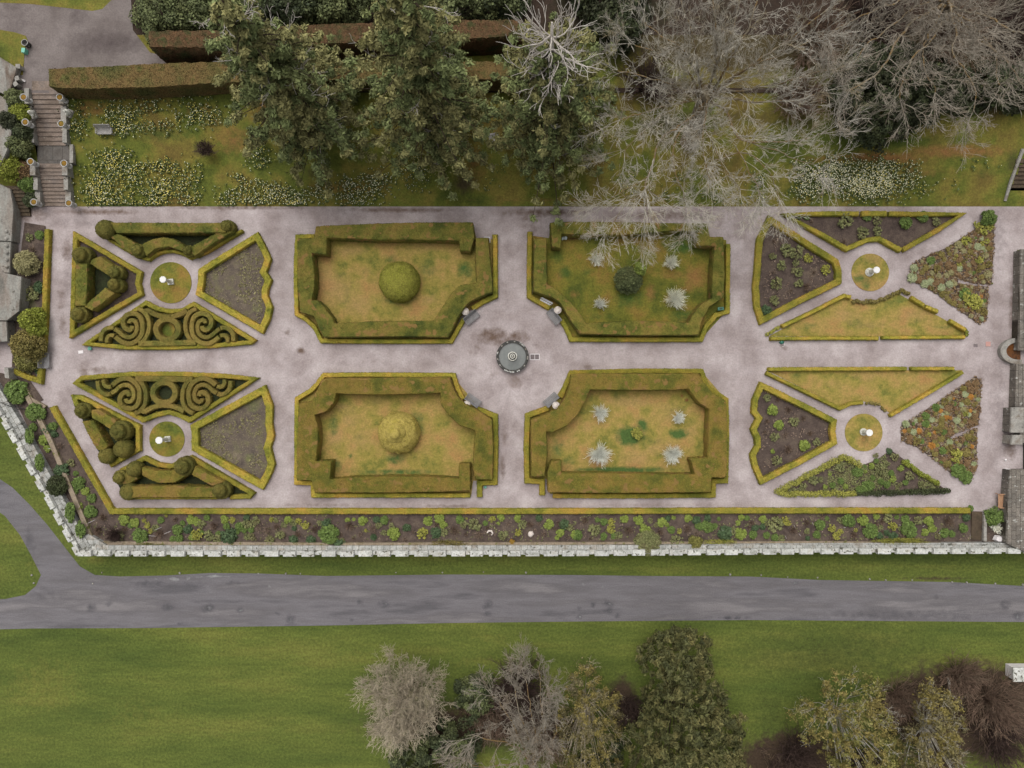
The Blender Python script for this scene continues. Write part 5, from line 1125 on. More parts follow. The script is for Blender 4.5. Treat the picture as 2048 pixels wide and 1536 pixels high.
def fill_plants(base, x0, x1, y0, y1, n, kinds, r0, r1, gap=.62):
    out = list(base); k = 0
    while n > 0 and k < 6000:
        k += 1; px, py, r = frng.uniform(x0, x1), frng.uniform(y0, y1), frng.uniform(r0, r1)
        if all(math.hypot(px-o[0], py-o[1]) > (r+o[2])*gap for o in out): out.append((px, py, r, frng.choice(kinds))); n -= 1
    return out
PB = fill_plants(PB, 225, 1935, 1034, 1080, 70, 'UUUBPDGUB', 5, 10)
plants(PB, 'in the long border', 'clumps in the long border inside the wall')
plants(crop_pl(0, 740, 3.84, [(115, 165, 88, 'G'), (265, 325, 78, 'G'), (250, 440, 34, 'G'), (350, 460, 40, 'D'), (405, 430, 35, 'G'), (415, 490, 32, 'D'), (335, 540, 42, 'L'), (360, 605, 30, 'L'), (455, 585, 44, 'P'), (470, 770, 58, 'D'), (545, 715, 30, 'U'), (580, 795, 24, 'G'), (600, 870, 55, 'G'), (570, 930, 30, 'G'), (650, 930, 35, 'L'), (600, 1045, 32, 'L'), (700, 985, 36, 'G'), (690, 1090, 50, 'G'), (750, 1230, 48, 'B'), (785, 1130, 45, 'B')])
       + crop_pl(0, 0, 1, [(62, 500, 13, 'P'), (78, 470, 9, 'G'), (58, 475, 8, 'U'), (60, 590, 16, 'U'), (75, 575, 12, 'D'), (76, 740, 8, 'D'), (58, 742, 8, 'U')]), 'by the slanting south west wall', 'clumps beside the west walls')
plants(crop_pl(*d3[:2], d3[2], [(205, 415, 28, 'U'), (270, 480, 34, 'U'), (300, 370, 44, 'U'), (385, 385, 48, 'U'), (465, 425, 33, 'Y'), (375, 465, 25, 'U'), (385, 525, 38, 'U'), (595, 512, 38, 'Y'), (235, 612, 48, 'U'), (395, 610, 32, 'U'), (335, 665, 30, 'P'), (455, 635, 46, 'B'), (215, 740, 36, 'U'), (160, 810, 42, 'D'), (510, 530, 25, 'P'), (215, 300, 30, 'P'), (215, 530, 25, 'P'), (160, 240, 22, 'P')]), 'in the kite shaped rose bed', 'rose bushes in the eastern beds', .8, .02)
plants(crop_pl(*d3[:2], d3[2], [(735, 150, 52, 'U'), (900, 120, 33, 'G'), (970, 148, 35, 'U'), (1185, 165, 50, 'G'), (1310, 122, 42, 'G'), (1405, 155, 30, 'U'), (860, 240, 44, 'U'), (970, 230, 36, 'U'), (730, 305, 38, 'P'), (490, 155, 25, 'P'), (455, 122, 24, 'G'), (400, 120, 20, 'G')]), 'in the northern rose bed', 'rose bushes in the eastern beds', .8, .02)
plants(crop_pl(*d4[:2], d4[2], [(160, 280, 30, 'U'), (240, 295, 24, 'B'), (205, 370, 40, 'L'), (320, 365, 38, 'B'), (360, 450, 36, 'U'), (430, 430, 30, 'B'), (250, 480, 38, 'L'), (165, 450, 30, 'B'), (220, 565, 32, 'U'), (300, 550, 40, 'P'), (320, 660, 46, 'B'), (440, 630, 42, 'L'), (525, 600, 28, 'U'), (205, 670, 18, 'L'), (235, 740, 40, 'U'), (480, 540, 28, 'B'), (150, 530, 28, 'P')]), 'in the scalloped south east rose bed', 'rose bushes in the eastern beds', .8, .02)
plants(crop_pl(*d4[:2], d4[2], [(705, 785, 34, 'U'), (830, 820, 38, 'G'), (625, 838, 14, 'L'), (500, 885, 34, 'U'), (555, 880, 20, 'U'), (430, 930, 28, 'U'), (590, 930, 18, 'L'), (645, 920, 24, 'G'), (705, 890, 24, 'G'), (740, 930, 20, 'L'), (905, 930, 46, 'G'), (850, 960, 38, 'G'), (885, 820, 15, 'L'), (930, 780, 22, 'L'), (965, 740, 20, 'G'), (995, 800, 40, 'U'), (1040, 760, 24, 'U'), (1145, 795, 25, 'L'), (1075, 830, 22, 'G'), (1085, 875, 28, 'L'), (940, 865, 20, 'G'), (1000, 895, 25, 'G'), (1045, 915, 28, 'G'), (1210, 850, 34, 'U'), (1180, 900, 20, 'G'), (1140, 915, 20, 'U'), (1305, 915, 28, 'U'), (1190, 755, 25, 'L'), (880, 780, 15, 'G'), (1100, 710, 32, 'U'), (1060, 670, 22, 'D'), (960, 700, 20, 'U')]), 'in the south east triangular bed', 'clumps in the south east triangular bed', .8, .02)

# rougher lumpy hedges made of touching clipped plants
def lumpy(crop, pts, wpx, h, mt, label, seed, group=None):
    p = resample(np.array(W(C(*crop, pts), h)), .28, False); g = np.random.default_rng(seed); wd = wpx/crop[2]/S
    c = np.column_stack([p+g.normal(0, .04, p.shape), np.full(len(p), h*.55)+g.uniform(-.05, .05, len(p))])
    V, F = leaves(c, wd*.55*g.uniform(.8, 1.15, len(p)), 120, .09, .9, .5, 1.3, .55, seed)
    V[:, 2] = np.maximum(V[:, 2], .01)
    return tag(mesh('shrub_hedge', V, F, M[mt]), label, 'hedge', group)
GL = 'rough leafy edging hedges of the eastern beds'
lumpy(d4, [(850, 775), (790, 735), (720, 715), (480, 845), (250, 965), (260, 985), (520, 985), (815, 985)], 44, .5, 'yell', 'knobbly yellow shrub hedge at the west of the south east triangular bed', 51, GL)
lumpy(d4, [(830, 982), (1150, 975), (1500, 965)], 44, .5, 'darktopiary', 'dark green shrub hedge along the south path at the east', 52, GL)
lumpy(d4, [(1175, 750), (1290, 830), (1425, 908)], 32, .45, 'limetree', 'short green shrub hedge east of the triangular bed', 53, GL)
lumpy(d4, [(900, 318), (985, 325), (1035, 372)], 20, .3, 'olive_leaf', 'broken row of small box plants below the lower triangular lawn', 54, GL)
lumpy(d3, [(800, 738), (850, 748), (900, 748), (950, 745), (1030, 725), (1110, 680), (1150, 665), (1200, 688)], 28, .35, 'olive_leaf', 'curved row of small box plants above the upper triangular lawn', 55, GL)
lumpy(d3, [(170, 985), (250, 938)], 24, .3, 'yell', 'two small yellow box plants at the west tip of the upper triangular lawn', 56, GL)
lumpy(d3, [(1625, 955), (1635, 990)], 24, .35, 'limetree', 'small box plant at the east tip of the upper triangular lawn', 57, GL)

# rockeries
RK = {'a': ('rockery_plant', 'mound', 'olive_leaf'), 'b': ('rockery_plant', 'mound', 'sage'), 'c': ('rockery_plant', 'loose', 'olive_leaf'), 'd': ('rockery_plant', 'mound', 'brownleaf'), 'e': ('rockery_plant', 'mound', 'orange'), 'f': ('rockery_plant', 'mound', 'mid'), 'g': ('rockery_plant', 'loose', 'yell'), 'h': ('rockery_plant', 'mound', 'sand')}
rname = {'a': 'olive', 'b': 'pale sage', 'c': 'open olive', 'd': 'brown', 'e': 'orange', 'f': 'mid green', 'g': 'yellow green', 'h': 'sandy'}
rp = {}
def rockery(crop, poly, which, seed, weights, n, special):
    pl = np.array(C(*crop, poly)); g = np.random.default_rng(seed); mn, mx = pl.min(0), pl.max(0); placed = []
    for a, b, r, k in special: placed.append((*C(*crop, [(a, b)])[0], r/crop[2], k))
    tries = 0
    while len(placed) < n and tries < 9000:
        tries += 1
        p = g.uniform(mn, mx)
        if not inside(p[None], [pl])[0]: continue
        r = g.uniform(3.2, 8.0)
        if dist_edges(p[None], [pl])[0] < r*.7: continue
        if any(math.hypot(p[0]-o[0], p[1]-o[1]) < (r+o[2])*.72 for o in placed): continue
        placed.append((p[0], p[1], r, str(g.choice(list(weights), p=np.array(list(weights.values()))/sum(weights.values())))))
    placed.sort(key=lambda t: t[0]); cnt = {}
    for px, py, r, k in placed:
        i = cnt.get(k, 0); cnt[k] = i+1; nm, kd, mt = RK[k]
        lb = '%s %s cushion plant from the west in the %s rockery' % (ordn(i), rname[k], which)
        R = r/S*1.15; x, y, _ = P(px, py, .15); gp = 'cushion plants in the two rockeries'
        if k not in rp:
            o = proto(nm, kd, mt, 300+ord(k)); rp[k] = o; tag(o, lb, 'plant', gp); o.location = (x, y, .08); o.scale = (R, R, R*.7); o.rotation_euler = (0, 0, 1)
        else:
            o = copy_thing(rp[k], (x, y, .08), (R, R, R*.7), float(g.uniform(0, 6)), lb, gp); o.name = nm
rockery(d3, rockA, 'upper', 61, {'a': 5, 'b': 1, 'c': 2.5, 'd': 4, 'e': .4, 'f': .8, 'g': 1.3, 'h': 3}, 130,
        [(1225, 570, 34, 'b'), (1240, 500, 28, 'b'), (1360, 600, 26, 'b'), (1440, 640, 28, 'b'), (1500, 620, 26, 'b'), (1640, 720, 55, 'g'), (1690, 760, 45, 'g'), (1610, 690, 40, 'f'), (1760, 220, 40, 'g'), (1620, 300, 34, 'g'), (1700, 180, 26, 'g')])
rockery(d4, rockB, 'lower', 62, {'a': 4, 'b': 2, 'c': 1.5, 'd': 4, 'e': 1.6, 'f': 1, 'g': 1.5, 'h': 3}, 130,
        [(1370, 628, 26, 'e'), (1278, 520, 22, 'e'), (1475, 420, 22, 'e'), (1325, 410, 28, 'f'), (1410, 625, 16, 'g'), (1180, 470, 26, 'b'), (1560, 810, 50, 'f'), (1620, 860, 45, 'f'), (1540, 700, 45, 'g'), (1620, 680, 34, 'a'), (1400, 350, 28, 'f')])
# small stones scattered in the rockeries: nobody could count them
sv, sf = [], []
for crop, poly, sd in ((d3, rockA, 71), (d4, rockB, 72)):
    pl = np.array(W(C(*crop, poly), 0)); g = np.random.default_rng(sd); mn, mx = pl.min(0), pl.max(0)
    pts = g.uniform(mn, mx, (1900, 2)); pts = pts[inside(pts, [pl])]
    for p in pts:
        r = g.uniform(.05, .16); b = len(sv); k = 6
        for zz, rr in ((0, 1), (.6, .85), (1, .4)):
            for i in range(k): a = 6.283*i/k+g.uniform(-.3, .3); sv.append((p[0]+math.cos(a)*r*rr, p[1]+math.sin(a)*r*rr*.8, .04+zz*r))
        for j in range(2):
            for i in range(k): sf.append((b+j*k+i, b+j*k+(i+1) % k, b+(j+1)*k+(i+1) % k, b+(j+1)*k+i))
        sf.append(tuple(b+2*k+i for i in range(k)))
o = mesh('rockery_stones', sv, sf, M['ledge']); tag(o, 'small grey stones scattered among the cushion plants of both rockeries', 'stones', kind='stuff')
# fine ground cover between the cushion plants
cv = []
for crop, poly, sd in ((d3, rockA, 73), (d4, rockB, 74)):
    pl = np.array(W(C(*crop, poly), 0)); g = np.random.default_rng(sd); mn, mx = pl.min(0), pl.max(0)
    pts = g.uniform(mn, mx, (1500, 2)); pts = pts[inside(pts, [pl])]
    cv.append(np.column_stack([pts, np.full(len(pts), .1)]))
cv = np.vstack(cv); V, F = leaves(cv, .22, 14, .09, .5, .5, 1.4, .2, 75); V[:, 2] = np.maximum(V[:, 2], .05)
tag(mesh('ground_cover', V, F, M['brownleaf']), 'low brown ground cover between the rockery plants', 'ground cover', kind='stuff')

# weeds, litter and seedlings between the clumps of the beds
def cover(name, rings, n, mt, label, seed, rad=.16, per=8, size=.08):
    g = np.random.default_rng(seed); C_ = []
    for r in rings:
        r = np.array(r); mn, mx = r.min(0), r.max(0); p = g.uniform(mn, mx, (int(n*2.2), 2)); p = p[inside(p, [r])][:n]
        keep_ = np.array([nz(a, b, seed, .45) > -.12 for a, b in p]); p = p[keep_]; C_.append(np.column_stack([p, np.full(len(p), .07)]))
    V, F = leaves(np.vstack(C_), rad, per, size, .4, .5, 1.6, .1, seed); V[:, 2] = np.maximum(V[:, 2], .045)
    tag(mesh(name, V, F, M[mt]), label, 'ground cover', kind='stuff')
bord = W([(112, 830), (222, 1030), (1940, 1030), (1938, 1082), (195, 1080), (110, 890)], 0)
cover('weeds', [bord, W(C(*d4, [(300, 970), (720, 740), (850, 790), (1070, 680), (1450, 960)]), 0)], 1900, 'dull', 'low olive weeds between the clumps of the long border and the south east bed', 201)
cover('dead_leaves', [bord], 1500, 'pinkleaf', 'pale dead leaves and stalks on the soil of the long border', 202, .2, 6, .07)
cover('seedlings', [W(C(*c5, [(1240, 580), (1640, 330), (1700, 460), (1680, 580), (1700, 700), (1700, 900), (1660, 980), (1240, 740)]), 0), W(C(*c6, [(1190, 560), (1680, 290), (1700, 600), (1700, 900), (1660, 950), (1190, 700)]), 0)], 500, 'sand', 'sparse dry seedlings on the two bare soil beds', 203, .14, 7, .07)
cover('seedlings', [W(C(*d3, [(200, 200), (640, 470), (640, 580), (150, 840), (130, 640)]), 0), W(C(*d4, [(140, 230), (610, 480), (600, 580), (150, 840), (120, 600)]), 0)], 260, 'pinkleaf', 'sparse dead leaves on the soil of the two eastern rose beds', 204, .16, 6, .07)

# daffodils
def daff():
    g = np.random.default_rng(88); fl = []; lf = []
    areas = [((165, 330, 400, 412), 1500, .35), ((190, 305, 270, 345), 220, .3), ((440, 360, 600, 412), 620, .55), ((500, 300, 560, 350), 90, .55), ((195, 200, 345, 265), 420, .55), ((370, 190, 450, 250), 220, .55), ((150, 190, 172, 270), 110, .5),
             ((690, 350, 775, 408), 420, .8), ((780, 320, 860, 400), 160, .5), ((590, 365, 650, 400), 120, .8), ((1592, 330, 1780, 392), 1900, .85), ((1700, 332, 1845, 388), 700, .7), ((1250, 350, 1560, 400), 170, .6), ((950, 340, 1010, 380), 16, .4), ((1930, 325, 1980, 335), 12, .4), ((1900, 370, 1935, 378), 8, .4)]
    for (x0, y0, x1, y1), n, wh in areas:
        k = max(3, n//16); cx = g.uniform(x0, x1, k); cy = g.uniform(y0, y1, k)
        j = g.integers(0, k, n)
        px = cx[j]+g.normal(0, 12, n); py = cy[j]+g.normal(0, 9, n)
        for a, b in zip(px, py):
            if b > 411: b = 822-b
            x, y, z = G(a, b, 0); fl.append((x, y, z, g.random() < wh))
    # leaves
    P3 = np.array([(x, y, z+.12) for x, y, z, _ in fl])
    for nm, sel, mt, lab in (('daffodils', False, 'daff_yellow', 'yellow daffodils in drifts on the grass bank'), ('pale_daffodils', True, 'daff_white', 'cream and white daffodils in drifts on the grass bank')):
        pts = np.array([(x, y, z+.33) for x, y, z, w_ in fl if bool(w_) == sel]); n = len(pts)
        V = []; F = []
        t = g.normal(0, .35, (n, 2)); r = g.uniform(.028, .05, n)
        for i in range(n):
            b = len(V); nx, ny = t[i]
            for k in range(6):
                a = 6.283*k/6; V.append((pts[i, 0]+r[i]*math.cos(a), pts[i, 1]+r[i]*math.sin(a), pts[i, 2]+r[i]*(nx*math.cos(a)+ny*math.sin(a))))
            V.append((pts[i, 0], pts[i, 1], pts[i, 2]+.03))
            F += [(b+k, b+(k+1) % 6, b+6) for k in range(6)]
        tag(mesh(nm, V, F, M[mt]), lab, 'flowers', kind='stuff')
    V, F = leaves(P3, .16, 5, .09, .9, .2, 2.6, .2, 89, tilt=1.2)
    V[:, 2] = np.maximum(V[:, 2], terr(V[:, 1])+.01)
    tag(mesh('daffodil_leaves', V, F, M['daff_leaf']), 'green daffodil leaves on the grass bank', 'leaves', kind='stuff')
daff()

# special single shrubs at the west
clump('pale_shrub', 50, 525, 1.3, 1.6, 'sand', 'pale yellowish rounded shrub in the west border', 'shrub', n=110, per=90, size=.10, seed=141)
clump('lime_shrub', 62, 640, 1.3, 2.2, 'limetree', 'bright lime green shrub in the west border', 'shrub', n=90, per=90, size=.12, seed=142)
clump('lime_shrub', 70, 662, 1.0, 2.0, 'limetree', 'small lime shrub tucked below the larger lime one', 'shrub', n=60, per=90, size=.12, seed=143)
clump('olive_shrub', 52, 690, 1.7, 2.4, 'olive_leaf', 'big olive brown shrub behind the weathered bench', 'shrub', n=140, per=90, size=.11, seed=144)
clump('olive_shrub', 50, 715, 1.4, 1.8, 'bud_leaf', 'yellowish shrub below the big olive brown one', 'shrub', n=90, per=90, size=.11, seed=145)
clump('round_shrub', 112, 972, 1.05, 1.3, 'darktopiary', 'dark rounded shrub growing over the slanting wall ledge', 'shrub', n=100, per=120, size=.09, seed=146)
clump('heather_shrub', *C(150+1000, 1000, 4.096, [(600, 355)])[0], 1.35, .8, 'dull', 'wide brown green cushion spilling over the south wall ledge', 'shrub', n=120, per=110, size=.08, seed=147)
clump('lime_shrub', *C(1150, 1000, 4.096, [(990, 350)])[0], .75, .8, 'bud_leaf', 'yellow green shrub against the south wall', 'shrub', n=60, per=100, size=.09, seed=148)
for i, (a, b, r, h, m, l) in enumerate([(28, 195, 1.0, 1.8, 'laurel', 'green shrub at the top left of the stone steps'), (38, 225, 1.1, 1.8, 'limetree', 'yellow green shrub left of the upper steps'), (22, 240, 1.2, 2.0, 'needle_dark', 'dark feathery shrub against the castle wall'),
        (40, 262, 1.1, 1.8, 'laurel_dark', 'dark shrub left of the upper landing'), (34, 290, 1.3, 2.0, 'laurel', 'leafy green shrub left of the landing'), (12, 330, 1.5, 2.4, 'limetree', 'yellow green shrub at the left edge of the photo'), (38, 340, 1.1, 1.6, 'brownleaf', 'rusty shrub beside the small side steps'), (52, 365, .9, 1.3, 'mid', 'green shrub beside the lower flight'), (60, 398, .8, 1.0, 'laurel_dark', 'low dark shrub by the foot of the stone steps')]):
    clump('wall_shrub', a, b, r, h, m, l, 'shrub', 'shrubs between the castle wall and the steps', n=70, per=90, size=.12, seed=150+i, z0=float(terr(P(a, b, 1)[1]))*.8)
clump('ledge_plants', 1800, 1083, 2.0, .3, 'yell', 'yellow green plants trailing along the south wall ledge at the east', 'plant', n=90, per=50, size=.09, seed=170).scale = (1.6, .22, 1)
clump('ledge_plants', 1440, 1087, 1.6, .3, 'yell', 'yellow green plants on the south wall ledge near its middle', 'plant', n=80, per=50, size=.09, seed=171).scale = (1.4, .3, 1)
clump('ledge_plants', 900, 1090, 1.6, .25, 'olive_leaf', 'olive plants on the south wall ledge west of the middle', 'plant', n=80, per=50, size=.09, seed=172).scale = (1.5, .3, 1)
clump('ledge_plants', 300, 1090, 1.4, .25, 'bud_leaf', 'yellow green plants on the south wall ledge at the west', 'plant', n=70, per=50, size=.09, seed=173).scale = (1.3, .25, 1)
clump('orange_plants', 1545, 1092, 1.5, .25, 'orange', 'orange and yellow plants on the south wall ledge', 'plant', n=60, per=40, size=.08, seed=174).scale = (1.3, .25, 1)
for i, (a, b, r) in enumerate([(78, 925, .5), (140, 1025, .55), (160, 1060, .5), (58, 872, .45)]):
    clump('ledge_ivy', a, b, r, .3, 'mid', 'green ivy patch on the slanting wall walk, %s from the top' % ORD[[1, 2, 3, 0][i]], 'plant', 'ivy patches on the slanting wall', n=40, per=40, size=.08, seed=180+i, z0=.75).scale = (1, 1.9, 1)

# ------------------------------------------------------------------ walls, steps, furniture
def rect_along(a, b, n_off0, n_off1):
    a = np.array(a); b = np.array(b); d = (b-a)/np.linalg.norm(b-a); n = np.array([-d[1], d[0]])
    return [a+n*n_off0, b+n*n_off0, b+n*n_off1, a+n*n_off1]
def battlement(name, line_px, label, mt, pitch, mer, depth, seed, mdep=.55, dz=0.0):
    L = [np.array(p) for p in W(line_px, WALLZ)]
    root = empty(name, (L[0][0], L[0][1], OUT), label, 'wall')
    wb = Bx(); 
    for a, b in zip(L[:-1], L[1:]):
        wb.prism(rect_along(a, b, .18, depth), OUT, WALLZ-.42+dz); dz += .004
    w_ = wb.obj('wall_walk', mt, root, world=True)
    g = random.Random(seed); pos = 0
    tot = sum(np.linalg.norm(b-a) for a, b in zip(L[:-1], L[1:]))
    pb = Bx()
    for a, b in zip(L[:-1], L[1:]): pb.prism(rect_along(a, b, .14, mdep), OUT-.003, WALLZ-.28+dz); dz += .004
    pb.obj('parapet', M['stone_white'], root, world=True)
    i = 0
    for a, b in zip(L[:-1], L[1:]):
        ln = np.linalg.norm(b-a); d = (b-a)/ln; s = .12
        while s < ln-mer*.6:
            e = min(s+mer*g.uniform(.94, 1.06), ln-.02)
            o = Bx().prism(rect_along(a+d*s, a+d*e, -.02, mdep+.05+g.uniform(-.03, .03)), WALLZ-.29, WALLZ+g.uniform(-.03, .04), inset=.05).obj('merlon', M['stone_white'], root, world=True)
            s += pitch*g.uniform(.98, 1.02)
    return root
battlement('battlemented_wall', wall_out[2:], 'long white stone battlemented wall along the south of the garden', M['walk'], 1.83, 1.38, 1.0, 5)
battlement('battlemented_wall', wall_out[:3], 'slanting white stone battlemented wall at the south west corner', M['walk_diag'], 1.86, 1.36, 1.45, 6, dz=.06)
tag(Bx().prism(W([(153, 1111), (216, 1112), (216, 1092), (176, 1068), (146, 1082)], WALLZ-.44), OUT, WALLZ-.44).obj('wall_corner_stone', M['walk']), 'flat corner block where the slanting wall meets the long south wall', 'block')
sheet('border_soil', [W([(0, 770), (30, 800), (120, 985), (178, 1090), (200, 1094), (2048, 1094), (2048, 1080), (1938, 1078), (195, 1078), (110, 880), (64, 790), (0, 745)], 0)], M['soil'], .026, .5, None, {})
Lg = Bx()
li = [np.array(p) for p in W(inner_ledge, .35)]
for a, b in zip(li[2:-1], li[3:]): Lg.prism(rect_along(a, b, -.42, .02), -.1, .33+.001*len(Lg.V))
tag(Lg.obj('stone_ledge', M['ledge']), 'low mossy stone ledge between the long border and the south wall', 'ledge')
Lg = Bx()
for k, (a, b) in enumerate(zip(li[:2], li[1:3])): Lg.prism(rect_along(a, b, -.45, .0), -.1, .4+.006*k)
tag(Lg.obj('stone_ledge', M['ledge']), 'low brown stone ledge beside the slanting south west wall', 'ledge')

# grand steps
root = empty('stone_steps', (P(110, 415)[0], P(110, 415)[1], 0), 'wide stone staircase climbing from the garden to the upper terrace', 'steps')
yb, yl0, yl1 = YN0+.05, P(0, 328, 1.15)[1], P(0, 291, 1.2)[1]
zl = 1.2
def xat(y_):                                           # left and right edge of the treads in world x
    t = (y_-yb)/(YN1-yb); l = P(91, 415, 0)[0]+(P(64, 174, ZN)[0]-P(91, 415, 0)[0])*t; r = P(139, 415, 0)[0]+(P(124, 174, ZN)[0]-P(139, 415, 0)[0])*t
    return l, r
def flight(y0, y1, z0, z1, n):
    for i in range(n):
        a, b = y0+(y1-y0)*i/n, y0+(y1-y0)*(i+1)/n; z = z0+(z1-z0)*(i+1)/n
        l, r = xat((a+b)/2)
        bb = Bx(); dz = (z1-z0)/n
        bb.box(((l+r)/2, (a+b)/2+.02, z-dz/2-.3), (r-l, b-a+.07, dz+.6-.03)).box(((l+r)/2, (a+b)/2+.0, z-.025), (r-l+.02, b-a+.06, .05))
        bb.obj('step', M['step'], root, world=True)
flight(yb, yl0, 0, zl, 11)
flight(yl1, YN1-.35, zl, ZN, 12)
l, r = xat((yl0+yl1)/2)
Bx().box(((l+r)/2+.35, (yl0+yl1)/2, zl/2), (r-l+1.0, yl1-yl0+.1, zl-.004)).obj('landing', M['flag'], root, world=True)
Bx().box((r+.75, (yl0+yl1)/2, zl+.1), (.35, yl1-yl0, .4)).obj('landing_wall', M['stone'], root, world=True)
l, r = xat(YN1)
Bx().box(((l+r)/2, YN1+.05, ZN-.2), (r-l, .9, .43)).obj('top_slab', M['step'], root, world=True)
for side in (0, 1):
    for k, (y0, y1, z0, z1) in enumerate([(yb, yb+(yl0-yb)*.33, 0, .42), (yb+(yl0-yb)*.33, yb+(yl0-yb)*.67, .4, .85), (yb+(yl0-yb)*.67, yl0, .8, 1.25), (yl1, yl1+(YN1-yl1)*.3, 1.2, 1.6), (yl1+(YN1-yl1)*.3, yl1+(YN1-yl1)*.65, 1.6, 2.05), (yl1+(YN1-yl1)*.65, YN1-.3, 2.05, 2.5)]):
        l, r = xat((y0+y1)/2); wv = .55 if k in (0, 2, 4) else .45
        x = (l-wv/2-.02) if side == 0 else (r+wv/2+.02)
        bb = Bx(); bb.box((x, (y0+y1)/2, (z1+.35)/2-.3), (wv, y1-y0-.01, z1+.35+.6), 0, .96)
        bb.obj('parapet', M['stone'], root, world=True)
def pot(px, py, zt, label):
    h = 1.0; x, y, _ = P(px, py, zt)
    r_ = empty('stone_pot', (x, y, zt-h), label, 'pot', 'stone pots on the staircase parapets')
    pb_ = Bx().lathe((0, 0, 0), [(.24, 0), (.24, .1), (.14, .16), (.13, .3), (.26, .42), (.29, h-.08)], 20).obj('pot_body', M['pot'], r_, True)
    b_ = Bx().lathe((0, 0, 0), [(.29, h-.08), (.34, h-.05), (.34, h), (.27, h), (.27, h-.06)], 20, cap=False).obj('rim', M['pot'], pb_, True)
    Bx().lathe((0, 0, 0), [(.27, h-.1), (.27, h-.05), (.1, h-.02)], 16).obj('planting', M['moss'], r_, True)
for a, b, z, l in [(46.5, 194, 4.1, 'mossy stone pot at the top left of the staircase'), (119, 194, 4.0, 'mossy stone pot at the top right of the staircase'), (50, 244, 3.5, 'stone pot halfway down the upper flight, left side'), (122, 247, 3.4, 'wide mossy pot halfway down the upper flight, right side'),
                   (60.5, 323, 2.6, 'stone pot on the left at the foot of the landing'), (127.5, 326.5, 2.6, 'stone pot on the right at the foot of the landing'), (67, 404, 1.6, 'orange mossy pot at the bottom left of the staircase'), (137, 406, 1.6, 'pale rimmed pot at the bottom right of the staircase')]:
    pot(a, b, z, l)
def lump_statue(px, py, zt, rz, label):
    x, y, _ = P(px, py, zt); h = 1.0
    r_ = empty('stone_statue', (x, y, zt-h), label, 'statue', 'small white statues on the staircase parapets', rz)
    Bx().box((0, 0, .12), (.5, .75, .24)).obj('plinth', M['stone'], r_)
    b_ = Bx().lathe((0, .05, .24), [(.2, 0), (.25, .15), (.22, .34), (.14, .52), (.1, .58)], 14, wob=.3)
    b_.lathe((0, -.22, .24), [(.12, 0), (.14, .2), (.1, .34), (.04, .4)], 10, wob=.3).obj('body', M['marble_old'], r_, True)
    Bx().lathe((0, -.05, .8), [(.05, -.06), (.11, 0), (.12, .09), (.08, .17), (.02, .2)], 12, wob=.3).obj('head', M['marble_old'], r_, True)
lump_statue(55, 222, 3.6, .4, 'small white statue on the left parapet of the upper flight')
lump_statue(128, 220, 3.6, -.4, 'small white statue on the right parapet of the upper flight')

# side steps by the castle wall, steps at the east, steps down at the south east
def small_steps(px0, px1, py0, py1, z0, z1, n, mt, label, flip=False):
    a = P(px0, py1, z0); b = P(px1, py0, z1); root = empty('garden_steps', ((a[0]+b[0])/2, a[1], min(z0, z1)-.4), label, 'steps')
    y0, y1 = a[1], b[1]
    for i in range(n):
        ya, yb_ = y0+(y1-y0)*i/n, y0+(y1-y0)*(i+1)/n; z = z0+(z1-z0)*(i+(1 if z1 > z0 else 0))/n; dz = abs(z1-z0)/n
        Bx().box(((a[0]+b[0])/2, (ya+yb_)/2, z-.2), (b[0]-a[0], abs(yb_-ya)+.03, .4)).obj('step', M[mt], root, world=True)
small_steps(24, 47, 372, 432, 0.05, 1.1, 8, 'step_dark', 'narrow dark side steps beside the castle wall')
small_steps(2018, 2100, 318, 376, 0.05, 1.0, 7, 'step_dark', 'dark stone steps at the east edge of the north path')
tag(Bx().tube([G(2010, 402, .08), G(2022, 362, .1), G(2034, 330, .12), G(2046, 298, .12)], [.14, .17, .15, .18], 7).obj('stone_kerb', M['stone']), 'rough stone kerb beside the eastern steps', 'kerb')
r5 = empty('garden_steps', (*P(1956, 1050, 0)[:2], 0), 'narrow mossy steps at the south east end of the long border', 'steps')
for i in range(7):
    ya, yb_ = P(0, 1024+i*8, .3)[1], P(0, 1032+i*8, .3)[1]; xa, xb = P(1945, 0, .3)[0], P(1966, 0, .3)[0]
    Bx().box(((xa+xb)/2, (ya+yb_)/2, .12-.02*i), (xb-xa, abs(ya-yb_)+.02, .2)).obj('step', M['step_dark'], r5, world=True)
Bx().box((P(1969, 0, .3)[0], P(0, 1056, .3)[1], .2), (.3, 2.6, .42)).obj('side_wall', M['stone'], r5, world=True)

# castle walls at the west edge, garden wall at the east edge
def block(name, px, z0, z1, mt, label, cap=None, cat='wall', coping=None):
    pl = W(px, z1); c = np.mean(pl, 0)
    r_ = empty(name, (c[0], c[1], z0), label, cat)
    Bx().prism(pl, z0, z1).obj('wall', M[mt], r_, world=True)
    if coping:
        pp = ring_offset(np.array(pl), .07); Bx().prism(pp, z1+.002, z1+.16, .03).obj('coping', M[coping], r_, world=True)
    return r_
block('castle_wall', [(-160, 20), (0, 116), (34, 137), (32, 147), (18, 193), (0, 183), (-160, 150)], ZN, 3.1, 'castle_stone', 'pale weathered castle wall top left of the staircase', coping='castle_stone')
block('castle_wall', [(-160, 190), (0, 192), (14, 200), (24, 240), (24, 268), (16, 300), (0, 335), (-160, 300)], .5, 2.7, 'castle_stone', 'broad castle wall top beside the dark shrubs', coping='castle_stone')
block('castle_wall', [(-160, 330), (0, 369), (22, 380), (28, 420), (24, 482), (-160, 470)], 0, 1.1, 'castle_stone', 'castle wall top beside the narrow side steps', coping='castle_stone')
block('castle_wall', [(-160, 474), (23, 486), (20, 545), (-160, 540)], 0, 1.0, 'castle_stone', 'lower castle wall with carved stonework below it', coping='castle_stone')
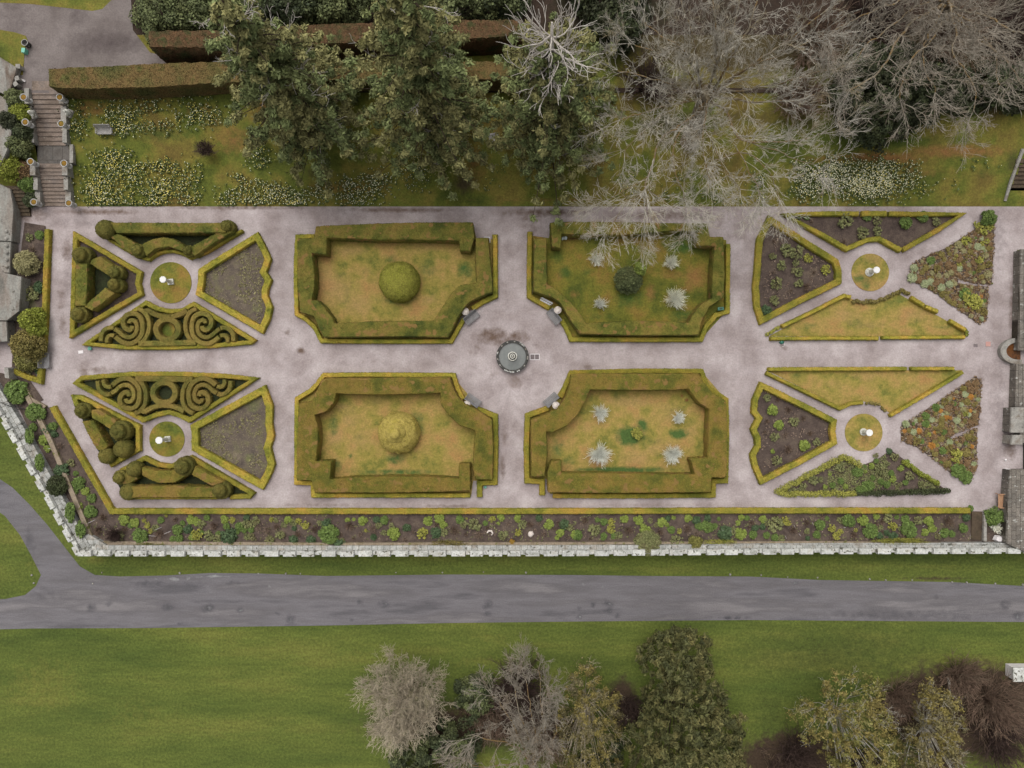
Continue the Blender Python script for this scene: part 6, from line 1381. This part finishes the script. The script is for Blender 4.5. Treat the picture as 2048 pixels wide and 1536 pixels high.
block('castle_wall', [(-160, 520), (0, 545), (44, 555), (39, 622), (16, 640), (-160, 640)], 0, 1.3, 'castle_stone', 'projecting flat castle roof beside the pale shrub', coping='castle_stone')
block('castle_wall', [(-160, 644), (14, 644), (16, 682), (-160, 690)], 0, 1.1, 'castle_stone', 'castle wall end above the small stone gatepost', coping='castle_stone')
tag(Bx().prism(W([(10, 734), (20, 736), (22, 758), (12, 756)], 1), 0, 1.2, .04).obj('gate_post', M['stone']), 'small pale stone gatepost beside the castle wall', 'gatepost')
rw = Bx()
rw.box((P(14, 0, 1)[0], P(0, 510, 1)[1], .5), (.5, 4.5, 1.0))
for i in range(6): rw.lathe((P(15, 0, 1)[0]+.1, P(0, 464+i*14, 1)[1], 1.0), [(.2, 0), (.22, .12), (.12, .2), (.18, .34), (.08, .42)], 12)
tag(rw.obj('balustrade', M['stone']), 'low balustrade with round stone caps below the castle wall', 'balustrade')
tag(Bx().prism(W([(44, 778), (52, 772), (64, 796), (92, 812), (86, 818), (58, 804)], .3), 0, .3).obj('timber_edging', M['ledge']), 'short brown stone edging by the west gate', 'edging')
root = empty('iron_gate', (*P(28, 812, .6)[:2], 0), 'small dark iron gate by the top of the slanting wall', 'gate')
bg = Bx(); c0 = P(28, 812, .9)
for i in range(7): bg.tube([(-.9+i*.3, .35-i*.12, 0), (-.9+i*.3, .35-i*.12, 1.2)], .025, 5)
bg.tube([(-.9, .35, 1.15), (.9, -.37, 1.15)], .04, 5).tube([(-.9, .35, .3), (.9, -.37, .3)], .04, 5)
bg.obj('gate_frame', M['dark_stone'], root)
block('garden_wall', [(2040, 500), (2200, 500), (2200, 700), (2036, 700)], 0, .9, 'east_stone', 'east garden wall north of the stone basin', coping='east_stone')
block('garden_wall', [(2033, 728), (2200, 728), (2200, 886), (2044, 886), (2040, 868), (2038, 816), (2030, 816)], 0, .9, 'east_stone', 'east garden wall between the basin and the dark doorway')
block('wall_buttress', [(2022, 816), (2045, 816), (2044, 864), (2020, 864)], 0, 1.1, 'east_stone', 'square stone buttress on the east wall', cat='buttress', coping='stone')
block('wall_pier', [(2023, 871), (2042, 871), (2042, 888), (2021, 888)], 0, 1.2, 'stone', 'pale stone pier beside the dark doorway', cat='pier', coping='stone')
block('garden_wall', [(2019, 940), (2200, 938), (2200, 1100), (2048, 1102), (2012, 1086), (2014, 1010)], 0, 1.0, 'east_stone', 'broad rough wall top south of the dark doorway', coping='east_stone')
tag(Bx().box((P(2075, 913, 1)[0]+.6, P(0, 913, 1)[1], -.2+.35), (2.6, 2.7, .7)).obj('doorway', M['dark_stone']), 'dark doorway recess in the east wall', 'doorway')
x0, y0, _ = P(2036, 702, .5)
bs = Bx(); n = 20; R0, R1 = 1.72, 1.15
ang = [math.pi/2+math.pi*i/n for i in range(n+1)]
rb = empty('stone_basin', (x0, y0, 0), 'semicircular stone basin with rusty water at the east wall', 'basin')
outer = [(.35, R0*.82)]+[(R0*1.0*math.cos(a), R0*.76*math.sin(a)) for a in ang]+[(.35, -R0*.82)]
innr = [(.35, R1*.8)]+[(R1*1.0*math.cos(a), R1*.72*math.sin(a)) for a in ang]+[(.35, -R1*.8)]
outer = [(.4, 1.3)]+[(R0*math.cos(a), 1.3*math.sin(a)) for a in ang]+[(.4, -1.3)]
innr = [(.4, .85)]+[(R1*math.cos(a), .85*math.sin(a)) for a in ang]+[(.4, -.85)]
V = [(x, y, z) for z in (0, .5) for x, y in outer]+[(x, y, z) for z in (0, .5) for x, y in innr]; m = len(outer); F = []
for i in range(m-1):
    F += [(i, i+1, m+i+1, m+i), (2*m+i+1, 2*m+i, 3*m+i, 3*m+i+1), (m+i, m+i+1, 3*m+i+1, 3*m+i)]
mesh('rim', V, F, M['dark_stone'] if 0 else M['stone'], rb)
V = [(x, y, .3) for x, y in innr]; mesh('water', V, [tuple(range(len(V)))], M['rust_water'], rb)
# white sheeted object and small things near the east
x, y, _ = P(2002, 1078, .4); tag(Bx().prism([(x-.62, y-.12), (x-.3, y-.34), (x+.55, y-.36), (x+.66, y-.05), (x+.4, y+.28), (x-.4, y+.33)], 0, .42, .1).obj('white_cover', M['white_paint']), 'bright white cover lying at the south east corner of the garden', 'cover')
x, y, _ = P(2018, 941, .5); tag(Bx().box((x, y, .3), (.32, .36, .6), .1, .8).obj('white_stone', M['white_paint']), 'white stone block at the corner of the dark doorway', 'stone')
x, y, _ = P(2012, 920, .1); tag(Bx().lathe((x, y, 0), [(.1, 0), (.12, .08), (.04, .16)], 8, wob=.2).obj('white_pebble', M['white_paint']), 'small white stone on the gravel by the doorway', 'stone')
tag(Bx().box((*P(1976, 688)[:2], .02), (.46, .46, .04)).obj('paving_slab', M['pink_slab']), 'pink paving slab in the gravel near the stone basin', 'slab')
tag(Bx().box((*P(1951, 691)[:2], .012), (.4, .3, .024)).obj('paving_slab', M['hatch']), 'faint worn slab beside the pink paving slab', 'slab')
tag(Bx().box((*P(162, 704)[:2], .02), (.5, .3, .05), .1).obj('paving_slab', M['white_paint']), 'pale pink slab lying on the gravel near the north knot', 'slab')
clump('corner_shrub', 1990, 1033, 1.0, .8, 'mid', 'green shrub in the small bed at the south east corner', 'shrub', n=50, per=70, size=.1, seed=190)
tb(1992, 1056, 0, .8, .7, 24, 'twig_pale', 'small bare shrub in the south east corner bed', seed=191)
sheet('corner_soil', [W([(1973, 1024), (2014, 1022), (2010, 1086), (1973, 1086)], 0)], M['soil'], .034, .4, None, {'lush': [(1990, 1040, 30, 20, 1)]})
sheet('corner_soil', [W([(2034, 500), (2060, 500), (2060, 672), (2034, 672)], 0)], M['bank'], .02, .5, None, {'dry': []})
sheet('corner_soil', [W([(2026, 730), (2040, 730), (2034, 816), (2022, 816)], 0)], M['bank'], .02, .5, None, {'brown': [(2030, 780, 10, 40, 1)]})
sheet('terrace_bed', [W([(-100, 60), (0, 60), (30, 65), (52, 72), (56, 82), (50, 100), (46, 150), (-100, 150)], ZN)], M['bank'], ZN+.05, .5, None, {'brown': [], 'lush': []}, skirt=.05)

# benches
def make_bench(loc, rz, label, group, mt, L=1.6, wide=.62):
    r_ = empty('garden_bench', loc, label, 'bench', group, rz)
    b = Bx()
    for i in range(5): b.box((0, -.24+i*.12, .44), (L, .095, .03))
    b.obj('seat', mt, r_)
    b = Bx()
    for i in range(4): b.box((0, .30+.045*i, .55+i*.12), (L, .03, .09), 0, 1, -.25)
    b.box((0, .46, .98), (L, .05, .06)).obj('backrest', mt, r_)
    for s_ in (-1, 1):
        Bx().box((s_*(L/2-.03), .02, .64), (.07, .6, .04)).obj('armrest', mt, r_)
        Bx().box((s_*(L/2-.03), -.24, .31), (.06, .06, .62)).obj('leg', mt, r_)
        Bx().box((s_*(L/2-.03), .30, .48), (.06, .06, .96)).obj('leg', mt, r_)
    return r_
fx = lambda a, b: (900+a/6.142, 580+b/6.142)
cx, cy = 1025, 713.5
def gb(px, py, rz, label, mt, group='wooden garden benches', L=1.6, zf=0):
    x, y, z = G(px, py, .5); return make_bench((x, y, z-.5), rz, label, group, M[mt], L)
b0 = gb(*fx(272, 345), math.radians(40), 'grey bench at the north west of the fountain circle', 'teak', L=1.55)
# each bench faces the fountain (its back is the local +y side)
for (a, b), deg, l, m in [((1268, 335), -53, 'grey bench with a pale back at the north east of the fountain circle', 'teak'), ((290, 1345), 180-38+3, 'grey bench at the south west of the fountain circle', 'teak'), ((1232, 1338), 180+42, 'grey bench at the south east of the fountain circle', 'teak')]:
    x, y, z = G(*fx(a, b), .5)
    copy_thing(b0, (x, y, z-.5), 1, math.radians(deg), l, 'wooden garden benches')
gb(208, 262, 0, 'pale weathered bench alone on the grass bank', 'teak_pale', L=1.55)
gb(988, 280, .2, 'white bench end showing beside the dead topped conifer', 'white_paint', L=.9)
gb(92, 721, math.radians(90), 'blue grey weathered bench against the west box hedge', 'teak', L=1.55)
gb(2003, 1002, math.radians(-90), 'new pale wooden bench against the east wall', 'pine', L=1.4)

# urns behind the benches
def urn(px, py, label, s=1.0):
    x, y, _ = P(px, py, 1.1)
    r_ = empty('stone_urn', (x, y, 0), label, 'urn', 'pale stone urns behind the fountain benches')
    Bx().box((0, 0, .2), (.5, .5, .4), 0, .9).obj('plinth', M['stone'], r_)
    bw_ = Bx().lathe((0, 0, .4), [(.16, 0), (.1, .08), (.12, .16), (.28, .36), (.33, .56)], 20).obj('bowl', M['urn_white'], r_, True)
    Bx().lathe((0, 0, .96), [(.33, 0), (.37, .03), (.37, .07), (.3, .08)], 20, cap=False).obj('rim', M['urn_white'], bw_, True)
    Bx().lathe((0, 0, .92), [(.3, 0), (.3, .08), (.2, .15), (.06, .18)], 14, wob=.35).obj('filling', M['urn_white'], r_, True)
for a, b, l in [(187, 262, 'pale urn behind the north west bench'), (1325, 245, 'pale urn behind the north east bench'), (203, 1408, 'pale urn behind the south west bench'), (1303, 1418, 'pale urn behind the south east bench')]: urn(*fx(a, b), l)

# fountain
x, y, _ = P(cx, cy)
fr = empty('fountain', (x, y, 0), 'round dark stone fountain pool with a white tiered centre', 'fountain')
Bx().lathe((0, 0, 0), [(1.55, 0), (1.55, .42), (1.62, .45), (1.62, .55), (1.34, .55), (1.34, .2)], 64, cap=False).obj('basin_rim', M['dark_stone'], fr)
Bx().lathe((0, 0, 0), [(1.36, .1), (1.36, .34)], 64).obj('water', M['water'], fr)
Bx().lathe((0, 0, .3), [(.5, 0), (.5, .12), (.3, .2), (.2, .5), (.2, .8)], 8).obj('pedestal', M['dark_stone'], fr)
lb = Bx().lathe((0, 0, 1.0), [(.15, 0), (.42, .18), (.46, .22), (.46, .27), (.37, .27), (.35, .2)], 32, cap=False).obj('lower_bowl', M['marble_old'], fr, True)
Bx().lathe((0, 0, 1.0), [(.36, .18), (.36, .21)], 28).obj('bowl_water', M['dark_stone'], lb)
ub = Bx().lathe((0, 0, 1.16), [(.09, 0), (.08, .25), (.2, .36), (.25, .4), (.25, .44), (.18, .44), (.16, .38)], 28, cap=False).obj('upper_bowl', M['marble_old'], fr, True)
Bx().lathe((0, 0, 1.16), [(.17, .36), (.17, .40)], 20).obj('bowl_water', M['dark_stone'], ub)
Bx().lathe((0, 0, 1.5), [(.1, 0), (.1, .1), (.05, .14), (.03, .24)], 12).obj('finial', M['marble_old'], fr, True)
g_ = random.Random(4)
for i in range(40):
    a = 6.283*i/40+g_.uniform(-.04, .04); Bx().box((1.5*math.cos(a), 1.5*math.sin(a), .56), (.12, .16, .02+g_.uniform(0, .015)), a).obj('rim_stone', M['dark_stone' if i % 3 else 'stone'], fr)
for a0, a1 in ((-2.1, -1.4), (-1.25, -1.0), (.75, 1.15), (2.9, 3.0)):
    k2 = Bx()
    m_ = max(2, int((a1-a0)/.09))
    for i in range(m_):
        a = a0+(a1-a0)*i/m_; k2.box((1.54*math.cos(a), 1.54*math.sin(a), .585), (.1, .11, .03), a)
    k2.obj('pale_crust', M['stone_white'], fr)
# hatch
x, y, _ = P(1069.5, 713.8); hr = empty('ground_hatch', (x, y, 0), 'white framed double hatch cover beside the fountain', 'hatch')
b = Bx(); L_, W_ = .98, .62
for sx in (-1, 1): b.box((sx*(L_/2-.03), 0, .03), (.06, W_, .06))
for sy in (-1, 1): b.box((0, sy*(W_/2-.03), .03), (L_-.12, .06, .06))
b.box((0, 0, .028), (.04, W_-.12, .056)).obj('frame', M['white_paint'], hr)
for sx in (-1, 1): Bx().box((sx*.225, 0, .015), (.40, .48, .03)).obj('panel', M['hatch'], hr)

# statues on the round lawns: plinth, shaft and broad round top
def pedestal(px, py, tx, ty, zt, base_r, top_r, octa, label):
    x, y, _ = P(px, py, .2); xt, yt, _ = P(tx, ty, zt)
    r_ = empty('stone_pedestal', (x, y, .05), label, 'pedestal', 'white stone pedestals on the round lawns')
    dx, dy = 0, 0
    n = 8 if octa else 28
    h = zt-.05
    if octa: Bx().box((0, 0, .1), (base_r*1.7, base_r*1.7, .2), .1).obj('plinth', M['marble_old'], r_)
    else:
        Bx().lathe((0, 0, 0), [(base_r, 0), (base_r, .1), (base_r*.8, .1), (base_r*.8, .2), (base_r*.66, .22), (base_r*.66, .3)], 28).obj('plinth', M['marble_old'], r_)
    Bx().lathe((0, 0, .3), [(top_r*.72, 0), (top_r*.55, .1), (top_r*.5, h*.4), (top_r*.55, h-.6), (top_r*.8, h-.5)], n if octa else 24).obj('shaft', M['marble_old'], r_, not octa)
    Bx().lathe((0, 0, h-.2), [(top_r*.8, 0), (top_r, .06), (top_r, .18), (top_r*.92, .2)], n, ph=.39).obj('top_slab', M['marble'], r_)
pedestal(341, 563.5, 322.5, 559.5, 1.75, .33, .33, True, 'octagonal white pedestal on the north west round lawn')
pedestal(335, 878, 315.5, 881, 1.9, .33, .36, True, 'octagonal white pedestal on the south west round lawn')
pedestal(1740, 544, 1755.5, 539.5, 1.5, .43, .32, False, 'round white pedestal with a ringed base on the north east lawn')
pedestal(1728, 864, 1741, 865, 1.3, .36, .33, False, 'round white pedestal on the south east round lawn')

# ladder pieces, buckets, hose, sacks
x, y, z = P(1091.5, 602, .62); lr = empty('folded_trestle', (x, y, .5), 'folded white metal trestle lying on the box hedge', 'trestle', rz=math.radians(-28))
for k, (o0, l) in enumerate([(-.16, 1.1), (-.08, 1.25), (.06, 1.3), (.14, 1.2)]):
    Bx().box((.04*k, o0, .06+.01*k), (l, .045, .04)).obj('rail', M['steel'], lr)
b = Bx()
for i in range(4): b.box((-.3+i*.22, -.02, .1), (.035, .22, .025))
b.obj('rungs', M['steel'], lr)
def bucket(px, py, z0, mt, label, rz=0, r=.14, h=.3):
    x, y, _ = P(px, py, z0+h); r_ = empty('bucket', (x, y, z0), label, 'bucket', rz=rz)
    Bx().lathe((0, 0, 0), [(r*.8, 0), (r, h), (r*.88, h), (r*.7, .04)], 16).obj('pail', M[mt], r_, True)
    pl_ = r_.children[0]; Bx().tube([(-r, 0, h), (-r*.7, .02, h+r*.8), (0, .03, h+r*1.1), (r*.7, .02, h+r*.8), (r, 0, h)], .012, 5).obj('handle', M['steel'], pl_)
bucket(178.5, 697, 0, 'mint_plastic', 'mint green bucket below the north knot hedge', r=.17)
bucket(970.5, 974, 0, 'mint_plastic', 'pale green bucket beside the short box hedge')
x, y, _ = P(1442.5, 617, .9); tr_ = empty('crate', (x, y, .5), 'dark green crate standing in the gap between yew and box', 'crate', rz=.1)
Bx().box((0, 0, .15), (.55, .28, .3), 0, 1.06).obj('crate_body', M['green_plastic'], tr_); Bx().box((0, 0, .31), (.3, .12, .02)).obj('lid', M['dark_green'], tr_)
x, y, _ = P(1563.5, 684, .2); hr = empty('hose_reel', (x, y, 0), 'green hose reel with a pale hose beside the triangular lawn', 'hose reel')
Bx().lathe((0, 0, 0), [(.2, 0), (.2, .05), (.12, .06), (.12, .26), (.2, .27), (.2, .32)], 18).obj('reel', M['green_plastic'], hr, True)
Bx().tube([(.15, .1, .3), (.3, 0, .05), (.33, -.25, .03), (.28, -.42, .03), (.1, -.45, .03)], .022, 5).tube([(-.1, .1, .3), (-.3, .02, .05), (-.48, 0, .03), (-.62, .02, .03)], .022, 5).obj('hose', M['white_paint'], hr)
def sack(px, py, r, h, mt, label, rz):
    x, y, _ = P(px, py, h); V = Bx().lathe((0, 0, 0), [(r*.8, 0), (r, h*.3), (r*.95, h*.7), (r*.55, h*.95), (r*.2, h)], 14, wob=.5)
    o = V.obj('sack', M[mt], None, True); o.location = (x, y, 0); o.scale = (1, .75, 1); o.rotation_euler = (0, 0, rz); tag(o, label, 'sack')
sack(1130, 467, .3, .8, 'lilac_cloth', 'lilac blue sack in the corner of the yew hedge', .2)
sack(1131.5, 473, .26, .6, 'white_cloth', 'pale mint white sack in front of the lilac one', 1)
sack(1125.5, 475, .2, .5, 'white_cloth', 'narrow pinkish white sack leaning left of the others', .9)
x, y, _ = P(975.5, 478, .4); tag(Bx().tube([(x-.35, y+.16, .5), (x+.15, y+.16, .5), (x+.22, y+.1, .5), (x+.22, y-.4, .5)], .035, 6).obj('metal_frame', M['steel']), 'pale blue bent metal frame at the end of the yew hedge', 'frame')
for i, (a, b, l) in enumerate([(980, 1068, 'broken white ring of stone in the long border'), (1061.5, 1069, 'round white boulder in the long border')]):
    x, y, _ = P(a, b, .3)
    if i: o = Bx().lathe((x, y, 0), [(.3, 0), (.32, .15), (.24, .3), (.08, .36)], 12, wob=.35)
    else: o = Bx().tube([(x-.28, y+.1, .2), (x-.15, y+.3, .25), (x+.12, y+.3, .25), (x+.26, y+.08, .2), (x+.15, y-.16, .2)], [.08, .1, .11, .09, .06], 7)
    tag(o.obj('white_stone', M['urn_white'], None, True), l, 'stone')
x, y, _ = P(1022+2, 1084, .2); tag(Bx().lathe((x, y, .1), [(.3, 0), (.32, .12), (.2, .24), (.05, .26)], 10, wob=.3).obj('yellow_stone', M['moss']), 'mossy yellow stone on the ledge near the two white stones', 'stone')
# planters at the terrace corner
x, y, _ = P(49, 85, ZN+.6); pr = empty('planter', (x, y, ZN), 'dark round planter at the corner of the terrace bed', 'planter')
Bx().lathe((0, 0, 0), [(.26, 0), (.3, .6), (.25, .6), (.2, .4)], 20).obj('tub', M['dark_stone'], pr, True)
Bx().lathe((0, 0, .58), [(.31, 0), (.31, .04), (.27, .04), (.27, 0)], 20, cap=False).obj('rim', M['pot'], pr)
x, y, _ = P(46, 100, ZN+.5); tag(Bx().box((x, y, ZN+.25), (.32, .42, .5), -.1).obj('bin', M['mint_plastic']), 'small mint green bin beside the dark planter', 'bin')
for i, (a, b, l) in enumerate([(38, 134, 'upper weathered stone post at the terrace edge'), (36, 158, 'grey stone post below the terrace bed'), (33, 169, 'low broken stone post beside the shrubs')]):
    x, y, _ = P(a, b, ZN+.5); tag(Bx().box((x, y, ZN+.3), (.34, .34, .6), .3*i, .85).box((x, y, ZN+.64), (.42, .42, .09), .3*i).obj('stone_post', M['stone']), l, 'post')
x, y, _ = P(47.5, 162, ZN); tag(Bx().tube([(x-.2, y+.1, ZN+.1), (x+.22, y-.12, ZN+.1)], .05, 6).tube([(x-.1, y+.12, ZN+.12), (x+.25, y+.0, ZN+.1)], .03, 6).obj('white_branch', M['white_paint']), 'small white forked stick on the terrace gravel', 'stick')
# kerb stones beside the drive
ks = [(193, 998), (210, 1012), (186, 1167), (204, 1145), (360, 1146), (64, 1150), (68, 1166), (517, 1147), (572, 1147), (601, 1147), (792, 1145), (885, 1145), (967, 1144), (1052, 1145), (1460, 1149), (1522, 1150), (1575, 1154), (1635, 1155), (1739, 1158), (1771, 1160), (1824, 1160), (1904, 1164), (1933, 1165), (1990, 1167), (2045, 1169), (48, 990), (56, 996)]
kp = None
for i, (a, b) in enumerate(sorted(ks)[2:]):
    if b > 995 and a < 230 and 1000 < b < 1140: continue
    x, y, _ = P(a, b, OUT); lb = '%s small marker stone from the west beside the drive' % ordn(i)
    if kp is None:
        kp = Bx().lathe((0, 0, 0), [(.1, 0), (.12, .05), (.08, .1), (.03, .12)], 9, wob=.4).obj('marker_stone', M['stone'], None, True); kp.location = (x, y, OUT); tag(kp, lb, 'stone', 'marker stones beside the drive')
    else: copy_thing(kp, (x, y, OUT), prng.uniform(.6, 1.1), prng.uniform(0, 6), lb, 'marker stones beside the drive')
# plant stakes
st = None
for i, (a, b, ang_) in enumerate([(104, 897, 0), (183, 1043, .5), (317, 1057, .4), (335, 1065, .4), (305, 1072, -.4), (1463, 1064, -1), (1447, 1064, -1), (1572, 1075, -.9), (1600, 1070, -.7), (1590, 1054, -.8), (1626, 1048, -.8), (1800, 1050, -.3), (1848, 1052, 0), (1880, 1066, 0), (1690, 1055, -.3)]):
    x, y, _ = P(a, b, .3); lb = '%s pale cane or label stake from the west in the borders' % ORD[i]
    if st is None:
        st = Bx().tube([(-.25, 0, .55), (.25, 0, .02)], .018, 5).obj('garden_cane', M['white_paint']); st.location = (x, y, 0); st.rotation_euler = (0, 0, ang_); tag(st, lb, 'cane', 'canes in the borders')
    else: copy_thing(st, (x, y, 0), 1, ang_, lb, 'canes in the borders')
# white hut at the lower right edge
x, y, _ = P(2088, 1350, -.6); hr = empty('white_hut', (x, y, OUT), 'white hut corner at the lower right edge of the photo', 'hut')
Bx().box((0, 0, .6), (5.8, 1.2, 1.2)).obj('wall', M['white_paint'], hr); Bx().box((0, 0, 1.28), (6.1, 1.4, .16)).obj('roof', M['stone_white'], hr)
